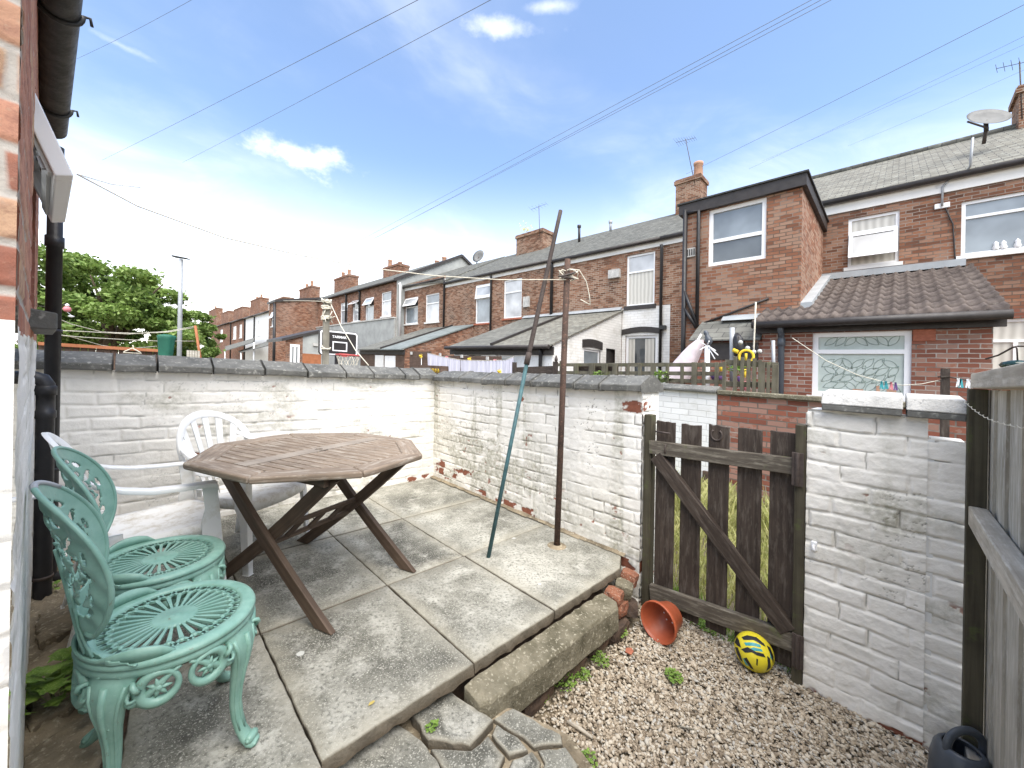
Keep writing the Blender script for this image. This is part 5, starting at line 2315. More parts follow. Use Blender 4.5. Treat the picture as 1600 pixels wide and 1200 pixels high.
# terracotta pot lying on its side, mouth to the viewer
pc = gp(1040, 1012)
pot = thing('plant_pot', 'terracotta coloured plastic plant pot lying on its side by the gate', 'plant pot', (pc[0], pc[1], YZ))
mx, mz = depth(1026, 973, 0), 0
PR = .108
ctr = on('z', 1027, 973, YZ + PR + .012)
base_px = on('z', 1060, 960, YZ + .085)
ax = Vector((base_px[0] - ctr[0], base_px[1] - ctr[1], -.012)).normalized()
mb = MB()
H_ = .145
mb.lathe([(r * 1.16, h) for r, h in [(.001, H_ - .004), (.058, H_ - .004), (.060, H_), (.062, H_ + .004), (.066, H_), (.084, .03), (.086, .026), (.093, .026), (.096, .022), (.097, .002), (.0945, -.001), (.091, 0), (.088, .022), (.082, .03), (.062, H_ - .010), (.001, H_ - .010)]], 40, ctr, tuple(ax))
po = mb.build('pot_body', 'terracotta', pot)
mb = MB()
x_ = ax.cross(Vector((0, 0, 1))).normalized()
y_ = ax.cross(x_)
for k in range(6):
    a = k * math.pi / 3
    c = Vector(ctr) + ax * (H_ - .0112) + (x_ * math.cos(a) + y_ * math.sin(a)) * .036
    mb.lathe([(.0001, 0), (.0045, 0)], 8, tuple(c), tuple(ax))
mb.build('drain_hole', 'upvc', po)

# yellow ball
BR = .092
bc = on('z', 1178, 1019, YZ + BR)
ball = thing('ball', 'yellow football with black and teal markings against the foot of the gate', 'ball', (bc[0], bc[1], YZ))
mb = MB()
prof = [(max(.0001, BR * math.sin(math.pi * i / 24)), -BR * math.cos(math.pi * i / 24)) for i in range(25)]
mb.lathe(prof, 40, (bc[0], bc[1], YZ + BR + .004))
bo = mb.build('ball_skin', 'ball', ball)
bcen = Vector((bc[0], bc[1], YZ + BR + .004))
view = (Vector(_C) - bcen).normalized()
vr = Vector((0, 0, 1)).cross(view).normalized()
# site axes are left-handed: vr points to the picture's left or right; fix by projecting
vu = view.cross(vr).normalized()
if vu.z < 0:
    vu = -vu
_dr = Vector(_ray(900, 600)) - Vector(_ray(800, 600))
if vr.dot(_dr) < 0:
    vr = -vr


def ball_patch(pts, mat, name, lift=.0012):
    """a printed shape on the ball: points in (right, up) fractions of the radius"""
    mb = MB()
    cx = sum(p[0] for p in pts) / len(pts)
    cy = sum(p[1] for p in pts) / len(pts)

    def on_ball(p):
        q = vr * p[0] + vu * p[1]
        d = math.sqrt(max(.02, 1 - min(.96, p[0] ** 2 + p[1] ** 2)))
        return tuple(bcen + (q + view * d).normalized() * (BR + lift))
    rings = []
    dense = []
    for i in range(len(pts)):
        a, b = pts[i], pts[(i + 1) % len(pts)]
        for k in range(4):
            dense.append((a[0] + (b[0] - a[0]) * k / 4, a[1] + (b[1] - a[1]) * k / 4))
    for f in (1, .66, .33):
        rings.append([mb.vert(on_ball((cx + (p[0] - cx) * f, cy + (p[1] - cy) * f))) for p in dense])
    c = mb.vert(on_ball((cx, cy)))
    n = len(dense)
    mb.smooth = True
    for r in range(2):
        for i in range(n):
            j = (i + 1) % n
            mb.face((rings[r][i], rings[r][j], rings[r + 1][j], rings[r + 1][i]))
    for i in range(n):
        mb.face((rings[2][i], rings[2][(i + 1) % n], c))
    mb.build(name, mat, bo)


for pts in ([(-.62, .48), (-.35, .68), (.10, .74), (.48, .55), (.55, .42), (.30, .55), (.05, .60), (-.30, .55), (-.50, .38)],
            [(-.62, -.12), (-.30, .10), (.10, .02), (.45, .06), (.55, -.08), (.15, -.14), (-.20, -.05), (-.42, -.22)],
            [(-.96, .10), (-.86, .42), (-.74, .30), (-.62, -.05), (-.80, -.02)],
            [(-.92, -.12), (-.78, -.10), (-.62, -.45), (-.52, -.72), (-.66, -.66), (-.82, -.42)],
            [(.60, .52), (.76, .48), (.93, .10), (.92, -.25), (.80, .10)],
            [(.62, .02), (.76, -.05), (.80, -.45), (.60, -.72), (.66, -.38)],
            [(-.48, -.52), (-.34, -.42), (.02, -.88), (-.14, -.86)],
            [(.12, -.30), (.20, -.30), (.18, -.62), (.12, -.60)]):
    ball_patch(pts, 'ball_black', 'black_print')
for pts in ([(-.48, .26), (-.05, .42), (.28, .44), (.34, .32), (-.02, .26), (-.40, .14)], [(-.35, -.02), (.0, .20), (.36, .24), (.42, .14), (.05, .05), (-.28, -.10)],
            [(-.56, -.50), (-.44, -.58), (-.22, -.82), (-.38, -.78)], [(.74, .28), (.84, .22), (.86, -.1), (.78, .0)]):
    ball_patch(pts, 'ball_teal', 'teal_print', .0008)

# dark watering can at the lower right
wc = on('z', 1495, 1165, YZ + .17)
can = thing('watering_can', 'dark grey plastic watering can with a looped handle by the fence', 'watering can', (wc[0], wc[1], YZ))
cx_, cy_ = wc[0] - .01, wc[1] - .02
mb = MB()
mb.lathe([(.001, 0), (.082, 0), (.088, .006), (.088, .02), (.084, .10), (.074, .15), (.066, .165), (.060, .172), (.050, .172), (.050, .168), (.058, .160), (.070, .14), (.078, .09), (.080, .02), (.001, .012)], 36, (cx_, cy_, YZ + .012))
mb.build('can_body', 'can', can)
mb = MB()
pts = []
hx = Vector(_ray(900, 600)) - Vector(_ray(800, 600))
hx = Vector((hx.x, hx.y, 0)).normalized()
for i in range(17):
    a = R(200 - 235 * i / 16)
    pts.append(tuple(Vector((cx_, cy_, YZ + .165)) + hx * (.015 + .070 * math.cos(a)) + Vector((0, 0, .065 * math.sin(a) + .02))))
mb.tube(pts, .011, 10, flat=1.4)
mb.build('handle', 'can', can)
mb = MB()
b0 = Vector((cx_, cy_, YZ + .05))
mb.tube([tuple(b0 + hx * .07), tuple(b0 + hx * .13 + Vector((0, 0, .05))), tuple(b0 + hx * .17 + Vector((0, 0, .13)))], [.022, .016, .013], 10)
mb.build('spout', 'can', can)

# shard and white stick in the gravel
p = gp(984, 1018, YZ + .012)
mb = MB()
o_ = [(p[0] + a, p[1] + b, p[2]) for a, b in ((-.02, -.022), (.014, -.026), (.024, .006), (.004, .028), (-.016, .014))]
mb.prism(o_, (0, 0, .006))
single(mb, 'pot_shard', 'terracotta_old', 'small flat terracotta shard lying on the gravel', 'shard', bevel=.001)
a, b = gp(886, 1128, YZ + .02), gp(926, 1153, YZ + .022)
mb = MB()
mb.tube([a, tuple((Vector(a) + Vector(b)) / 2 + Vector((.003, .002, .003))), b], [.006, .0085, .006], 7)
single(mb, 'driftwood_stick', 'rail_wood', 'short pale stick lying in the gravel beside the crazy path', 'stick')
a, b = gp(1058, 1134, YZ + .018), gp(1085, 1140, YZ + .018)
mb = MB()
mb.tube([a, b], .003, 5)
single(mb, 'driftwood_stick', 'old_post', 'thin pale twig lying in the middle of the gravel', 'stick')


# ---------------------------------------------------------------- weeds
def weed(c, r, h, n, label, group, leaf=.014, mat='leaf_weed', seed=0, lobed=False):
    rg = random.Random(seed)
    t = thing('weed_plant', label, 'weed', c, group)
    mb = MB()
    st = MB()
    for k in range(n):
        a = rg.uniform(0, 2 * math.pi)
        rr = r * math.sqrt(rg.random())
        z = h * (1 - (rr / r) ** 2 * .6) * rg.uniform(.35, 1)
        p = Vector((c[0] + rr * math.cos(a), c[1] + rr * math.sin(a), c[2] + z))
        if k % 3 == 0:
            st.tube([(c[0] + .2 * rr * math.cos(a), c[1] + .2 * rr * math.sin(a), c[2] - .003), tuple(p)], .0011, 4)
        d = Vector((math.cos(a + rg.uniform(-.9, .9)), math.sin(a + rg.uniform(-.9, .9)), rg.uniform(-.35, .5))).normalized()
        w = d.cross(Vector((0, 0, 1))).normalized()
        u = w.cross(d)
        L = leaf * rg.uniform(.7, 1.3)
        if lobed:
            prof = [(0, 0), (.25, .35), (.20, .62), (.5, .42), (.62, .55), (.75, .30), (1, 0)]
        else:
            prof = [(0, 0), (.3, .36), (.65, .38), (1, 0)]
        left = [tuple(p + d * L * x + w * L * y + u * L * .15 * math.sin(3 * x)) for x, y in prof]
        right = [tuple(p + d * L * x - w * L * y + u * L * .15 * math.sin(3 * x)) for x, y in prof[1:-1]]
        mb.poly(left + right[::-1])
    mb.build('leaves', mat, t)
    st.build('stems', mat, t)
    return t


WG = 'small green weeds in the gravel and along the terrace edge'
for i, (x, y, r, h, n, lf, lab) in enumerate((
        (968, 992, .045, .06, 110, .012, 'bright green weed clump at the foot of the white wall end'),
        (938, 1035, .045, .05, 100, .012, 'low weed clump in front of the broken bricks'),
        (880, 1068, .055, .06, 130, .013, 'spreading weed along the stone block above the gravel'),
        (845, 1090, .035, .045, 80, .012, 'small weed under the near end of the stone block'),
        (910, 1058, .035, .035, 70, .012, 'bluish flat weed rosette at the gravel edge'),
        (1052, 1060, .040, .035, 100, .013, 'isolated weed in the middle of the gravel'),
        (920, 1190, .03, .03, 60, .012, 'tiny weed at the crazy path edge'),
        (676, 1142, .018, .035, 30, .012, 'single seedling growing from the crazy paving joint'),
        (1105, 982, .05, .03, 70, .014, 'flat weed behind the pot under the gate'))):
    z = YZ + .012 if i != 7 else -.105
    weed(on('z', x, y, z), r, h, n, lab, WG, lf, seed=i)
weed(on('z', 92, 1098, -.06), .085, .17, 70, 'leafy green plant with lobed leaves at the foot of the house wall', None, .055, seed=30, lobed=True)
weed(on('z', 88, 918, -.06), .03, .03, 12, 'few small leaves by the foot of the black pipe', None, .03, seed=31)
# yellow fallen leaf
p = on('z', 580, 1099, .004)
mb = MB()
mb.poly([(p[0] + a, p[1] + b, p[2] + z) for a, b, z in ((-.004, -.013, .001), (.005, -.004, .003), (.004, .010, .003), (-.001, .015, .001), (-.006, .004, .001))])
single(mb, 'fallen_leaf', 'dry_leaf', 'small yellow fallen leaf on the front flagstone', 'leaf')
# rubble behind the pipes
RG_ = 'white plaster rubble behind the pipes'
for k, (x, y, z, sz, lab) in enumerate(((100, 872, -.05, (.10, .05, .03), 'flat piece of white plaster rubble under the chair backs'), (92, 884, -.05, (.05, .04, .03), 'small white plaster lump by the black pipe foot'), (116, 866, -.05, (.06, .04, .025), 'white rubble piece nearest the back wall'))):
    p = on('z', x, y, z)
    o = rough_brick('rubble', p, sz, (.2, .1, .4 * k), 'render_white', lab, RG_, 70 + k)
    o['category'] = 'rubble'
# grass in the alley, seen through the gate
rgn = np.random.default_rng(3)
mb = MB()
for k in range(9500):
    s_, m_ = rgn.uniform(-.8, 3.4), rgn.uniform(2.75, 5.25)
    if rgn.random() > .55 + .45 * (m_ > 3.2):
        continue
    hgt = rgn.uniform(.08, .30) + (.25 * rgn.random() if m_ > 4.2 else 0)
    a = rgn.uniform(0, 6.28)
    w = rgn.uniform(.004, .009)
    bx_, by_ = math.cos(a) * w, math.sin(a) * w
    lx, ly = rgn.normal(0, .28) * hgt, rgn.normal(0, .28) * hgt
    z0 = YZ - .06
    mb.poly([(s_ - bx_, m_ - by_, z0), (s_ + bx_, m_ + by_, z0), (s_ + bx_ * .7 + lx * .4, m_ + by_ * .7 + ly * .4, z0 + hgt * .6), (s_ + lx, m_ + ly, z0 + hgt)])
for k in range(1500):
    s_, m_ = rgn.uniform(.32, 1.12), rgn.uniform(2.50, 2.85)
    hgt = rgn.uniform(.03, .10)
    a = rgn.uniform(0, 6.28)
    bx_, by_ = math.cos(a) * .005, math.sin(a) * .005
    lx, ly = rgn.normal(0, .35) * hgt, rgn.normal(0, .35) * hgt
    z0 = YZ - .015
    mb.poly([(s_ - bx_, m_ - by_, z0), (s_ + bx_, m_ + by_, z0), (s_ + lx, m_ + ly, z0 + hgt)])
    mb.mi[-1] = 1
tag(mb.build('grass', ['grass', 'leaf_weed']), 'tall yellowing grass in the back alley behind the gate', None, None, 'stuff')


# ================================================================ the terrace across the alley
TMW = 11.0                 # plane of the terrace's back walls
GRD = -.45


def wall_holes(mb, m, s0, s1, z0, z1, holes, dm=.08):
    """upright wall on the plane m, with rectangular openings (s0, s1, z0, z1) and their reveals"""
    xs = sorted({s0, s1, *[v for h in holes for v in h[:2] if s0 < v < s1]})
    zs = sorted({z0, z1, *[v for h in holes for v in h[2:] if z0 < v < z1]})
    for a, b in zip(xs[:-1], xs[1:]):
        for c, d in zip(zs[:-1], zs[1:]):
            x, z = (a + b) / 2, (c + d) / 2
            if any(h[0] < x < h[1] and h[2] < z < h[3] for h in holes):
                continue
            mb.poly([(a, m, c), (a, m, d), (b, m, d), (b, m, c)])
    for h in holes:
        a, b, c, d = h[0], h[1], h[2], h[3]
        mb.poly([(a, m, c), (a, m + dm, c), (a, m + dm, d), (a, m, d)])
        mb.poly([(b, m, c), (b, m, d), (b, m + dm, d), (b, m + dm, c)])
        mb.poly([(a, m, d), (a, m + dm, d), (b, m + dm, d), (b, m, d)])
        mb.poly([(a, m, c), (b, m, c), (b, m + dm, c), (a, m + dm, c)])


def window(parent, m, h, transom=.32, pane=('glass_grey', 'glass_grey'), open_top=0.0, fw=.055, mull=None, sill='fascia', arch=False, sill_h=.07):
    """white framed window set in the opening h of the wall plane m"""
    s0, s1, z0, z1 = h
    mf = m + .035
    mb = MB()
    mb.box(s0, s0 + fw, mf, mf + .05, z0, z1)
    mb.box(s1 - fw, s1, mf, mf + .05, z0, z1)
    mb.box(s0 + fw, s1 - fw, mf, mf + .05, z0, z0 + fw)
    mb.box(s0 + fw, s1 - fw, mf, mf + .05, z1 - fw, z1)
    zt = z1 - (z1 - z0) * transom if transom else z1 - fw
    if transom:
        mb.box(s0 + fw, s1 - fw, mf, mf + .05, zt - fw * .45, zt + fw * .45)
    if mull:
        sm = s0 + (s1 - s0) * mull
        mb.box(sm - fw * .5, sm + fw * .5, mf - .002, mf + .05, z0 + fw, (zt if transom else z1 - fw))
    w = mb.build('window', 'upvc', parent)
    mb = MB()
    mb.poly([(s0 + fw, mf + .03, z0 + fw), (s0 + fw, mf + .03, zt), (s1 - fw, mf + .03, zt), (s1 - fw, mf + .03, z0 + fw)])
    mb.build('pane', pane[0], w)
    if transom:
        mb = MB()
        if open_top:
            H = z1 - zt
            c, s_ = math.cos(open_top) * H, math.sin(open_top) * H
            mb.poly([(s0 + fw, mf + .04, zt), (s1 - fw, mf + .04, zt), (s1 - fw, mf + .04, z1 - fw), (s0 + fw, mf + .04, z1 - fw)])
            mb.build('pane', 'glass_dark', w)
            mb = MB()
            for a, b in ((s0, s0 + fw * 1.1), (s1 - fw * 1.1, s1)):
                mb.prism([(a, mf - .01, z1), (a, mf - .01 - s_, z1 - c), (a, mf + .03 - s_, z1 - c), (a, mf + .03, z1)], (b - a, 0, 0))
            for f0, f1 in ((0, .2), (.8, 1)):
                mb.prism([(s0, mf - .012 - s_ * f0, z1 - c * f0), (s0, mf - .012 - s_ * f1, z1 - c * f1), (s0, mf + .03 - s_ * f1, z1 - c * f1), (s0, mf + .03 - s_ * f0, z1 - c * f0)], (s1 - s0, 0, 0))
            sa = mb.build('open_sash', 'upvc', w)
            mb = MB()
            mb.poly([(s0 + fw, mf + .006 - s_ * .2, z1 - c * .2), (s1 - fw, mf + .006 - s_ * .2, z1 - c * .2), (s1 - fw, mf + .006 - s_ * .8, z1 - c * .8), (s0 + fw, mf + .006 - s_ * .8, z1 - c * .8)])
            mb.build('pane', 'glass_net_sky', sa)
        else:
            mb.poly([(s0 + fw, mf + .03, zt), (s0 + fw, mf + .03, z1 - fw), (s1 - fw, mf + .03, z1 - fw), (s1 - fw, mf + .03, zt)])
            mb.build('pane', pane[1], w)
    if sill:
        mb = MB()
        mb.box(s0 - .06, s1 + .06, m - .05, m + .03, z0 - sill_h, z0)
        mb.build('sill', sill, w)
    return w


def house(label, s, cat='terraced house', name='terraced_house', m=TMW):
    return thing(name, label, cat, (s, m, GRD))


def roof_slope(parent, s0, s1, ze, zr, m0=TMW - .16, m1=TMW + 4.0, mat='slate', name='roof', th=.06, ze1=None):
    mb = MB()
    z2 = ze if ze1 is None else ze1
    a, b, c, d = (s0, m0, ze), (s1, m0, z2), (s1, m1, zr), (s0, m1, zr)
    mb.poly([a, b, c, d])
    lo = [(p[0], p[1], p[2] - th) for p in (a, b, c, d)]
    mb.poly(lo[::-1])
    for i in range(4):
        j = (i + 1) % 4
        p, q = (a, b, c, d)[i], (a, b, c, d)[j]
        mb.poly([p, q, lo[j], lo[i]])
    return mb.build(name, mat, parent)


def eaves(parent, s0, s1, z, m=TMW, band=.24, white='fascia'):
    mb = MB()
    mb.box(s0, s1, m - .035, m - .004, z - band, z - .05)
    mb.build('fascia', white, parent)
    mb = MB()
    mb.tube([(s0, m - .12, z - .05), (s1, m - .12, z - .05)], .058, 8)
    mb.build('gutter', 'dark_paint', parent)


def downpipe(parent, s, m, z0, z1, r=.04, name='downpipe', mat='black_plastic', top=True):
    mb = MB()
    pts = [(s, m - .06, z0), (s, m - .06, z1)]
    if top:
        pts += [(s, m - .11, z1 + .12)]
    mb.tube(pts, r, 8)
    return mb.build(name, mat, parent)


def chimney(parent, s0, s1, m0, m1, z0, z1, pots=(), mat='brick_brown', pot_h=.45, slab_=True):
    mb = MB()
    mb.box(s0, s1, m0, m1, z0, z1 - .18)
    mb.box(s0 - .05, s1 + .05, m0 - .05, m1 + .05, z1 - .18, z1 - .05)
    mb.box(s0 - .02, s1 + .02, m0 - .02, m1 + .02, z1 - .05, z1)
    ch = mb.build('chimney', mat, parent)
    for (fs, fm, h) in pots:
        mb = MB()
        s, m = s0 + (s1 - s0) * fs, m0 + (m1 - m0) * fm
        mb.lathe([(.165, 0), (.145, h * .8), (.17, h * .84), (.17, h), (.12, h), (.12, h * .7)], 12, (s, m, z1))
        mb.build('chimney_pot', 'clay_pot', ch)
    return ch


def aerial(parent, base, h, n=7, lean=(0, 0), boom=.9, ang=.3, mat='iron_dark'):
    mb = MB()
    b = Vector(base)
    t = b + Vector((lean[0], lean[1], h))
    mb.tube([tuple(b), tuple(t)], .013, 5)
    for k, (f, L) in enumerate(((.97, boom),)):
        c = b.lerp(t, f)
        d = Vector((math.cos(ang), math.sin(ang) * .6, .25)).normalized()
        mb.tube([tuple(c - d * L * .5), tuple(c + d * L * .5)], .007, 4)
        for i in range(n):
            p = c + d * L * (i / (n - 1) - .5)
            w = .17 - .08 * i / n
            mb.tube([tuple(p + Vector((-.25 * w, w, -.5 * w))), tuple(p - Vector((-.25 * w, w, -.5 * w)))], .004, 4)
    return mb.build('aerial', mat, parent)


def R_(m, xl, yt, xr, yb):
    return rect(m, xl, yt, xr, yb)


EZ = 5.36
# ---------------------------------------------------------------- house 1 (right): dark red brick, brown tiled extension
h1 = house('dark red brick terraced house with brown tiled lean-to kitchen and a roof satellite dish', -1.5)
SP12 = on('m', 1285, 440, TMW)[0]
w1 = R_(TMW, 1502, 304, 1632, 393)
w2 = R_(TMW, 1325, 335, 1405, 414)
w3 = R_(TMW, 1540, 497, 1650, 600)
mb = MB()
wall_holes(mb, TMW, -7, SP12 + 2.2, GRD, EZ, [w1, w2, w3])
mb.build('wall', 'brick_red', h1)
eaves(h1, -7, SP12 + .6, EZ, band=.30)
roof_slope(h1, -7, SP12 + 2.1, EZ, 7.69, mat='slate_worn')
mb = MB()
mb.tube([(-7, TMW + 4.0, 7.70), (SP12 + 2.1, TMW + 4.0, 7.70)], .09, 8)
mb.build('ridge_tile', 'slate', h1)
ow = window(h1, TMW, w1, .30, ('glass_grey', 'glass_grey'))
# figurines seen on the inner sill
for x in (1556, 1568, 1590):
    mb = MB()
    p = on('m', x, 382, TMW + .06)
    mb.lathe([(.03, 0), (.05, .03), (.03, .09), (.035, .12), (.001, .16)], 8, (p[0], p[1] - .012, w1[2] + .055))
    mb.build('ornament', 'upvc', ow)
# the middle window, its sash open outwards
wv = window(h1, TMW, w2, .30, ('curtain', 'curtain'))
mb = MB()
a0, a1, zt, zb = w2[0] + .02, w2[1] - .02, w2[2] + (w2[3] - w2[2]) * .68, w2[2] + .16
for q0, q1, f0, f1 in ((a0, a0 + .06, 0, 1), (a1 - .06, a1, 0, 1), (a0 + .06, a1 - .06, 0, .12), (a0 + .06, a1 - .06, .88, 1)):
    def sq(f):
        return TMW + .02 - .22 * f, zt + (zb - zt) * f
    m_a, z_a = sq(f0)
    m_b, z_b = sq(f1)
    mb.prism([(q0, m_a, z_a), (q0, m_b, z_b), (q0, m_b - .04, z_b), (q0, m_a - .04, z_a)], (q1 - q0, 0, 0))
sa = mb.build('open_sash', 'upvc', wv)
mb = MB()
mb.poly([(a0 + .06, TMW - .01, zt - .02), (a1 - .06, TMW - .01, zt - .02), (a1 - .06, TMW - .20, zb + .06), (a0 + .06, TMW - .20, zb + .06)])
mb.build('pane', 'sash_glass', sa)
window(h1, TMW, w3, .34, ('curtain', 'curtain'), mull=.55)
# lintel course over the lower window
mb = MB()
mb.box(w3[0], w3[1] + .15, TMW - .012, TMW, w3[3], w3[3] + .16)
mb.build('lintel', 'brick_new', h1)
# brown tiled kitchen extension
XM = 7.72
xs0 = -.86
xs1 = on('m', 1190, 560, XM)[0]
xze, xzt = on('m', 1370, 499, XM - .1)[2] + .02, 3.62
wk = R_(XM, 1269, 518, 1424, 622)
mb = MB()
wall_holes(mb, XM, xs0, xs1, GRD, xze - .16, [wk])
mb.poly([(xs0, XM, GRD), (xs0, TMW, GRD), (xs0, TMW, xzt - .1), (xs0, XM, xze - .16)])
mb.poly([(xs1, XM, GRD), (xs1, XM, xze - .16), (xs1, TMW, xzt - .1), (xs1, TMW, GRD)])
mb.build('extension_wall', 'brick_new', h1)
wk_o = window(h1, XM, wk, .30, ('blind', 'blind'), fw=.07)
# leaf outlines printed on the blind
mb = MB()
rg = random.Random(8)
for i in range(7):
    for j in range(7):
        s = wk[0] + .12 + (wk[1] - wk[0] - .24) * (i + .5 + .3 * (j % 2)) / 7.4
        z = wk[2] + .12 + (wk[3] - wk[2] - .2) * (j + .5) / 7
        if abs(z - (wk[3] - (wk[3] - wk[2]) * .30)) < .09 or z > wk[3] - .1:
            continue
        a = rg.choice((.7, -.7, 2.4)) + rg.uniform(-.3, .3)
        L, w = .10, .042
        for sgn in (1, -1):
            pts = []
            for k in range(7):
                f = k / 6
                x, y = (f - .5) * 2 * L, sgn * w * math.sin(math.pi * f)
                pts.append((s + x * math.cos(a) - y * math.sin(a), XM + .063, z + x * math.sin(a) + y * math.cos(a)))
            mb.tube(pts, .0045, 4)
mb.build('leaf_print', 'blind_leaf', wk_o)
p = on('m', 1393, 607, XM)
for k, (dx, h_, w_) in enumerate(((-.55, .10, .05), (-.40, .07, .09), (-.05, .08, .10), (.12, .12, .04), (.3, .06, .12))):
    mb = MB()
    mb.box(p[0] + dx, p[0] + dx + w_, XM + .045, XM + .055, wk[2] + .072, wk[2] + .072 + h_)
    mb.build('ornament', 'clay_pot', wk_o)
mb = MB()
vv_ = R_(XM, 1427, 514, 1462, 533)
mb.box(vv_[0], vv_[1], XM - .012, XM, vv_[2], vv_[3])
for k in range(4):
    z = vv_[2] + (vv_[3] - vv_[2]) * (k + .5) / 4
    mb.box(vv_[0], vv_[1], XM - .02, XM - .012, z - .008, z + .012)
mb.build('air_vent', 'terracotta_old', h1)
# pantiles: rolled courses, each a real step
mb = MB()
mb.smooth = True
NC = 10
run = TMW - (XM - .22)
for c in range(NC):
    m0, m1 = XM - .22 + run * c / NC, XM - .22 + run * (c + 1.12) / NC
    z0, z1 = xze + (xzt - xze) * c / NC, xze + (xzt - xze) * (c + 1.12) / NC
    NS = int((xs1 - xs0 + .2) / .018)
    ra, rb, rc = [], [], []
    for i in range(NS + 1):
        s = xs0 - .1 + (xs1 - xs0 + .2) * i / NS
        if c > NC - 1:
            s = max(s, xs0)
        ph = 2 * math.pi * s / .165
        w = .034 * max(-.30, math.sin(ph)) + .006 * math.sin(2 * ph)
        ra.append(mb.vert((s, m0, z0 + w + .042)))
        rb.append(mb.vert((s, m1, z1 + w * .9 + .002)))
        rc.append(mb.vert((s, m0 + .004, z0 + w - .012)))
    for i in range(NS):
        mb.face((ra[i], rb[i], rb[i + 1], ra[i + 1]))
        mb.face((rc[i], ra[i], ra[i + 1], rc[i + 1]))
ro = mb.build('extension_roof', 'tile', h1)
roof_slope(h1, xs0 - .08, xs1 + .05, xze - .05, xzt - .05, XM - .2, TMW, 'dark_paint', 'roof_deck', .03)
mb = MB()
mb.box(xs0 - .02, SP12, TMW - .16, TMW, xzt - .02, xzt + .11)
mb.build('lead_flashing', 'lead', h1)
mb = MB()
mb.prism([(SP12, TMW - .05, xzt - .02), (SP12, 8.29, xze + .30), (SP12, 8.29, xze + .42), (SP12, TMW - .05, xzt + .12)], (-.16, 0, 0))
mb.build('lead_flashing', 'lead', h1)
mb = MB()
mb.box(xs0 - .1, xs1 + .1, XM - .06, XM - .02, xze - .17, xze - .02)
mb.tube([(xs0 - .12, XM - .24, xze - .045), (xs1 + .1, XM - .24, xze - .045)], .06, 8)
mb.build('gutter', 'dark_paint', h1)
p = on('m', 1221, 560, XM - .05)
mb = MB()
mb.tube([(p[0], XM - .22, xze - .06), (p[0], XM - .10, xze - .20), (p[0], XM - .075, xze - .3), (p[0], XM - .075, GRD)], .045, 10)
mb.lathe([(.045, 0), (.056, .01), (.056, .13), (.045, .14)], 10, (p[0], XM - .075, xze - .40))
mb.build('downpipe', 'can', h1)
# cable conduit with two white brackets, and the dish on its mast
cp = [(1472, 322), (1473, 292), (1483, 280), (1508, 270), (1516, 260), (1520, 215)]
mb = MB()
mb.tube([on('m', x, y, TMW - .05) for x, y in cp[:4]] + [on('m', *cp[4], TMW - .2), on('m', *cp[5], TMW - .2)], .018, 6)
mb.build('conduit', 'metal', h1)
for y in (291, 322):
    q = on('m', 1472, y, TMW)
    mb = MB()
    mb.box(q[0] - .10, q[0] + .10, TMW - .035, TMW, q[2] - .05, q[2] + .05)
    mb.build('bracket', 'upvc', h1, .01)
mb = MB()
mb.tube([on('m', 1476, 322, TMW - .02), on('m', 1489, 350, TMW - .02), on('m', 1492, 400, TMW - .02), on('m', 1497, 420, TMW - .02)], .012, 5)
mb.build('cable', 'dark_paint', h1)
dm = TMW + 1.3
dc = on('m', 1543, 185, dm)
ds_ = Vector(dc)
axis = Vector((-.15, -.25, 1.0)).normalized()
dish = None
mb = MB()
axis = Vector((-.35, -.75, .62)).normalized()
mb.lathe([(r_ * .68, h_ * .68) for r_, h_ in ((.0001, -.05), (.18, -.035), (.34, .0), (.47, .055), (.475, .062), (.34, .010), (.18, -.025), (.0001, -.04))], 32, tuple(ds_), tuple(axis))
dish = mb.build('satellite_dish', 'dish', h1)
mb = MB()
mb.tube([tuple(ds_ - axis * .05), on('m', 1541, 205, dm)], .035, 8)
mb.tube([tuple(ds_ + Vector((0, -.10, -.25))), on('m', 1512, 190, dm - .5)], .018, 6)
mb.tube([on('m', 1541, 200, dm), on('m', 1537, 225, dm + .1)], .03, 8)
mb.build('dish_arm', 'iron_dark', dish)
c1_ = rect(15.0, 1586, 142, 1632, 226)
ch1 = chimney(h1, c1_[0], c1_[1], 14.6, 15.4, 7.2, c1_[3], (), 'brick_brown')
aerial(h1, (c1_[1] - .05, 14.6, c1_[3] - .8), on('m', 1588, 98, 14.6)[2] - c1_[3] + .8, 7, (.05, 0), .7)

# ---------------------------------------------------------------- house 2: two-storey flat-roofed outrigger
h2 = house('red brick terraced house with tall flat-roofed outrigger and square white window', 2.4)
OM = 8.29
os0, os1 = SP12, on('m', 1066, 420, OM)[0]
OZ = on('m', 1160, 304, OM)[2]
wo = R_(OM, 1107, 318, 1197, 410)
mb = MB()
wall_holes(mb, OM, os0, os1, GRD, OZ, [wo])
mb.poly([(os0, OM, GRD), (os0, TMW, GRD), (os0, TMW, OZ), (os0, OM, OZ)])
mb.poly([(os1, OM, GRD), (os1, OM, OZ), (os1, TMW, OZ), (os1, TMW, GRD)])
mb.build('outrigger_wall', 'brick_pale', h2)
mb = MB()
mb.box(os0 - .07, os1 + .06, OM - .08, TMW + .3, OZ - .14, OZ + .07)
mb.build('flat_roof', 'dark_paint', h2)
mb = MB()
mb.box(os0 - .10, os1 + .09, OM - .11, TMW + .3, OZ + .07, OZ + .10)
mb.build('roof_felt', 'gutter', h2)
window(h2, OM, wo, .56, ('glass_dark', 'glass_grey'), fw=.075, sill=None)
SP23 = on('m', 1034, 420, TMW)[0]
mb = MB()
wall_holes(mb, TMW, os1, SP23, GRD, EZ, [])
mb.build('wall', 'brick_brown', h2)
eaves(h2, os1, SP23, EZ)
roof_slope(h2, SP12 + 2.1, SP23, EZ, 7.69, mat='slate')
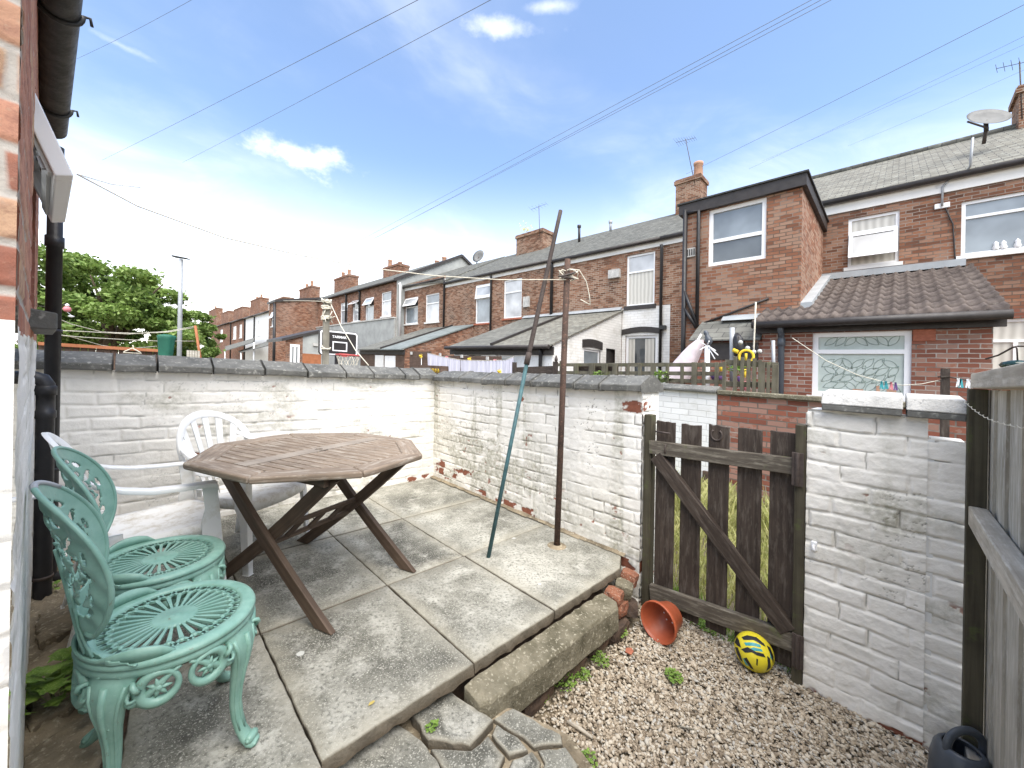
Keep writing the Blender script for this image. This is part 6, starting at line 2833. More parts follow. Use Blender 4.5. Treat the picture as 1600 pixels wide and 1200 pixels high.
c2_ = rect(15.0, 1064, 283, 1113, 330)
ch2 = chimney(h2, c2_[0] + .25, c2_[1], 14.5, 15.2, 7.2, c2_[3], ((.2, .4, .55),), 'brick_brown')
aerial(h2, (c2_[0] + .45, 14.5, c2_[3] - .3), 1.75, 9, (.35, 0), .8, 2.0)
p1_ = on('m', 1070, 400, OM)[0]
downpipe(h2, p1_ - .02, OM, GRD, OZ - .05, .048, top=False)
p2_ = on('m', 1092, 420, OM)[0]
zz_ = on('m', 1092, 330, OM)[2]
mb = MB()
mb.tube([(p1_ + .01, OM - .06, zz_ + .02), (p2_, OM - .06, zz_ - .02), (p2_, OM - .06, on('m', 1092, 508, OM)[2])], .038, 8)
mb.build('downpipe', 'black_plastic', h2)
mb = MB()
for (x0, y0, x1, y1) in ((1069, 455, 1090, 510), (1069, 482, 1088, 512)):
    mb.tube([on('m', x0, y0, OM - .07), on('m', x1, y1, OM - .07)], .035, 8)
mb.build('waste_branch', 'black_plastic', h2)
vp = R_(OM, 1070, 388, 1087, 402)
mb = MB()
mb.box(vp[0], vp[1], OM - .03, OM, vp[2], vp[3])
mb.build('air_vent', 'coping_white', h2)
mb = MB()
for k in range(5):
    s = vp[0] + (vp[1] - vp[0]) * (k + .5) / 5
    mb.box(s - .012, s + .012, OM - .034, OM - .029, vp[2] + .03, vp[3] - .03)
mb.build('vent_slot', 'dark_paint', h2)
mb = MB()
mb.tube([on('m', 1100, 505, OM - .02), on('m', 1150, 486, OM - .02), on('m', 1201, 466, OM - .02)], .022, 6)
mb.build('conduit', 'dark_paint', h2)
# slate lean-to at the foot of the outrigger
LM = 7.72 + .02
ls0, ls1 = xs1 + .002, on('m', 1076, 533, LM - .15)[0]
lze, lzt = on('m', 1130, 530, LM - .15)[2], on('m', 1150, 500, OM)[2]
roof_slope(h2, ls0, ls1, lze, lzt, LM - .15, OM, 'slate_pale', 'lean_to_roof', .03)
mb = MB()
mb.poly([(ls0, LM, GRD), (ls0, LM, lze - .02), (ls1 - .12, LM, lze - .02), (ls1 - .12, LM, GRD)])
mb.poly([(ls1 - .12, LM, GRD), (ls1 - .12, LM, lze - .02), (ls1 - .12, OM, lzt - .03), (ls1 - .12, OM, GRD)])
mb.build('lean_to_wall', 'brick_alley', h2)
mb = MB()
mb.box(ls0 + .05, ls1 - .3, LM - .02, LM, lze - .36, lze - .06)
mb.build('dark_opening', 'dark_paint', h2)
mb = MB()
mb.prism([(ls0, OM - .16, lzt - .02), (ls0, OM - .002, lzt - .02), (ls0, OM - .002, lzt + .10)], (ls1 - ls0 - .4, 0, 0))
mb.build('lead_flashing', 'lead', h2)

# ---------------------------------------------------------------- house 3: white painted lower storey and slate lean-to
SP34 = on('m', 865, 430, TMW)[0]
h3 = house('brown brick terraced house with white painted lower storey and slate lean-to', 7)
wa = R_(TMW, 979, 396, 1023, 477)
wl_ = R_(TMW, 977, 524, 1027, 596)
mb = MB()
wall_holes(mb, TMW, SP23, SP34, GRD, EZ, [wa, wl_])
mb.build('wall', 'brick_brown', h3)
eaves(h3, SP23, SP34, EZ)
roof_slope(h3, SP23, SP34, EZ, 7.69)
window(h3, TMW, wa, .34, ('curtain', 'glass_net_sky'), sill='dark_paint', sill_h=.12)
window(h3, TMW, wl_, 0, ('glass_dark', 'glass_dark'), fw=.08, sill=None)
mb = MB()
s0_, s1_ = wl_[0] - .12, wl_[1] + .12
n = 8
pts = [(s0_ + (s1_ - s0_) * i / n, TMW - .045, wl_[3] + .02 + .07 * math.sin(math.pi * i / n)) for i in range(n + 1)]
mb.prism(pts + [(p[0], p[1], p[2] + .17) for p in pts[::-1]], (0, .03, 0))
mb.build('arch_lintel', 'dark_paint', h3)
# curtains visible behind the lower window
mb = MB()
for a, b in ((.12, .40), (.72, .92)):
    x0, x1 = wl_[0] + (wl_[1] - wl_[0]) * a, wl_[0] + (wl_[1] - wl_[0]) * b
    mb.poly([(x0, TMW + .060, wl_[2]), (x1, TMW + .060, wl_[2]), (x1, TMW + .060, wl_[3] - .1), (x0, TMW + .060, wl_[3] - .1)])
mb.build('curtain', 'curtain', h3)
# white painted patch of wall, with its stepped edge
pw = lambda x, y: on('m', x, y, TMW - .014)
zA, zB = pw(1000, 480)[2], GRD
mb = MB()
e_l, e_r, e_r2 = pw(972, 520)[0], pw(1047, 500)[0], pw(1045, 560)[0]
wh = (wl_[0], wl_[1], wl_[2], wl_[3])
wall_holes(mb, TMW - .014, e_r, e_l, zB, zA, [wh], .012)
mb.build('white_paint', 'white_far', h3)
p = on('m', 1034, 500, TMW)[0]
downpipe(h3, p, TMW - .02, GRD, EZ - .35, .045)
mb = MB()
q = on('m', 1036, 512, TMW)
mb.box(q[0] - .12, q[0] + .05, TMW - .16, TMW - .03, q[2] - .06, q[2] + .05)
mb.build('hopper', 'black_plastic', h3)
q = R_(TMW, 953, 422, 970, 435)
mb = MB()
mb.box(q[0], q[1], TMW - .12, TMW, q[2], q[3])
mb.build('alarm_box', 'coping_white', h3)
# lean-to
AM = 7.57
as0, as1 = on('m', 972, 485, TMW)[0], on('m', 703, 546, AM - .1)[0]
aze, azt = 1.93, 3.34
roof_slope(h3, as0 - .06, as0 + (as1 - as0) * .50, aze, azt, AM - .2, TMW, 'slate_worn', 'lean_to_roof', .04)
roof_slope(h3, as0 + (as1 - as0) * .50 + .01, as1, aze, azt, AM - .2, TMW, 'slate_pale', 'lean_to_roof', .04)
mb = MB()
sm_ = as0 + (as1 - as0) * .5
mb.bar((sm_, AM - .2, aze + .05), (sm_, TMW, azt + .05), .07, .06)
mb.build('roof_valley', 'dark_paint', h3)
mb = MB()
mb.prism([(as0, TMW - .16, azt - .02), (as0, TMW - .002, azt - .02), (as0, TMW - .002, azt + .10)], (as1 - as0, 0, 0))
mb.build('lead_flashing', 'lead', h3)
mb = MB()
mb.box(as0 - .06, as1 + .06, AM - .06, AM - .015, aze - .24, aze - .03)
mb.tube([(as0 - .08, AM - .25, aze - .045), (as1 + .05, AM - .25, aze - .045)], .055, 8)
mb.build('gutter', 'dark_paint', h3)
# its side wall (white) towards us, with arched window
sw_hole = None
mb = MB()
w0, w1x = on('s', 912, 552, as0)[1], on('s', 938, 552, as0)[1]
zw0, zw1 = on('s', 925, 575, as0)[2] - .4, on('s', 925, 546, as0)[2]
b0, b1 = on('s', 947, 555, as0)[1], on('s', 961, 555, as0)[1]
zb0, zb1 = on('s', 954, 575, as0)[2] - .3, on('s', 954, 545, as0)[2]
ms = [AM, w0, w1x, b0, b1, TMW]
zroof = lambda m: aze + (azt - aze) * (m - AM + .2) / (TMW - AM + .2) - .045
for a, b in zip(ms[:-1], ms[1:]):
    lo = GRD
    if (a, b) == (w0, w1x):
        mb.poly([(as0, a, GRD), (as0, b, GRD), (as0, b, zw0), (as0, a, zw0)])
        lo = zw1
    if (a, b) == (b0, b1):
        mb.poly([(as0, a, GRD), (as0, b, GRD), (as0, b, zb0), (as0, a, zb0)])
        lo = zb1
    mb.poly([(as0, a, lo), (as0, b, lo), (as0, b, zroof(b)), (as0, a, zroof(a))])
mb.build('side_wall', 'white_far', h3)
mb = MB()
mb.box(as0 + .08, as0 + .10, b0 - .1, b1 + .1, zb0 - .1, zb1 + .1)
mb.build('dark_opening', 'dark_paint', h3)
mb = MB()
mb.box(as0 + .03, as0 + .08, w0, w0 + .06, zw0, zw1)
mb.box(as0 + .03, as0 + .08, w1x - .06, w1x, zw0, zw1)
mb.box(as0 + .03, as0 + .08, w0 + .06, w1x - .06, zw1 - .06, zw1)
sw = mb.build('window', 'upvc', h3)
mb = MB()
mb.box(as0 + .05, as0 + .06, w0 + .06, w1x - .06, zw0, zw1 - .06)
mb.build('pane', 'glass_grey', sw)
mb = MB()
pts = [(as0 - .03, w0 - .08 + (w1x - w0 + .16) * i / 8, zw1 + .02 + .05 * math.sin(math.pi * i / 8)) for i in range(9)]
mb.prism(pts + [(p[0], p[1], p[2] + .22) for p in pts[::-1]], (.03, 0, 0))
mb.build('arch_lintel', 'dark_paint', h3)
d1 = R_(AM, 775, 551, 806, 640)
d2 = R_(AM, 728, 552, 752, 562)
mb = MB()
wall_holes(mb, AM, as0, as1 - .1, GRD, aze - .1, [d1, d2])
mb.build('front_wall', 'render_white', h3)
window(h3, AM, d1, 0, ('glass_grey', 'glass_grey'), fw=.12, sill=None)
window(h3, AM, d2, 0, ('glass_dark', 'glass_dark'), fw=.06, sill=None)
p = on('m', 848, 565, AM)[0]
downpipe(h3, p, AM - .03, GRD, aze - .2, .05)
c3_ = rect(14.4, 811, 364, 852, 402)
ch3 = chimney(h3, c3_[0], c3_[1], 14.2, 15.0, 7.0, c3_[3], (), 'brick_brown')
aerial(h3, (c3_[0] + .1, 14.1, c3_[3] - .5), 1.6, 6, (.1, 0), .8, 2.4)
mb = MB()
for x, y0, y1, r_ in ((905, 352, 374, .055), (954, 345, 357, .05)):
    a, b = on('m', x, y1 + 4, 13.6), on('m', x, y0, 13.6)
    mb = MB()
    mb.tube([a, b], r_, 8)
    mb.lathe([(r_, -.12), (r_ * 1.5, -.10), (r_ * 1.5, 0), (.001, .02)], 8, b)
    mb.build('roof_vent_pipe', 'dark_paint' if r_ > .052 else 'metal', h3)
# weed growing from the chimney
mb = MB()
rg = random.Random(4)
pc_ = on('m', 822, 362, 14.4)
for k in range(60):
    a = rg.uniform(0, 6.28)
    d = Vector((math.cos(a), math.sin(a), rg.uniform(.2, 1.2))) * rg.uniform(.1, .36)
    q = Vector(pc_) + d
    w = .05
    mb.poly([tuple(q), tuple(q + Vector((w, 0, w))), tuple(q + Vector((w * .4, w, w * 1.8)))])
mb.build('chimney_weed', 'grass', ch3)

# ---------------------------------------------------------------- house 4
SP45 = on('m', 769, 440, TMW)[0]
h4 = house('brown brick terraced house with two tall white sash windows either side of its downpipe', 10.6)
SP5 = on('m', 696, 450, TMW)[0]
wb = R_(TMW, 787, 436, 815, 497)
wc_ = R_(TMW, 743, 444, 767, 505)
mb = MB()
wall_holes(mb, TMW, SP34, SP5, GRD, EZ + .06, [wb, wc_])
mb.build('wall', 'brick_brown', h4)
eaves(h4, SP34, SP5, EZ + .05)
roof_slope(h4, SP34, SP5, EZ + .02, 7.69)
window(h4, TMW, wb, .33, ('glass_net_sky', 'glass_net_sky'), sill='terracotta_old')
window(h4, TMW, wc_, .36, ('glass_grey', 'glass_net_sky'), open_top=.12, sill='terracotta_old')
downpipe(h4, on('m', 769, 440, TMW)[0], TMW, GRD, EZ - .2, .045)
downpipe(h4, on('m', 864, 420, TMW)[0], TMW, 3.4, EZ - .2, .055)
q = R_(TMW, 819, 464, 828, 480)
mb = MB()
mb.box(q[0], q[1], TMW - .08, TMW, q[2], q[3])
mb.build('alarm_box', 'coping_white', h4)
a, b = on('m', 748, 401, 14.8), on('m', 742, 420, 14.8)
mb = MB()
mb.lathe([(.0001, -.06), (.25, -.02), (.40, .06), (.41, .065), (.25, -.01), (.0001, -.05)], 24, a, (-.2, -.9, .3))
dd = mb.build('satellite_dish', 'dish', h4)
mb = MB()
mb.tube([a, b, (b[0], b[1], b[2] - .4)], .03, 6)
mb.build('dish_arm', 'iron_dark', dd)
bm = 7.58
bs0, bs1 = on('m', 740, 507, TMW)[0], on('m', 560, 551, bm - .1)[0]
mb = MB()
zrb = lambda m: 1.86 + (3.25 - 1.86) * (m - bm + .2) / (TMW - bm + .2) - .045
mb.poly([(bs0, bm, GRD), (bs0, TMW, GRD), (bs0, TMW, zrb(TMW)), (bs0, bm, zrb(bm))])
mb.build('side_wall', 'brick_red', h4)
mb = MB()
mb.poly([(bs0, bm, GRD), (bs0, bm, 1.8), (bs1, bm, 1.8), (bs1, bm, GRD)])
mb.build('front_wall', 'fence_brown', h4)
dh = R_(bm, 602, 556, 618, 600)
mb = MB()
mb.box(dh[0], dh[1], bm - .03, bm - .004, GRD, dh[3])
mb.build('back_door', 'upvc', h4)
dg = R_(bm, 587, 555, 600, 600)
mb = MB()
mb.box(dg[0], dg[1], bm - .04, bm - .005, GRD, dg[3])
mb.build('white_panel', 'fascia', h4)
smb = on('m', 598, 545, bm - .1)[0]
roof_slope(h4, bs0 - .06, smb, 1.88, 3.26, bm - .2, TMW, 'felt', 'lean_to_roof', .05)
roof_slope(h4, smb + .02, bs1, 1.88, 3.26, bm - .2, TMW, 'slate_pale', 'lean_to_roof', .05)
mb = MB()
mb.bar((smb, bm - .2, 1.92), (smb, TMW, 3.30), .07, .06)
mb.build('roof_valley', 'dark_paint', h4)
mb = MB()
mb.box(bs0 - .06, bs1, bm - .05, bm - .01, 1.66, 1.85)
mb.build('gutter', 'dark_paint', h4)

# ---------------------------------------------------------------- house 5
h5 = house('brown brick end house with two small white windows beside the grey rendered gable', 17.5)
SP6 = on('m', 632, 450, TMW)[0]
wd = R_(TMW, 665, 459, 686, 503)
we = R_(TMW, 633, 465, 653, 506)
mb = MB()
wall_holes(mb, TMW, SP5, SP6, GRD, EZ + .45, [wd, we])
mb.build('wall', 'brick_brown', h5)
eaves(h5, SP5, SP6, EZ + .32)
roof_slope(h5, SP5, SP6, EZ + .12, 7.72, ze1=EZ + .38)
window(h5, TMW, wd, .33, ('glass_net_sky', 'glass_grey'))
window(h5, TMW, we, .36, ('glass_grey', 'glass_net_sky'), open_top=.45)
downpipe(h5, SP5 + .02, TMW, 3.2, EZ + .1, .05)
c5_ = rect(15.2, 674, 414, 697, 434)
chimney(h5, c5_[0], c5_[1], 15.0, 15.7, 7.2, c5_[3], ((.25, .5, .5), (.75, .5, .4)), 'brick_brown')

# ---------------------------------------------------------------- house 6: taller, with rendered gable
h6 = house('taller terraced house with grey rendered gable end and grey lower storey', 26)
T0, T1, TZ = SP6 - .05, 33.0, 6.0
TM6 = 10.5
tzr = 8.45
wins = [R_(TM6, 596, 456, 611, 494), R_(TM6, 571, 465, 584, 503), R_(TM6, 551, 469, 563, 502), R_(TM6, 532, 473, 543, 506)]
mb = MB()
wall_holes(mb, TM6, T0, T1 + 3, GRD, TZ, wins)
mb.build('wall', 'brick_red', h6)
for k, h in enumerate(wins):
    window(h6, TM6, h, .36, ('glass_net_sky', 'glass_grey') if k % 2 == 0 else ('glass_grey', 'glass_net_sky'), open_top=(0, .5, .9, 0)[k])
mb = MB()
mb.poly([(T0, TM6, GRD), (T0, TM6, TZ), (T0, 14.9, tzr), (T0, 19.4, TZ), (T0, 19.4, GRD)])
mb.build('gable', 'render', h6)
roof_slope(h6, T0 - .12, T1 + 3, TZ, tzr, TM6 - .18, 14.9, 'slate', 'roof', .08)
mb = MB()
mb.poly([(T0 - .12, 14.9, tzr), (T1 + 3, 14.9, tzr), (T1 + 3, 19.5, TZ), (T0 - .12, 19.5, TZ)])
mb.build('rear_roof', 'slate', h6)
mb = MB()
mb.bar((T0 - .10, TM6 - .2, TZ - .05), (T0 - .10, 14.9, tzr - .03), .06, .16)
mb.bar((T0 - .10, 14.9, tzr - .03), (T0 - .10, 19.4, TZ - .05), .06, .16)
mb.build('verge_board', 'dark_paint', h6)
mb = MB()
mb.tube([(T0, TM6 - .14, TZ - .06), (T1 + 3, TM6 - .14, TZ - .06)], .06, 8)
mb.build('gutter', 'dark_paint', h6)
ztl = on('m', 617, 497, TM6 - .1)[2]
mb = MB()
mb.box(T0 + .02, T1, TM6 - .12, TM6 - .004, GRD, ztl)
mb.build('rendered_storey', 'render', h6)
mb = MB()
mb.box(T0, T1, TM6 - .17, TM6 - .002, ztl, ztl + .07)
mb.build('ledge', 'coping_white', h6)
p = on('m', 629, 480, TM6)[0]
downpipe(h6, T0 - .12, TM6 + .2, 2.6, TZ - .3, .07, 'soil_pipe', 'upvc')
for x in (542, 563):
    downpipe(h6, on('m', x, 480, TM6)[0], TM6, 4.0, TZ - .25, .07)
for (xl, yt, xr, yb, pots) in ((604, 416, 628, 440, ((.75, .3, .6), (.3, .6, .3))), (527, 433, 550, 462, ((.3, .5, .65), (.7, .5, .6))), (472, 450, 491, 474, ((.3, .5, .75), (.7, .5, .6)))):
    c = rect(14.6, xl, yt, xr, yb)
    chimney(h6, c[0], c[1], 14.3, 15.2, 7.6, c[3], pots, 'brick_red')

# ---------------------------------------------------------------- house 7: red outrigger, seen side-on
h7 = house('red brick house with tall blank outrigger wall far along the terrace', 33.5, m=9)
r0 = on('m', 508, 470, TMW)[0]
rf = on('s', 432, 473, r0)[1]
r1 = on('m', 420, 500, rf)[0]
rz = on('s', 432, 472, r0)[2]
rz2 = on('s', 505, 467, r0)[2]
mb = MB()
mb.poly([(r0, rf, GRD), (r0, TMW, GRD), (r0, TMW, rz2), (r0, rf, rz)])
mb.build('outrigger_side', 'brick_red', h7)
wn7 = R_(rf, 424, 487, 429, 510)
mb = MB()
wall_holes(mb, rf, r0, r1, GRD, rz, [wn7])
mb.build('outrigger_wall', 'brick_brown', h7)
window(h7, rf, wn7, .5, ('glass_grey', 'glass_grey'), fw=.12, open_top=.4)
mb = MB()
mb.prism([(r0 - .12, rf - .12, rz + .0), (r0 - .12, rf - .12, rz + .16), (r0 - .12, TMW, rz2 + .16), (r0 - .12, TMW, rz2)], (r1 - r0 + .24, 0, 0))
mb.build('flat_roof', 'dark_paint', h7)
for x in (432.5,):
    downpipe(h7, r0 + .15, rf, GRD, rz - .1, .11, top=False)
c = rect(12.5, 429, 467, 448, 482)
chimney(h7, c[0], c[1], 12.2, 13.2, 5.5, c[3], (), 'stone_block' if False else 'brick_brown')

# low outbuilding in front of it
ob_ = house('low lean-to outbuilding with grey boarded side and white door', 24, 'outbuilding', 'outbuilding', 7)
O1 = 22.0
oq = lambda x, y: on('s', x, y, O1)
mL, mR = oq(446, 540)[1], oq(502, 540)[1]
zL, zR = oq(446, 532)[2], oq(502, 516)[2]
mB = oq(473, 540)[1]
zB_ = oq(473, 552)[2]
mb = MB()
mb.poly([(O1, mL, GRD), (O1, mB, GRD), (O1, mB, zL + (zR - zL) * .45), (O1, mL, zL)])
mb.build('wall', 'brick_red', ob_)
mb = MB()
mb.poly([(O1, mB, zB_), (O1, mR, zB_), (O1, mR, zR), (O1, mB, zL + (zR - zL) * .45)])
mb.build('boarded_side', 'render', ob_)
mb = MB()
mb.poly([(O1, mB, GRD), (O1, mR, GRD), (O1, mR, zB_ - .01), (O1, mB, zB_ - .01)])
mb.build('timber_base', 'shed_orange', ob_)
mb = MB()
mb.prism([(O1 - .1, mL - .2, zL - .06), (O1 - .1, mL - .2, zL + .08), (O1 - .1, mR + .1, zR + .08), (O1 - .1, mR + .1, zR - .06)], (3, 0, 0))
mb.build('roof', 'dark_paint', ob_)
mb = MB()
d0, d1_ = oq(453, 540)[1], oq(468, 540)[1]
zd = oq(460, 538)[2]
for a, b in ((d0, d0 + .1), (d1_ - .1, d1_), ((d0 + d1_) / 2 - .06, (d0 + d1_) / 2 + .06)):
    mb.box(O1 - .05, O1 - .01, a, b, GRD, zd)
mb.box(O1 - .052, O1 - .01, d0 + .1, d1_ - .1, zd - .12, zd)
od = mb.build('door_frame', 'upvc', ob_)
mb = MB()
mb.box(O1 - .03, O1 - .012, d0 + .1, d1_ - .1, GRD, zd - .12)
mb.build('pane', 'glass_dark', od)
mb = MB()
q0, q1_ = oq(489, 536), oq(497, 541)
mb.box(O1 - .08, O1 - .01, q0[1], q1_[1], q1_[2], q0[2])
mb.build('sign_plate', 'coping_white', ob_)

# ---------------------------------------------------------------- far houses
FM = TMW
fx = lambda x: on('m', x, 500, FM)[0]


def far_house(x0, x1, label, mat, wn_px=(), y_e=None, chim=(), panel=None):
    """x0 > x1 in the picture; eaves line at z = 6.5"""
    s0, s1 = fx(x0), fx(x1)
    h = house(label, (s0 + s1) / 2)
    ze = 6.5
    holes = [R_(FM, *w) for w in wn_px]
    mb = MB()
    wall_holes(mb, FM, s0, s1, GRD, ze, holes)
    mb.build('wall', mat, h)
    for k, q in enumerate(holes):
        window(h, FM, q, .45, ('glass_grey', 'glass_dark'), fw=.12)
    roof_slope(h, s0, s1, ze, 8.6, FM - .25, FM + 4, 'slate', 'roof', .1)
    mb = MB()
    mb.tube([(s0, FM - .2, ze - .05), (s1, FM - .2, ze - .05)], .09, 6)
    mb.build('gutter', 'dark_paint', h)
    for (xl, yt, xr, yb, pots) in chim:
        c = rect(FM + 3.6, xl, yt, xr, yb)
        chimney(h, c[0], c[1], FM + 3.0, FM + 4.2, 7.6, c[3], pots, 'brick_red')
    downpipe(h, s0 + .2, FM, GRD, ze - .3, .1)
    return h


hA = far_house(431, 399, 'white rendered terraced house beyond the red outrigger', 'render_white', ((403, 502, 407, 524),), None, ((398, 468, 413, 486, ((.3, .5, .7), (.75, .5, .6))),))
far_house(399, 384, 'half white far terraced house with a grey roof, left of the white rendered one', 'render_white', (), None, ((371, 482, 385, 497, ()),))
far_house(384, 362, 'far red brick terraced house with two narrow windows', 'brick_red', ((364, 510, 369, 530), (374, 507, 378, 528)), None, ((351, 488, 362, 500, ()),))
far_house(362, 330, 'farthest red brick house of the terrace, partly behind the tree', 'brick_red', ((344, 515, 348, 534),), None, ((331, 484, 343, 503, ((.5, .5, .9),)),))
# pale lean-to roofs in their yards
LR = 'pale lean-to roofs in the far yards'
for (pts, lab, m_) in (([(352, 541), (397, 528), (396, 534), (351, 548)], 'pale corrugated lean-to roof farthest along the terrace', 8.4), ([(372, 549), (420, 532), (420, 539), (376, 550)], 'grey lean-to roof below the white rendered house', 8.2)):
    mb = MB()
    q = [on('m', x, y, m_ + (1.8 if k < 2 else 0)) for k, (x, y) in enumerate(pts)]
    mb.prism([tuple(p) for p in q], (0, 0, -.08))
    t = thing('lean_to', lab, 'lean-to', (q[0][0], m_ + .8, GRD), LR)
    mb.build('roof', 'slate_pale', t)
    for p in (q[2], q[3]):
        mb = MB()
        mb.tube([(p[0], p[1] + .05, GRD), (p[0], p[1] + .05, p[2] - .06)], .07, 6)
        mb.build('post', 'upvc', t)


# ================================================================ across the alley: yard walls and fences
AW = 5.2
zc_ = on('m', 1120, 612, AW)[2]
sj = on('m', 1121, 640, AW)[0]
aw1 = thing('yard_wall', 'white painted alley wall with dark coping behind the gate', 'yard wall', (3.5, AW, YZ))
mb = MB()
mb.box(sj + .01, 7.2, AW, AW + .22, YZ - .3, zc_ - .02)
mb.build('brickwork', 'white_far', aw1)
for a, b in ((sj + .005, 2.35), (2.36, 3.3), (3.31, 4.4), (4.41, 5.6), (5.61, 7.2)):
    mb = MB()
    mb.prism([(a, AW - .06, zc_ - .018), (a, AW - .06, zc_ + .015), (a, AW + .10, zc_ + .07), (a, AW + .27, zc_ + .015), (a, AW + .27, zc_ - .018)], (b - a, 0, 0))
    mb.build('coping_stone', 'coping', aw1, .008)
aw2 = thing('yard_wall', 'red brick alley wall with thin pale coping right of the white painted one', 'yard wall', (0, AW, YZ))
mb = MB()
mb.box(-3.5, sj, AW, AW + .22, YZ - .3, zc_ - .03)
mb.build('brickwork', 'brick_alley', aw2)
for a, b in ((-.2, sj), (-1.8, -.21), (-3.5, -1.81)):
    mb = MB()
    mb.box(a, b - .005, AW - .05, AW + .26, zc_ - .028, zc_ + .02)
    mb.build('coping_stone', 'stone_block', aw2, .008)
mb = MB()
for x in (1113,):
    p = on('m', x, 740, AW)
    mb.box(p[0] - .05, p[0] + .10, AW - .05, AW - .004, YZ, p[2] + .02)
single(mb, 'drain_box', 'dark_brick', 'small dark box at the foot of the white alley wall, seen through the gate', 'box')


def rail_fence(name, label, m, rails, posts, pw=.05, cap=0.0, group=None, mat='picket', pmat=None, rt=.03, rh=.05):
    """rails: (x0, y0, x1, y1) picture lines on the plane m; posts: (x, ytop, ybottom, width px)"""
    q = on('m', posts[0][0], posts[0][2], m)
    t = thing(name, label, 'fence', (q[0], m, zc_ - .6), group)
    for (x0, y0, x1, y1) in rails:
        mb = MB()
        mb.bar(on('m', x0, y0, m), on('m', x1, y1, m), rt, rh)
        mb.build('rail', mat, t, .003)
    for (x, yt, yb, w) in posts:
        a, b = on('m', x, yt, m - .035), on('m', x, yb, m - .035)
        s0, s1 = on('m', x + w / 2, yt, m - .035)[0], on('m', x - w / 2, yt, m - .035)[0]
        mb = MB()
        mb.bar((a[0], m - .035, b[2]), (a[0], m - .035, a[2]), abs(s1 - s0), .03, (0, 1, 0))
        mb.build('post' if w > 6 else 'upright', pmat or mat, t, .003)
    return t


rail_fence('low_fence', 'low dark boarded fence left of the rusty post, behind the side wall', 6.0,
           [(806, 577, 866, 575), (808, 583, 866, 581)], [(804, 566, 600, 6), (868, 565, 600, 7)], mat='gate_wood', rh=.085)
mb = MB()
p = on('m', 869, 561, 5.96)
mb.lathe([(.012, -.05), (.030, -.04), (.034, .0), (.022, .03), (.016, .06), (.001, .075)], 10, p)
single(mb, 'post_lantern', 'iron_dark', 'small dark lantern on the low fence post by the rusty pole', 'lantern')
rail_fence('trellis_fence', 'dark stained trellis fence with square gaps above the white alley wall', 5.95,
           [(872, 570, 1131, 570), (872, 582, 1131, 584), (898, 590, 1131, 597)],
           [(878, 564, 596, 6), (900, 568, 600, 7), (925, 568, 600, 9), (945, 569, 600, 9), (961, 568, 600, 7), (981, 569, 600, 5), (1000, 568, 605, 5), (1021, 567, 605, 8), (1043, 567, 605, 5), (1066, 567, 606, 5), (1085, 566, 606, 8), (1100, 566, 606, 5), (1120, 566, 606, 6)],
           mat='picket', rh=.06)
mb = MB()
for x0, x1 in ((898, 925), (926, 948), (950, 966)):
    a0, a1 = on('m', x1, 575, 6.02)[0], on('m', x0, 575, 6.02)[0]
    mb.box(a0, a1, 6.01, 6.03, zc_ - .4, on('m', (x0 + x1) / 2, 570, 6.02)[2])
single(mb, 'fence_panel', 'gate_wood', 'dark boarded panel behind the trellis fence beside the rusty pole', 'fence panel')
px_list = [(1132, 565), (1149, 557), (1160, 558), (1170, 561), (1179, 560), (1188, 562), (1193, 565), (1201, 566), (1209, 569), (1214, 570)]
rail_fence('picket_fence', 'weathered picket fence with uneven pales on the red brick alley wall', 5.55,
           [(1133, 600, 1216, 602), (1133, 566, 1216, 571)], [(x, y, 618, 5.5) for x, y in px_list], mat='picket', rh=.07)

# planters, daffodil windmills, washing on the line, behind the side wall
YM = 6.3
sh = thing('bed_sheets', 'long white sheets pegged along a washing line behind the side wall', 'laundry', on('m', 740, 583, YM))
edges = [(668, 552), (692, 558), (720, 563), (760, 564), (790, 563), (803, 558)]
for k, (i0, i1) in enumerate(((0, 2), (2, 5))):
    mb = MB()
    mb.smooth = True
    N = 50
    rows = []
    for i in range(N + 1):
        f = i0 + (i1 - i0) * i / N
        j = min(int(f), 4)
        x = edges[j][0] + (edges[j + 1][0] - edges[j][0]) * (f - j)
        y = edges[j][1] + (edges[j + 1][1] - edges[j][1]) * (f - j)
        row = []
        for r in range(9):
            p = on('m', x, y, YM)
            row.append(mb.vert((p[0], YM + .03 * math.sin(i * .8 + r * .25) * r / 8 + .015 * math.sin(i * 2.1), p[2] - .52 * r / 8)))
        rows.append(row)
    for i in range(N):
        for r in range(8):
            mb.face((rows[i][r], rows[i + 1][r], rows[i + 1][r + 1], rows[i][r + 1]))
    mb.build('sheet', 'cloth', sh)
mb = MB()
mb.tube([on('m', x, y - .5, YM) for x, y in edges], .006, 5)
mb.build('line', 'rope', sh)
mb = MB()
for (a, b, c, d) in ((640, 555, 664, 590), (655, 568, 692, 592)):
    pass
q = rect(6.5, 640, 549, 672, 600)
mb.box(q[0], q[1], 6.5, 6.54, zc_ - .7, q[3])
single(mb, 'fence_panel', 'fence_brown', 'dark brown fence panel at the left end of the white sheets', 'fence panel')
q = rect(6.1, 655, 571, 691, 600)
mb = MB()
mb.box(q[0], q[1], 6.05, 6.3, zc_ - .5, q[3])
single(mb, 'planter_box', 'fence_brown', 'brown wooden planter with yellow trim below the white sheets', 'planter', bevel=.005)
rgp = random.Random(3)
q = rect(6.04, 672, 576, 687, 582)
t_ = bpy.data.objects
mb = MB()
for k in range(6):
    s = q[0] + (q[1] - q[0]) * (k + .5) / 6
    mb.tube([(s - .02, 6.035, q[2]), (s, 6.03, q[3]), (s + .02, 6.035, q[2])], .007, 5)
o = mb.build('yellow_trim', 'yellow')
o.parent = [x for x in bpy.data.objects if x.name == 'planter_box'][0]
o.location = -o.parent.location
q = rect(6.9, 690, 556, 782, 600)
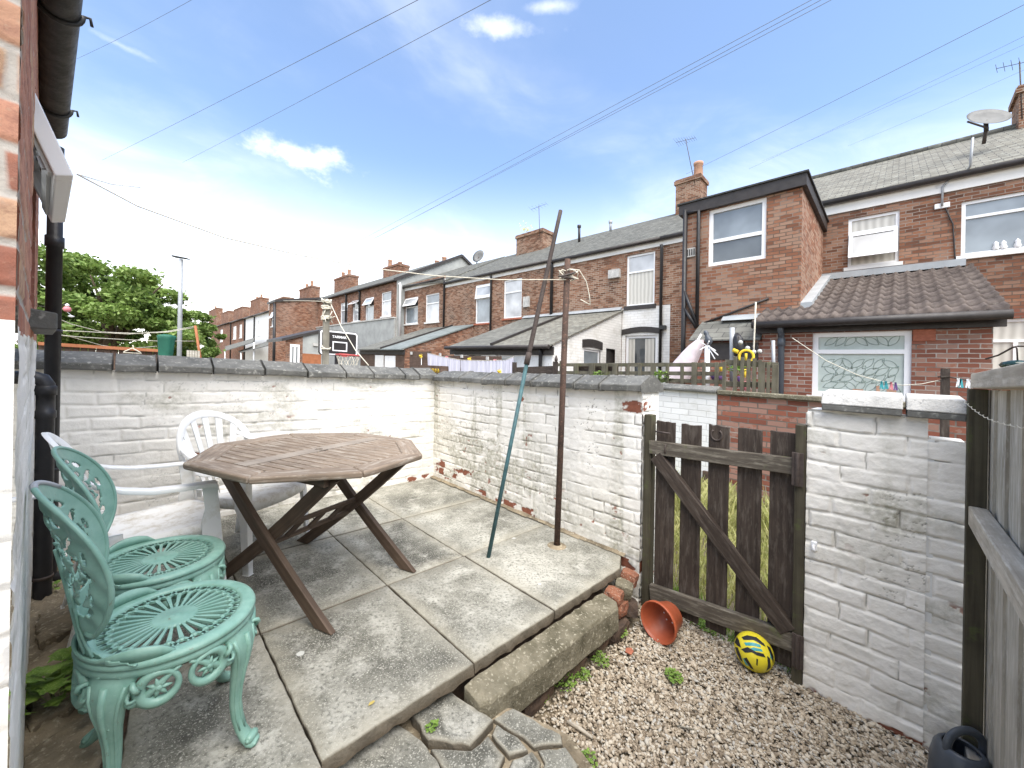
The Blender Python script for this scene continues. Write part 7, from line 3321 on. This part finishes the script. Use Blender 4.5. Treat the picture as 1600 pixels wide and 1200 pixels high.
mb = MB()
mb.box(q[0], q[1], 6.9, 6.94, zc_ - .6, q[3])
single(mb, 'fence_panel', 'fence_brown', 'brown fence panel with solar lights behind the white sheets', 'fence panel')
FG = 'yellow and pink flower windmills above the white sheets'


def windmill(px, py, r, mat, label, m=6.4):
    p = Vector(on('m', px, py, m))
    t = thing('flower_windmill', label, 'garden ornament', (p.x, p.y, zc_ - .4), FG)
    mb = MB()
    for k in range(7):
        a = k * 2 * math.pi / 7
        d = Vector((math.cos(a), 0, math.sin(a)))
        n_ = Vector((-math.sin(a), 0, math.cos(a)))
        mb.poly([tuple(p), tuple(p + d * r * .55 + n_ * r * .32 + Vector((0, -.03, 0))), tuple(p + d * r), tuple(p + d * r * .55 - n_ * r * .32)])
    mb.lathe([(.3 * r, 0), (.34 * r, .04), (.001, .045)], 10, tuple(p + Vector((0, -.02, 0))), (0, -1, 0))
    mb.build('petals', mat, t)
    mb = MB()
    mb.tube([tuple(p + Vector((0, .015, 0))), (p.x, p.y + .015, zc_ - .4)], .010, 6)
    mb.build('stem', 'upvc', t)


windmill(658, 556, .085, 'yellow', 'yellow flower windmill on the dark fence left of the sheets')
windmill(734, 561, .075, 'yellow', 'yellow flower windmill above the middle of the sheets')
windmill(699, 558, .055, 'pink', 'small pink flower windmill above the left sheet')
windmill(774, 563, .05, 'pink', 'small pink flower windmill near the right end of the sheets')
windmill(781, 580, .07, 'yellow', 'pale yellow flower ornament low in front of the right sheet', 5.9)
LG = 'small square solar lights on the fence behind the sheets'
for x, y, lab in ((643, 552, 'white square solar light on the dark panel left of the sheets'), (688, 554, 'white square solar light above the left sheet'), (722, 557, 'white square solar light between the two windmills'), (762, 560, 'white square solar light near the right end of the fence')):
    p = on('m', x, y, 6.48 if x < 680 else 6.88)
    mb = MB()
    mb.box(p[0] - .045, p[0] + .045, p[1] - .03, p[1] + .01, p[2] - .045, p[2] + .045)
    single(mb, 'solar_light', 'coping_white', lab, 'light', LG, bevel=.006)

# the neighbour's yard between outrigger and picket fence
PM = 6.6
pr = thing('folded_parasol', 'pale pink garden parasol leaning folded beside the trellis', 'parasol', on('m', 1050, 600, PM))
mb = MB()
rows = []
for i in range(9):
    f = i / 8
    c = on('m', 1052 + 42 * f, 597 - 66 * f, PM - .1)
    r = .17 * (1 - f) ** .6 + .05
    rows.append([mb.vert((c[0] + r * (1 + .25 * math.cos(4 * k)) * math.cos(2 * math.pi * k / 14), c[1] + r * .7 * math.sin(2 * math.pi * k / 14), c[2])) for k in range(14)])
mb.smooth = True
for a, b in zip(rows[:-1], rows[1:]):
    for k in range(14):
        mb.face((a[k], a[(k + 1) % 14], b[(k + 1) % 14], b[k]))
mb.build('canopy', 'parasol_cloth', pr)
mb = MB()
mb.tube([on('m', 1046, 606, PM - .1), on('m', 1096, 522, PM - .1)], .016, 6)
mb.build('pole', 'upvc', pr)
rd = thing('rotary_airer', 'white rotary airer post with short arms and a dark bird figure on top', 'rotary airer', on('m', 1105, 605, 6.4))
mb = MB()
a, b = on('m', 1105, 640, 6.4), on('m', 1105, 540, 6.4)
mb.tube([a, b], .038, 10)
mb.build('pole', 'upvc', rd)
for x1, y1 in ((1122, 555), (1118, 548), (1093, 547), (1094, 535), (1108, 533), (1117, 561)):
    mb = MB()
    mb.tube([b, on('m', x1, y1, 6.4 - .15)], .009, 5)
    mb.build('arm', 'upvc', rd)
mb = MB()
c = Vector(on('m', 1107, 529, 6.4))
mb.lathe([(.001, -.09), (.045, -.05), (.055, .0), (.035, .06), (.028, .08), (.04, .11), (.025, .15), (.001, .16)], 10, tuple(c + Vector((0, 0, -.02))), (.35, 0, 1))
bird = single(mb, 'bird_ornament', 'can', 'dark bird ornament perched on the white airer post', 'garden ornament')
mb = MB()
mb.tube([on('m', 1144, 512, 6.5), on('m', 1144, 600, 6.5)], .036, 8)
single(mb, 'steel_post', 'metal', 'galvanised steel post standing behind the picket fence', 'post')
mb = MB()
c0 = on('m', 1151, 522, 6.45)
mb.tube([c0, on('m', 1153, 530, 6.4), on('m', 1154, 545, 6.4), on('m', 1153, 556, 6.42)], [.03, .07, .075, .06], 10)
single(mb, 'black_bag', 'black_plastic', 'black bag hanging on the steel post behind the picket fence', 'bag')
mb = MB()
mb.tube([on('m', 1181, 472, 6.9), on('m', 1179, 515, 6.9), on('m', 1177, 560, 6.9), on('m', 1176, 600, 6.9)], .012, 6)
single(mb, 'garden_cane', 'rope', 'tall thin pale cane standing behind the picket fence', 'cane')
mb = MB()
mb.tube([on('m', 1208, 532, 6.2), on('m', 1209, 600, 6.2)], .022, 7)
single(mb, 'garden_stake', 'metal', 'short grey stake beside the kitchen downpipe', 'stake')
mb = MB()
cr = Vector(on('m', 1166, 557, 5.9))
pts = [tuple(cr + Vector((.085 * math.cos(i * math.pi / 9), 0, .085 * math.sin(i * math.pi / 9)))) for i in range(18)]
mb.tube(pts, .018, 6, closed=True)
mb.tube([tuple(cr + Vector((0, -.01, -.05))), tuple(cr + Vector((0, -.01, .04)))], .016, 6)
mb.tube([tuple(cr + Vector((.10, 0, .06))), tuple(cr + Vector((.16, 0, .09)))], .028, 6)
single(mb, 'round_ornament', 'yellow', 'round yellow garden ornament on top of the picket fence', 'garden ornament')
OG = 'small glass baubles on wires behind the picket fence'
for x, y, lab in ((1157, 535, 'clear bauble beside the black bag'), (1168, 544, 'clear bauble above the round yellow ornament'), (1178, 550, 'small bauble at the foot of the pale cane'), (1187, 549, 'bauble farthest from the black bag, by the kitchen wall')):
    p = on('m', x, y, 6.0)
    t = thing('bauble', lab, 'bauble', (p[0], p[1], p[2] - .4), OG)
    mb = MB()
    mb.lathe([(.0001, -.032), (.022, -.022), (.032, 0), (.022, .022), (.0001, .032)], 12, p)
    mb.build('glass_ball', 'upvc_grey', t)
    mb = MB()
    mb.tube([(p[0], p[1], p[2] + .03), (p[0] + .03, p[1] + .02, p[2] + .09), (p[0] + .05, p[1] + .03, p[2] - .4)], .004, 4)
    mb.build('wire_stem', 'iron_dark', t)
TG = 'children\'s plastic toys behind the fences'
for x0, y0, x1, y1, mat, lab in ((1110, 585, 1131, 594, 'purple', 'purple plastic tub seen through the trellis'), (1152, 588, 1158, 597, 'purple', 'purple toy behind the picket fence'), (1124, 572, 1130, 580, 'yellow', 'yellow toy seen through the end of the trellis'), (1161, 577, 1166, 590, 'yellow', 'yellow toy between the pales of the picket fence'), (1160, 596, 1168, 610, 'pink', 'pink toy low behind the picket fence')):
    q = rect(6.35, x0, y0, x1, y1)
    w, h = (q[1] - q[0]) / 2, q[3] - q[2]
    mb = MB()
    mb.lathe([(.001, 0), (w * .75, 0), (w * .95, h * .5), (w, h * .92), (w * .9, h), (w * .8, h * .9), (.001, h * .85)], 14, ((q[0] + q[1]) / 2, 6.35, q[2]))
    single(mb, 'plastic_toy', mat, lab, 'toy', TG)
# a bench-like deck the toys and planters stand on
mb = MB()
mb.box(.2, 4.6, 5.75, 7.6, zc_ - .52, zc_ - .46)
tag(mb.build('raised_deck', 'fence_brown'), 'brown raised deck of the yard behind the alley wall', None, None, 'structure')
pg_ = 'potted plants among the trellis'
for k, (x, y, lab) in enumerate(((1033, 590, 'small potted plant behind the middle of the trellis'), (935, 590, 'pale flowering plant in front of the dark panel'), (1150, 578, 'leafy plant behind the first pales of the picket fence'))):
    p = on('m', x, y + 8, 5.85)
    weed((p[0], p[1], p[2]), .12, .22, 90, lab, pg_, .05, 'leaf_weed', 50 + k)

# washing line with pegs in front of the kitchen window
kl = thing('peg_line', 'thin white line with coloured pegs in front of the kitchen window', 'washing line', on('m', 1400, 620, 4.6))
lm = 4.7
pts = [on('m', x, y, lm) for x, y in ((1238, 528), (1290, 563), (1340, 586), (1385, 598), (1410, 602), (1440, 600), (1478, 592))]
mb = MB()
mb.tube(pts, .0035, 5)
mb.build('line', 'rope', kl)
for x, y, mat in ((1378, 600, 'ball_teal'), (1385, 600, 'ball_teal'), (1393, 601, 'pink'), (1400, 602, 'purple'), (1498, 596, 'upvc'), (1502, 597, 'ball_teal'), (1513, 597, 'upvc'), (1519, 598, 'upvc')):
    p = on('m', x, y, lm - .01)
    mb = MB()
    mb.bar((p[0] - .006, p[1], p[2] - .045), (p[0] + .004, p[1], p[2] + .025), .014, .018, (0, 1, 0))
    mb.bar((p[0] + .012, p[1], p[2] - .045), (p[0] + .002, p[1], p[2] + .025), .008, .018, (0, 1, 0))
    mb.build('peg', mat, kl)
mb = MB()
mb.tube([on('m', 1465, 589, lm), on('m', 1478, 588, lm), on('m', 1500, 592, lm), on('m', 1530, 598, lm)], .006, 5)
mb.build('line', 'iron_dark', kl)
mb = MB()
a = on('m', 1478, 640, lm)
b = on('m', 1477, 576, lm)
mb.bar((a[0], lm, YZ), b, .05, .05, (0, 1, 0))
mb.bar(on('m', 1470, 588, lm - .03), on('m', 1484, 587, lm - .03), .02, .02)
single(mb, 'line_post', 'gate_wood', 'short dark wooden line post with a crossbar below the air vent', 'post')
# dark glass ball hanging from a bracket by the fence
gb = depth(1590, 571, 1.75)
hb = thing('hanging_ball', 'dark green glass ball hanging from a black bracket above the fence', 'garden ornament', gb)
mb = MB()
mb.lathe([(.0001, -.024), (.022, -.022), (.048, -.010), (.055, .002), (.046, .014), (.022, .022), (.0001, .025)], 24, gb)
mb.build('ball_body', 'glass_ball', hb)
mb = MB()
mb.tube([depth(1590, 563, 1.75), depth(1589, 545, 1.75), depth(1587, 541, 1.75)], .003, 5)
mb.tube([depth(1540, 561, 1.9), depth(1560, 555, 1.85), depth(1582, 543, 1.78), depth(1590, 541, 1.75), depth(1640, 541, 1.7)], .004, 6)
mb.build('bracket', 'iron_dark', hb)

# ================================================================ behind the back wall
post_s = 5.6
pp = on('s', 511, 480, post_s)
wp_ = thing('old_post', 'weathered square timber post wound with old rope behind the back wall', 'post', (post_s, pp[1], YZ))
pa_, pb_ = on('s', 506, 500, post_s)[1], on('s', 515.5, 500, post_s)[1]
mb = MB()
zt_ = on('s', 511, 467, post_s)[2]
mb.box(post_s, post_s + .05, pa_, pb_, YZ - .3, zt_)
for i, f in enumerate(mb.f):
    mb.uv[i] = [(mb.v[q][2], mb.v[q][0] + mb.v[q][1]) for q in f]
mb.build('timber', 'old_post', wp_, .008)
for (y0, n_, sd) in ((470, 12, 1), (480, 10, 2), (497, 16, 3), (543, 6, 4)):
    rg = random.Random(sd)
    mb = MB()
    c = on('s', 511, y0, post_s)
    pts = []
    for i in range(n_ * 3):
        a = i * .8
        pts.append((post_s + .025 + .058 * math.cos(a), (pa_ + pb_) / 2 + .062 * math.sin(a), c[2] + rg.uniform(-.03, .03)))
    mb.tube(pts, .009, 5)
    if sd == 3:
        for k in range(7):
            e = Vector(pts[-1 - k]) + Vector((-.03, rg.uniform(-.1, .06), rg.uniform(-.1, .12)))
            mb.tube([pts[-1 - k], tuple(e)], .007, 4)
    mb.build('rope_winding', 'rope', wp_)
mb = MB()
mb.tube([on('s', 516, 473, post_s), on('s', 533, 510, post_s - .3), on('s', 556, 548, post_s - .7), on('s', 576, 571, post_s - 1.1)], .006, 5)
single(mb, 'guy_rope', 'rope', 'rope running down from the timber post over the back wall coping', 'rope')
mb = MB()
mb.tube([on('s', 443, 470, 7.5), on('s', 478, 470, 6.5), on('s', 506, 471, post_s)], .005, 5)
single(mb, 'guy_rope', 'rope', 'thin rope leaving the top of the timber post towards the red outrigger', 'rope')

# basketball board
bs = 6.15
bb = thing('basketball_hoop', 'black basketball backboard with white border and red hoop behind the back wall', 'basketball hoop', on('s', 528, 565, bs))
m0_, m1_ = on('s', 499, 537, bs)[1], on('s', 559, 537, bs)[1]
z0_, z1_ = on('s', 529, 556, bs)[2], on('s', 529, 517, bs)[2]


def rrect(mb, a, b, c, d, s, r, t):
    pts = []
    for cx, cz, q in ((b - r, d - r, 0), (a + r, d - r, 90), (a + r, c + r, 180), (b - r, c + r, 270)):
        for k in range(5):
            an = R(q + 22.5 * k)
            pts.append((s, cx + r * math.cos(an), cz + r * math.sin(an)))
    mb.prism(pts, (t, 0, 0))


mb = MB()
rrect(mb, m0_, m1_, z0_, z1_, bs, .05, .05)
bo_ = mb.build('board', 'dark_paint', bb)
mb = MB()
rrect(mb, m0_ + .008, m1_ - .008, z0_ + .008, z1_ - .008, bs - .006, .045, .004)
mb.build('white_border', 'upvc', bo_)
mb = MB()
rrect(mb, m0_ + .032, m1_ - .032, z0_ + .032, z1_ - .032, bs - .012, .03, .004)
mb.build('board_face', 'board_black', bo_)
q0, q1_ = on('s', 519, 534, bs)[1], on('s', 542, 534, bs)[1]
qz0, qz1 = on('s', 530, 549, bs)[2], on('s', 530, 534, bs)[2]
mb = MB()
for a, b, c, d in ((q0, q1_, qz1 - .018, qz1), (q0, q1_, qz0, qz0 + .018), (q0, q0 + .018, qz0 + .018, qz1 - .018), (q1_ - .018, q1_, qz0 + .018, qz1 - .018)):
    mb.box(bs - .018, bs - .013, a, b, c, d)
mb.build('target_square', 'upvc', bo_)
cu = bpy.data.curves.new('lettering', 'FONT')
cu.body = 'TARMAK'
cu.size = .050
cu.offset = .0022
cu.extrude = .001
cu.space_character = 1.12
cu.align_x = 'CENTER'
cu.materials.append(MATS['upvc'])
_t = bpy.data.objects.new('lettering_curve', cu)
COL.objects.link(_t)
bpy.context.view_layer.update()
tme = bpy.data.meshes.new_from_object(_t.evaluated_get(bpy.context.evaluated_depsgraph_get()))
bpy.data.objects.remove(_t)
tx = bpy.data.objects.new('lettering', tme)
COL.objects.link(tx)
tx.parent = bo_
tc_ = on('s', 530.5, 528.5, bs - .016)
xm = (W(0, 1, 0) - W(0, 0, 0)).normalized()
zm = Vector((0, 0, 1))
nm = xm.cross(zm)
tm = Matrix(((xm.x, zm.x, nm.x, 0), (xm.y, zm.y, nm.y, 0), (xm.z, zm.z, nm.z, 0), (0, 0, 0, 1)))
tx.matrix_local = Matrix.Translation(W(*tc_) - _origin(bb)) @ tm
hc = on('s', 544, 555, bs - .20)
mb = MB()
RR = .17
ring = [(hc[0] + RR * math.cos(2 * math.pi * i / 28), hc[1] + RR * math.sin(2 * math.pi * i / 28), hc[2]) for i in range(28)]
mb.tube(ring, .013, 7, closed=True)
mb.bar((bs - .005, hc[1], hc[2]), (bs - .05, hc[1], hc[2]), .14, .05)
rim_ = mb.build('hoop_rim', 'red_paint', bb)
mb = MB()
for k in range(9):
    a0 = 2 * math.pi * k / 9
    for sgn in (1, -1):
        pts = []
        for i in range(6):
            f = i / 5
            a = a0 + sgn * f * .8
            rr = RR * (1 - .45 * f)
            pts.append((hc[0] + rr * math.cos(a), hc[1] + rr * math.sin(a), hc[2] - .26 * f))
        mb.tube(pts, .0042, 4)
mb.build('net', 'rope', rim_)
mb = MB()
mb.tube([(bs + .1, (m0_ + m1_) / 2, YZ - .2), (bs + .1, (m0_ + m1_) / 2, z1_ - .15)], .03, 8)
mb.build('stand_pole', 'dark_paint', bb)

# left: brown fence, covered airer, clothes lines, airing post
fs = 6.4
f0, f1 = on('s', 60, 545, fs)[1], on('s', 250, 545, fs)[1]
bf = thing('brown_fence', 'long low brown timber fence seen over the left of the back wall', 'fence', (fs, (f0 + f1) / 2, YZ))
nb = 16
za, zb = on('s', 95, 540, fs)[2], on('s', 245, 549, fs)[2]
for k in range(nb):
    a, b = f0 + (f1 - f0) * k / nb, f0 + (f1 - f0) * (k + 1) / nb
    z = za + (zb - za) * (k + .5) / nb
    mb = MB()
    mb.box(fs, fs + .02, a, b - .006, YZ - .3, z)
    mb.build('board', 'fence_brown', bf)
mb = MB()
mb.bar((fs - .012, f0, za + .01), (fs - .012, f1, zb + .01), .05, .035)
mb.build('cap_rail', 'shed_orange', bf)
gcs = 5.4
gc = thing('covered_airer', 'folded rotary airer under a dark green cover behind the back wall', 'rotary airer', on('s', 258, 556, gcs))
c0 = on('s', 258, 555, gcs)
rows = []
mb = MB()
mb.smooth = True
for k, (y, w) in enumerate(((556, 8.5), (548, 9), (538, 9.6), (530, 10.5), (526, 11.5), (524, 10), (522.5, 4))):
    c = on('s', 258 + k * .4, y, gcs)
    r = w / 600 * (c[0] + c[1]) / Q2
    rows.append([mb.vert((c[0] + r * .6 * math.sin(a_) * (1 + .12 * math.cos(5 * a_)), c[1] + r * math.cos(a_) * (1 + .1 * math.cos(5 * a_)), c[2])) for a_ in [2 * math.pi * i / 20 for i in range(20)]])
for a, b in zip(rows[:-1], rows[1:]):
    for k in range(20):
        mb.face((a[k], a[(k + 1) % 20], b[(k + 1) % 20], b[k]))
mb.smooth = False
mb.face(rows[-1])
mb.build('cover', 'green_cover', gc)
mb = MB()
mb.tube([(c0[0], c0[1], YZ - .2), (c0[0], c0[1], c0[2] + .05)], .022, 8)
mb.build('pole', 'metal', gc)
CL = 'clothes lines strung above the brown fence'
for pts, lab in (([(70, 489, 4.2), (110, 506, 4.8), (160, 519, 5.2), (215, 521, 5.8), (260, 518, 6.3), (304, 510, 7)], 'upper clothes line rising to the brown stake'),
                 ([(60, 515, 4.2), (130, 518, 5), (200, 522, 6), (262, 519, 6.5), (304, 512, 7)], 'second clothes line crossing the tree'),
                 ([(60, 521, 4.2), (130, 527, 5), (200, 531, 6), (250, 533, 6.5), (304, 533, 7)], 'lower clothes line behind the green cover'),
                 ([(70, 519, 4.2), (110, 526, 4.8), (160, 540, 5.5), (200, 545, 6), (245, 541, 6.6)], 'slack clothes line dipping to the brown fence')):
    mb = MB()
    mb.tube([depth(*p) for p in pts], .0055, 5)
    single(mb, 'clothes_line', 'rope', lab, 'clothes line', CL)
a, b = depth(305, 509, 7.0), depth(313, 560, 7.0)
mb = MB()
mb.tube([a, b, (b[0], b[1], YZ - .3)], .022, 7)
single(mb, 'clothes_stake', 'shed_orange', 'leaning brown clothes line stake right of the lamp post', 'stake')
mb = MB()
hgx = on('s', 207, 544, 6.2)
pts = [(hgx[0], hgx[1] + dx * .011, hgx[2] - dz * .011) for dx, dz in ((0, -3), (1, -1), (0, 0), (-6, 4), (-7, 5), (7, 5), (6, 4), (0, 0))]
mb.tube(pts, .006, 5)
single(mb, 'coat_hanger', 'rope', 'pale coat hanger on the slack clothes line', 'hanger')
mb = MB()
q = [on('s', x, y, 7.5) for x, y in ((292, 547), (313, 547), (313, 565), (292, 565))]
for k in range(5):
    a = q[0][1] + (q[1][1] - q[0][1]) * k / 5
    b = q[0][1] + (q[1][1] - q[0][1]) * (k + .85) / 5
    mb.box(7.5, 7.53, a, b, YZ - .3, q[0][2])
single(mb, 'paling_panel', 'fence_wood', 'small grey paling panel at the foot of the lamp post', 'fence panel')
# hanging pink ornament on the neighbour's line
orp = depth(105, 483, 3.6)
oo = thing('hanging_ornament', 'small pink and white hanging ornament beside the black downpipe', 'garden ornament', orp)
mb = MB()
mb.lathe([(.0001, -.028), (.022, -.02), (.030, 0), (.020, .02), (.0001, .026)], 14, orp)
mb.build('pink_body', 'pink', oo)
mb = MB()
mb.lathe([(.0001, .022), (.014, .028), (.016, .04), (.0001, .056)], 10, orp)
mb.lathe([(.0001, -.075), (.020, -.068), (.022, -.06), (.0001, -.052)], 10, (orp[0] + .01, orp[1] + .025, orp[2]))
mb.tube([(orp[0], orp[1], orp[2] - .026), (orp[0] + .01, orp[1] + .025, orp[2] - .055)], .003, 4)
mb.build('white_trim', 'upvc', oo)
mb = MB()
mb.tube([depth(60, 478, 3.5), depth(90, 481, 3.55), (orp[0], orp[1], orp[2] + .056)], .003, 4)
mb.build('hanging_wire', 'iron_dark', oo)

# street lamp
lp_b, lp_t = depth(280, 560, 11.5), depth(283, 405, 11.5)
lamp = thing('street_lamp', 'grey steel street lamp with a flat slim head beyond the back wall', 'street lamp', (lp_b[0], lp_b[1], -.4))
mb = MB()
mb.tube([(lp_b[0], lp_b[1], -.5), ((lp_b[0] + lp_t[0]) / 2, (lp_b[1] + lp_t[1]) / 2, (lp_b[2] + lp_t[2]) / 2), lp_t], [.062, .056, .045], 10)
mb.build('column', 'metal', lamp)
mb = MB()
a, b = depth(271, 400.5, 11.5), depth(294, 404.5, 11.5)
mb.bar(a, b, .16, .05, (0, 0, 1), .16, .03)
mb.build('lamp_head', 'gutter', lamp, .02)

# ================================================================ trees


def tree(label, px, py_top, py_bot, half_px, Yd, n, seed, leaf=.16, mat='leaf_tree', lobes=None, group=None):
    rg = np.random.default_rng(seed)
    k = Yd / FPX
    c = depth(px, (py_top + py_bot) / 2, Yd)
    H, Rr = (py_bot - py_top) * k / 2, half_px * k
    t = thing('broadleaf_tree', label, 'tree', (c[0], c[1], -.4), group)
    cw = W(*c)
    base = W(c[0], c[1], -.4)
    # trunk and limbs
    mb = MB()
    top = (c[0], c[1], c[2] - H * .2)
    mb.tube([(c[0], c[1], -.5), (c[0] + .1, c[1] - .1, (c[2] - .4) / 2), top], [.28, .22, .14], 9)
    for i in range(9):
        a = rg.uniform(0, 6.28)
        e = (c[0] + math.cos(a) * Rr * .7, c[1] + math.sin(a) * Rr * .7, c[2] + rg.uniform(-.3, .7) * H)
        mb.tube([(c[0], c[1], c[2] - H * rg.uniform(.3, .9)), ((c[0] + e[0]) / 2, (c[1] + e[1]) / 2, (c[2] - H * .4 + e[2]) / 2), e], [.10, .06, .02], 6)
    mb.build('trunk', 'bark', t)
    # clumps of leaf-sized faces spread through the crown
    nc = 60
    ang = rg.uniform(0, 2 * math.pi, nc)
    el = np.arcsin(rg.uniform(-.75, 1, nc))
    rad = rg.uniform(.45, 1.0, nc) ** .6
    cc = np.stack([np.cos(ang) * np.cos(el) * Rr * rad, np.sin(ang) * np.cos(el) * Rr * .8 * rad, np.sin(el) * H * rad], -1)
    cc += rg.normal(0, .13 * Rr, cc.shape)
    # skew the crown: lower and longer towards the right of the picture
    cc[:, 2] -= np.clip(cc[:, 0] / Rr, 0, 1.2) * H * .55
    which = rg.integers(0, nc, n)
    d = rg.normal(0, 1, (n, 3))
    d /= np.linalg.norm(d, axis=1)[:, None]
    rr = rg.uniform(.25, 1, n) ** .5
    size = rg.uniform(.08, .25, nc)[which] * Rr
    far = rg.random(n) < .08
    size = np.where(far, size * 1.5, size)
    p = cc[which] + d * (size * rr)[:, None] * np.array([1.25, 1.25, .6])
    # stray sprigs at the outline
    q = rg.normal(0, 1, (n, 3))
    q[:, 2] = np.abs(q[:, 2]) * .9 + .25
    q /= np.linalg.norm(q, axis=1)[:, None]
    a1 = np.cross(q, rg.normal(0, 1, (n, 3)))
    a1 /= np.linalg.norm(a1, axis=1)[:, None]
    a2 = np.cross(q, a1)
    L = leaf * rg.uniform(.6, 1.3, n)
    P = np.stack([p + a1 * L[:, None], p + a2 * (L * .5)[:, None], p - a1 * (L * .9)[:, None] - q * (L * .25)[:, None], p - a2 * (L * .5)[:, None]], 1)
    co = (P.reshape(-1, 3) + np.array(cw - base)).astype(np.float32)
    me = bpy.data.meshes.new('crown')
    me.vertices.add(len(co))
    me.vertices.foreach_set('co', co.reshape(-1))
    me.loops.add(n * 4)
    me.loops.foreach_set('vertex_index', np.arange(n * 4, dtype=np.int32))
    me.polygons.add(n)
    me.polygons.foreach_set('loop_start', np.arange(0, n * 4, 4, dtype=np.int32))
    me.polygons.foreach_set('loop_total', np.full(n, 4, dtype=np.int32))
    me.materials.append(MATS[mat])
    me.update(calc_edges=True)
    o = bpy.data.objects.new('crown', me)
    COL.objects.link(o)
    o.parent = t
    return t


tree('full green broadleaf tree behind the brown fence at the left', 176, 416, 560, 108, 15, 42000, 4, .105)
tree('smaller rounded green tree at the right end of the tree group, by the lamp post', 296, 482, 560, 42, 19, 12000, 9, .12)
tree('dark tree behind the downpipe, left of the full green tree', 96, 445, 570, 45, 19, 12000, 12, .12)

# ================================================================ overhead wires
CG = 'thin overhead cables crossing the sky'


def cable(p, q, y0, y1, label, sag=3, r=0.0048):
    mb = MB()
    pts = []
    for i in range(13):
        f = i / 12
        # straight in space between two depths; a little sag
        a, b = Vector(depth(p[0], p[1], y0)), Vector(depth(q[0], q[1], y1))
        c = a.lerp(b, f)
        c.z -= sag * .01 * math.sin(math.pi * f)
        pts.append(tuple(c))
    mb.tube(pts, r, 5)
    single(mb, 'overhead_cable', 'wire', label, 'cable', CG)


cable((680, -14), (160, 250), 7, 24, 'left cable ending above the street lamp', r=0.0054)
cable((800, -18), (285, 254), 7, 24, 'cable ending above the left part of the white cloud', r=0.0054)
cable((1275, -4), (520, 398), 8, 34, 'leftmost of the three close cables running to the far terrace', r=0.0060)
cable((1290, -4), (575, 378), 8, 32, 'middle of the three close cables running to the far terrace', r=0.0060)
cable((1306, -4), (585, 372), 8, 32, 'rightmost of the three close cables running to the far terrace', r=0.0060)
cable((1630, -8), (1072, 272), 6, 15, 'cable running down to the chimney with the pot', r=0.0048)
cable((1630, 42), (1170, 264), 7, 15, 'faint cable above the flat-roofed outrigger', r=0.0030)
cable((1630, 56), (1190, 252), 7, 15, 'fainter twin cable above the flat-roofed outrigger', r=0.0024)
cable((1630, 96), (1325, 228), 7, 14, 'short cable above the slate roof left of the big dish', r=0.0024)
cable((310, -6), (120, 92), 6, 9, 'short cable in the top left corner by the gutter', r=0.0024)
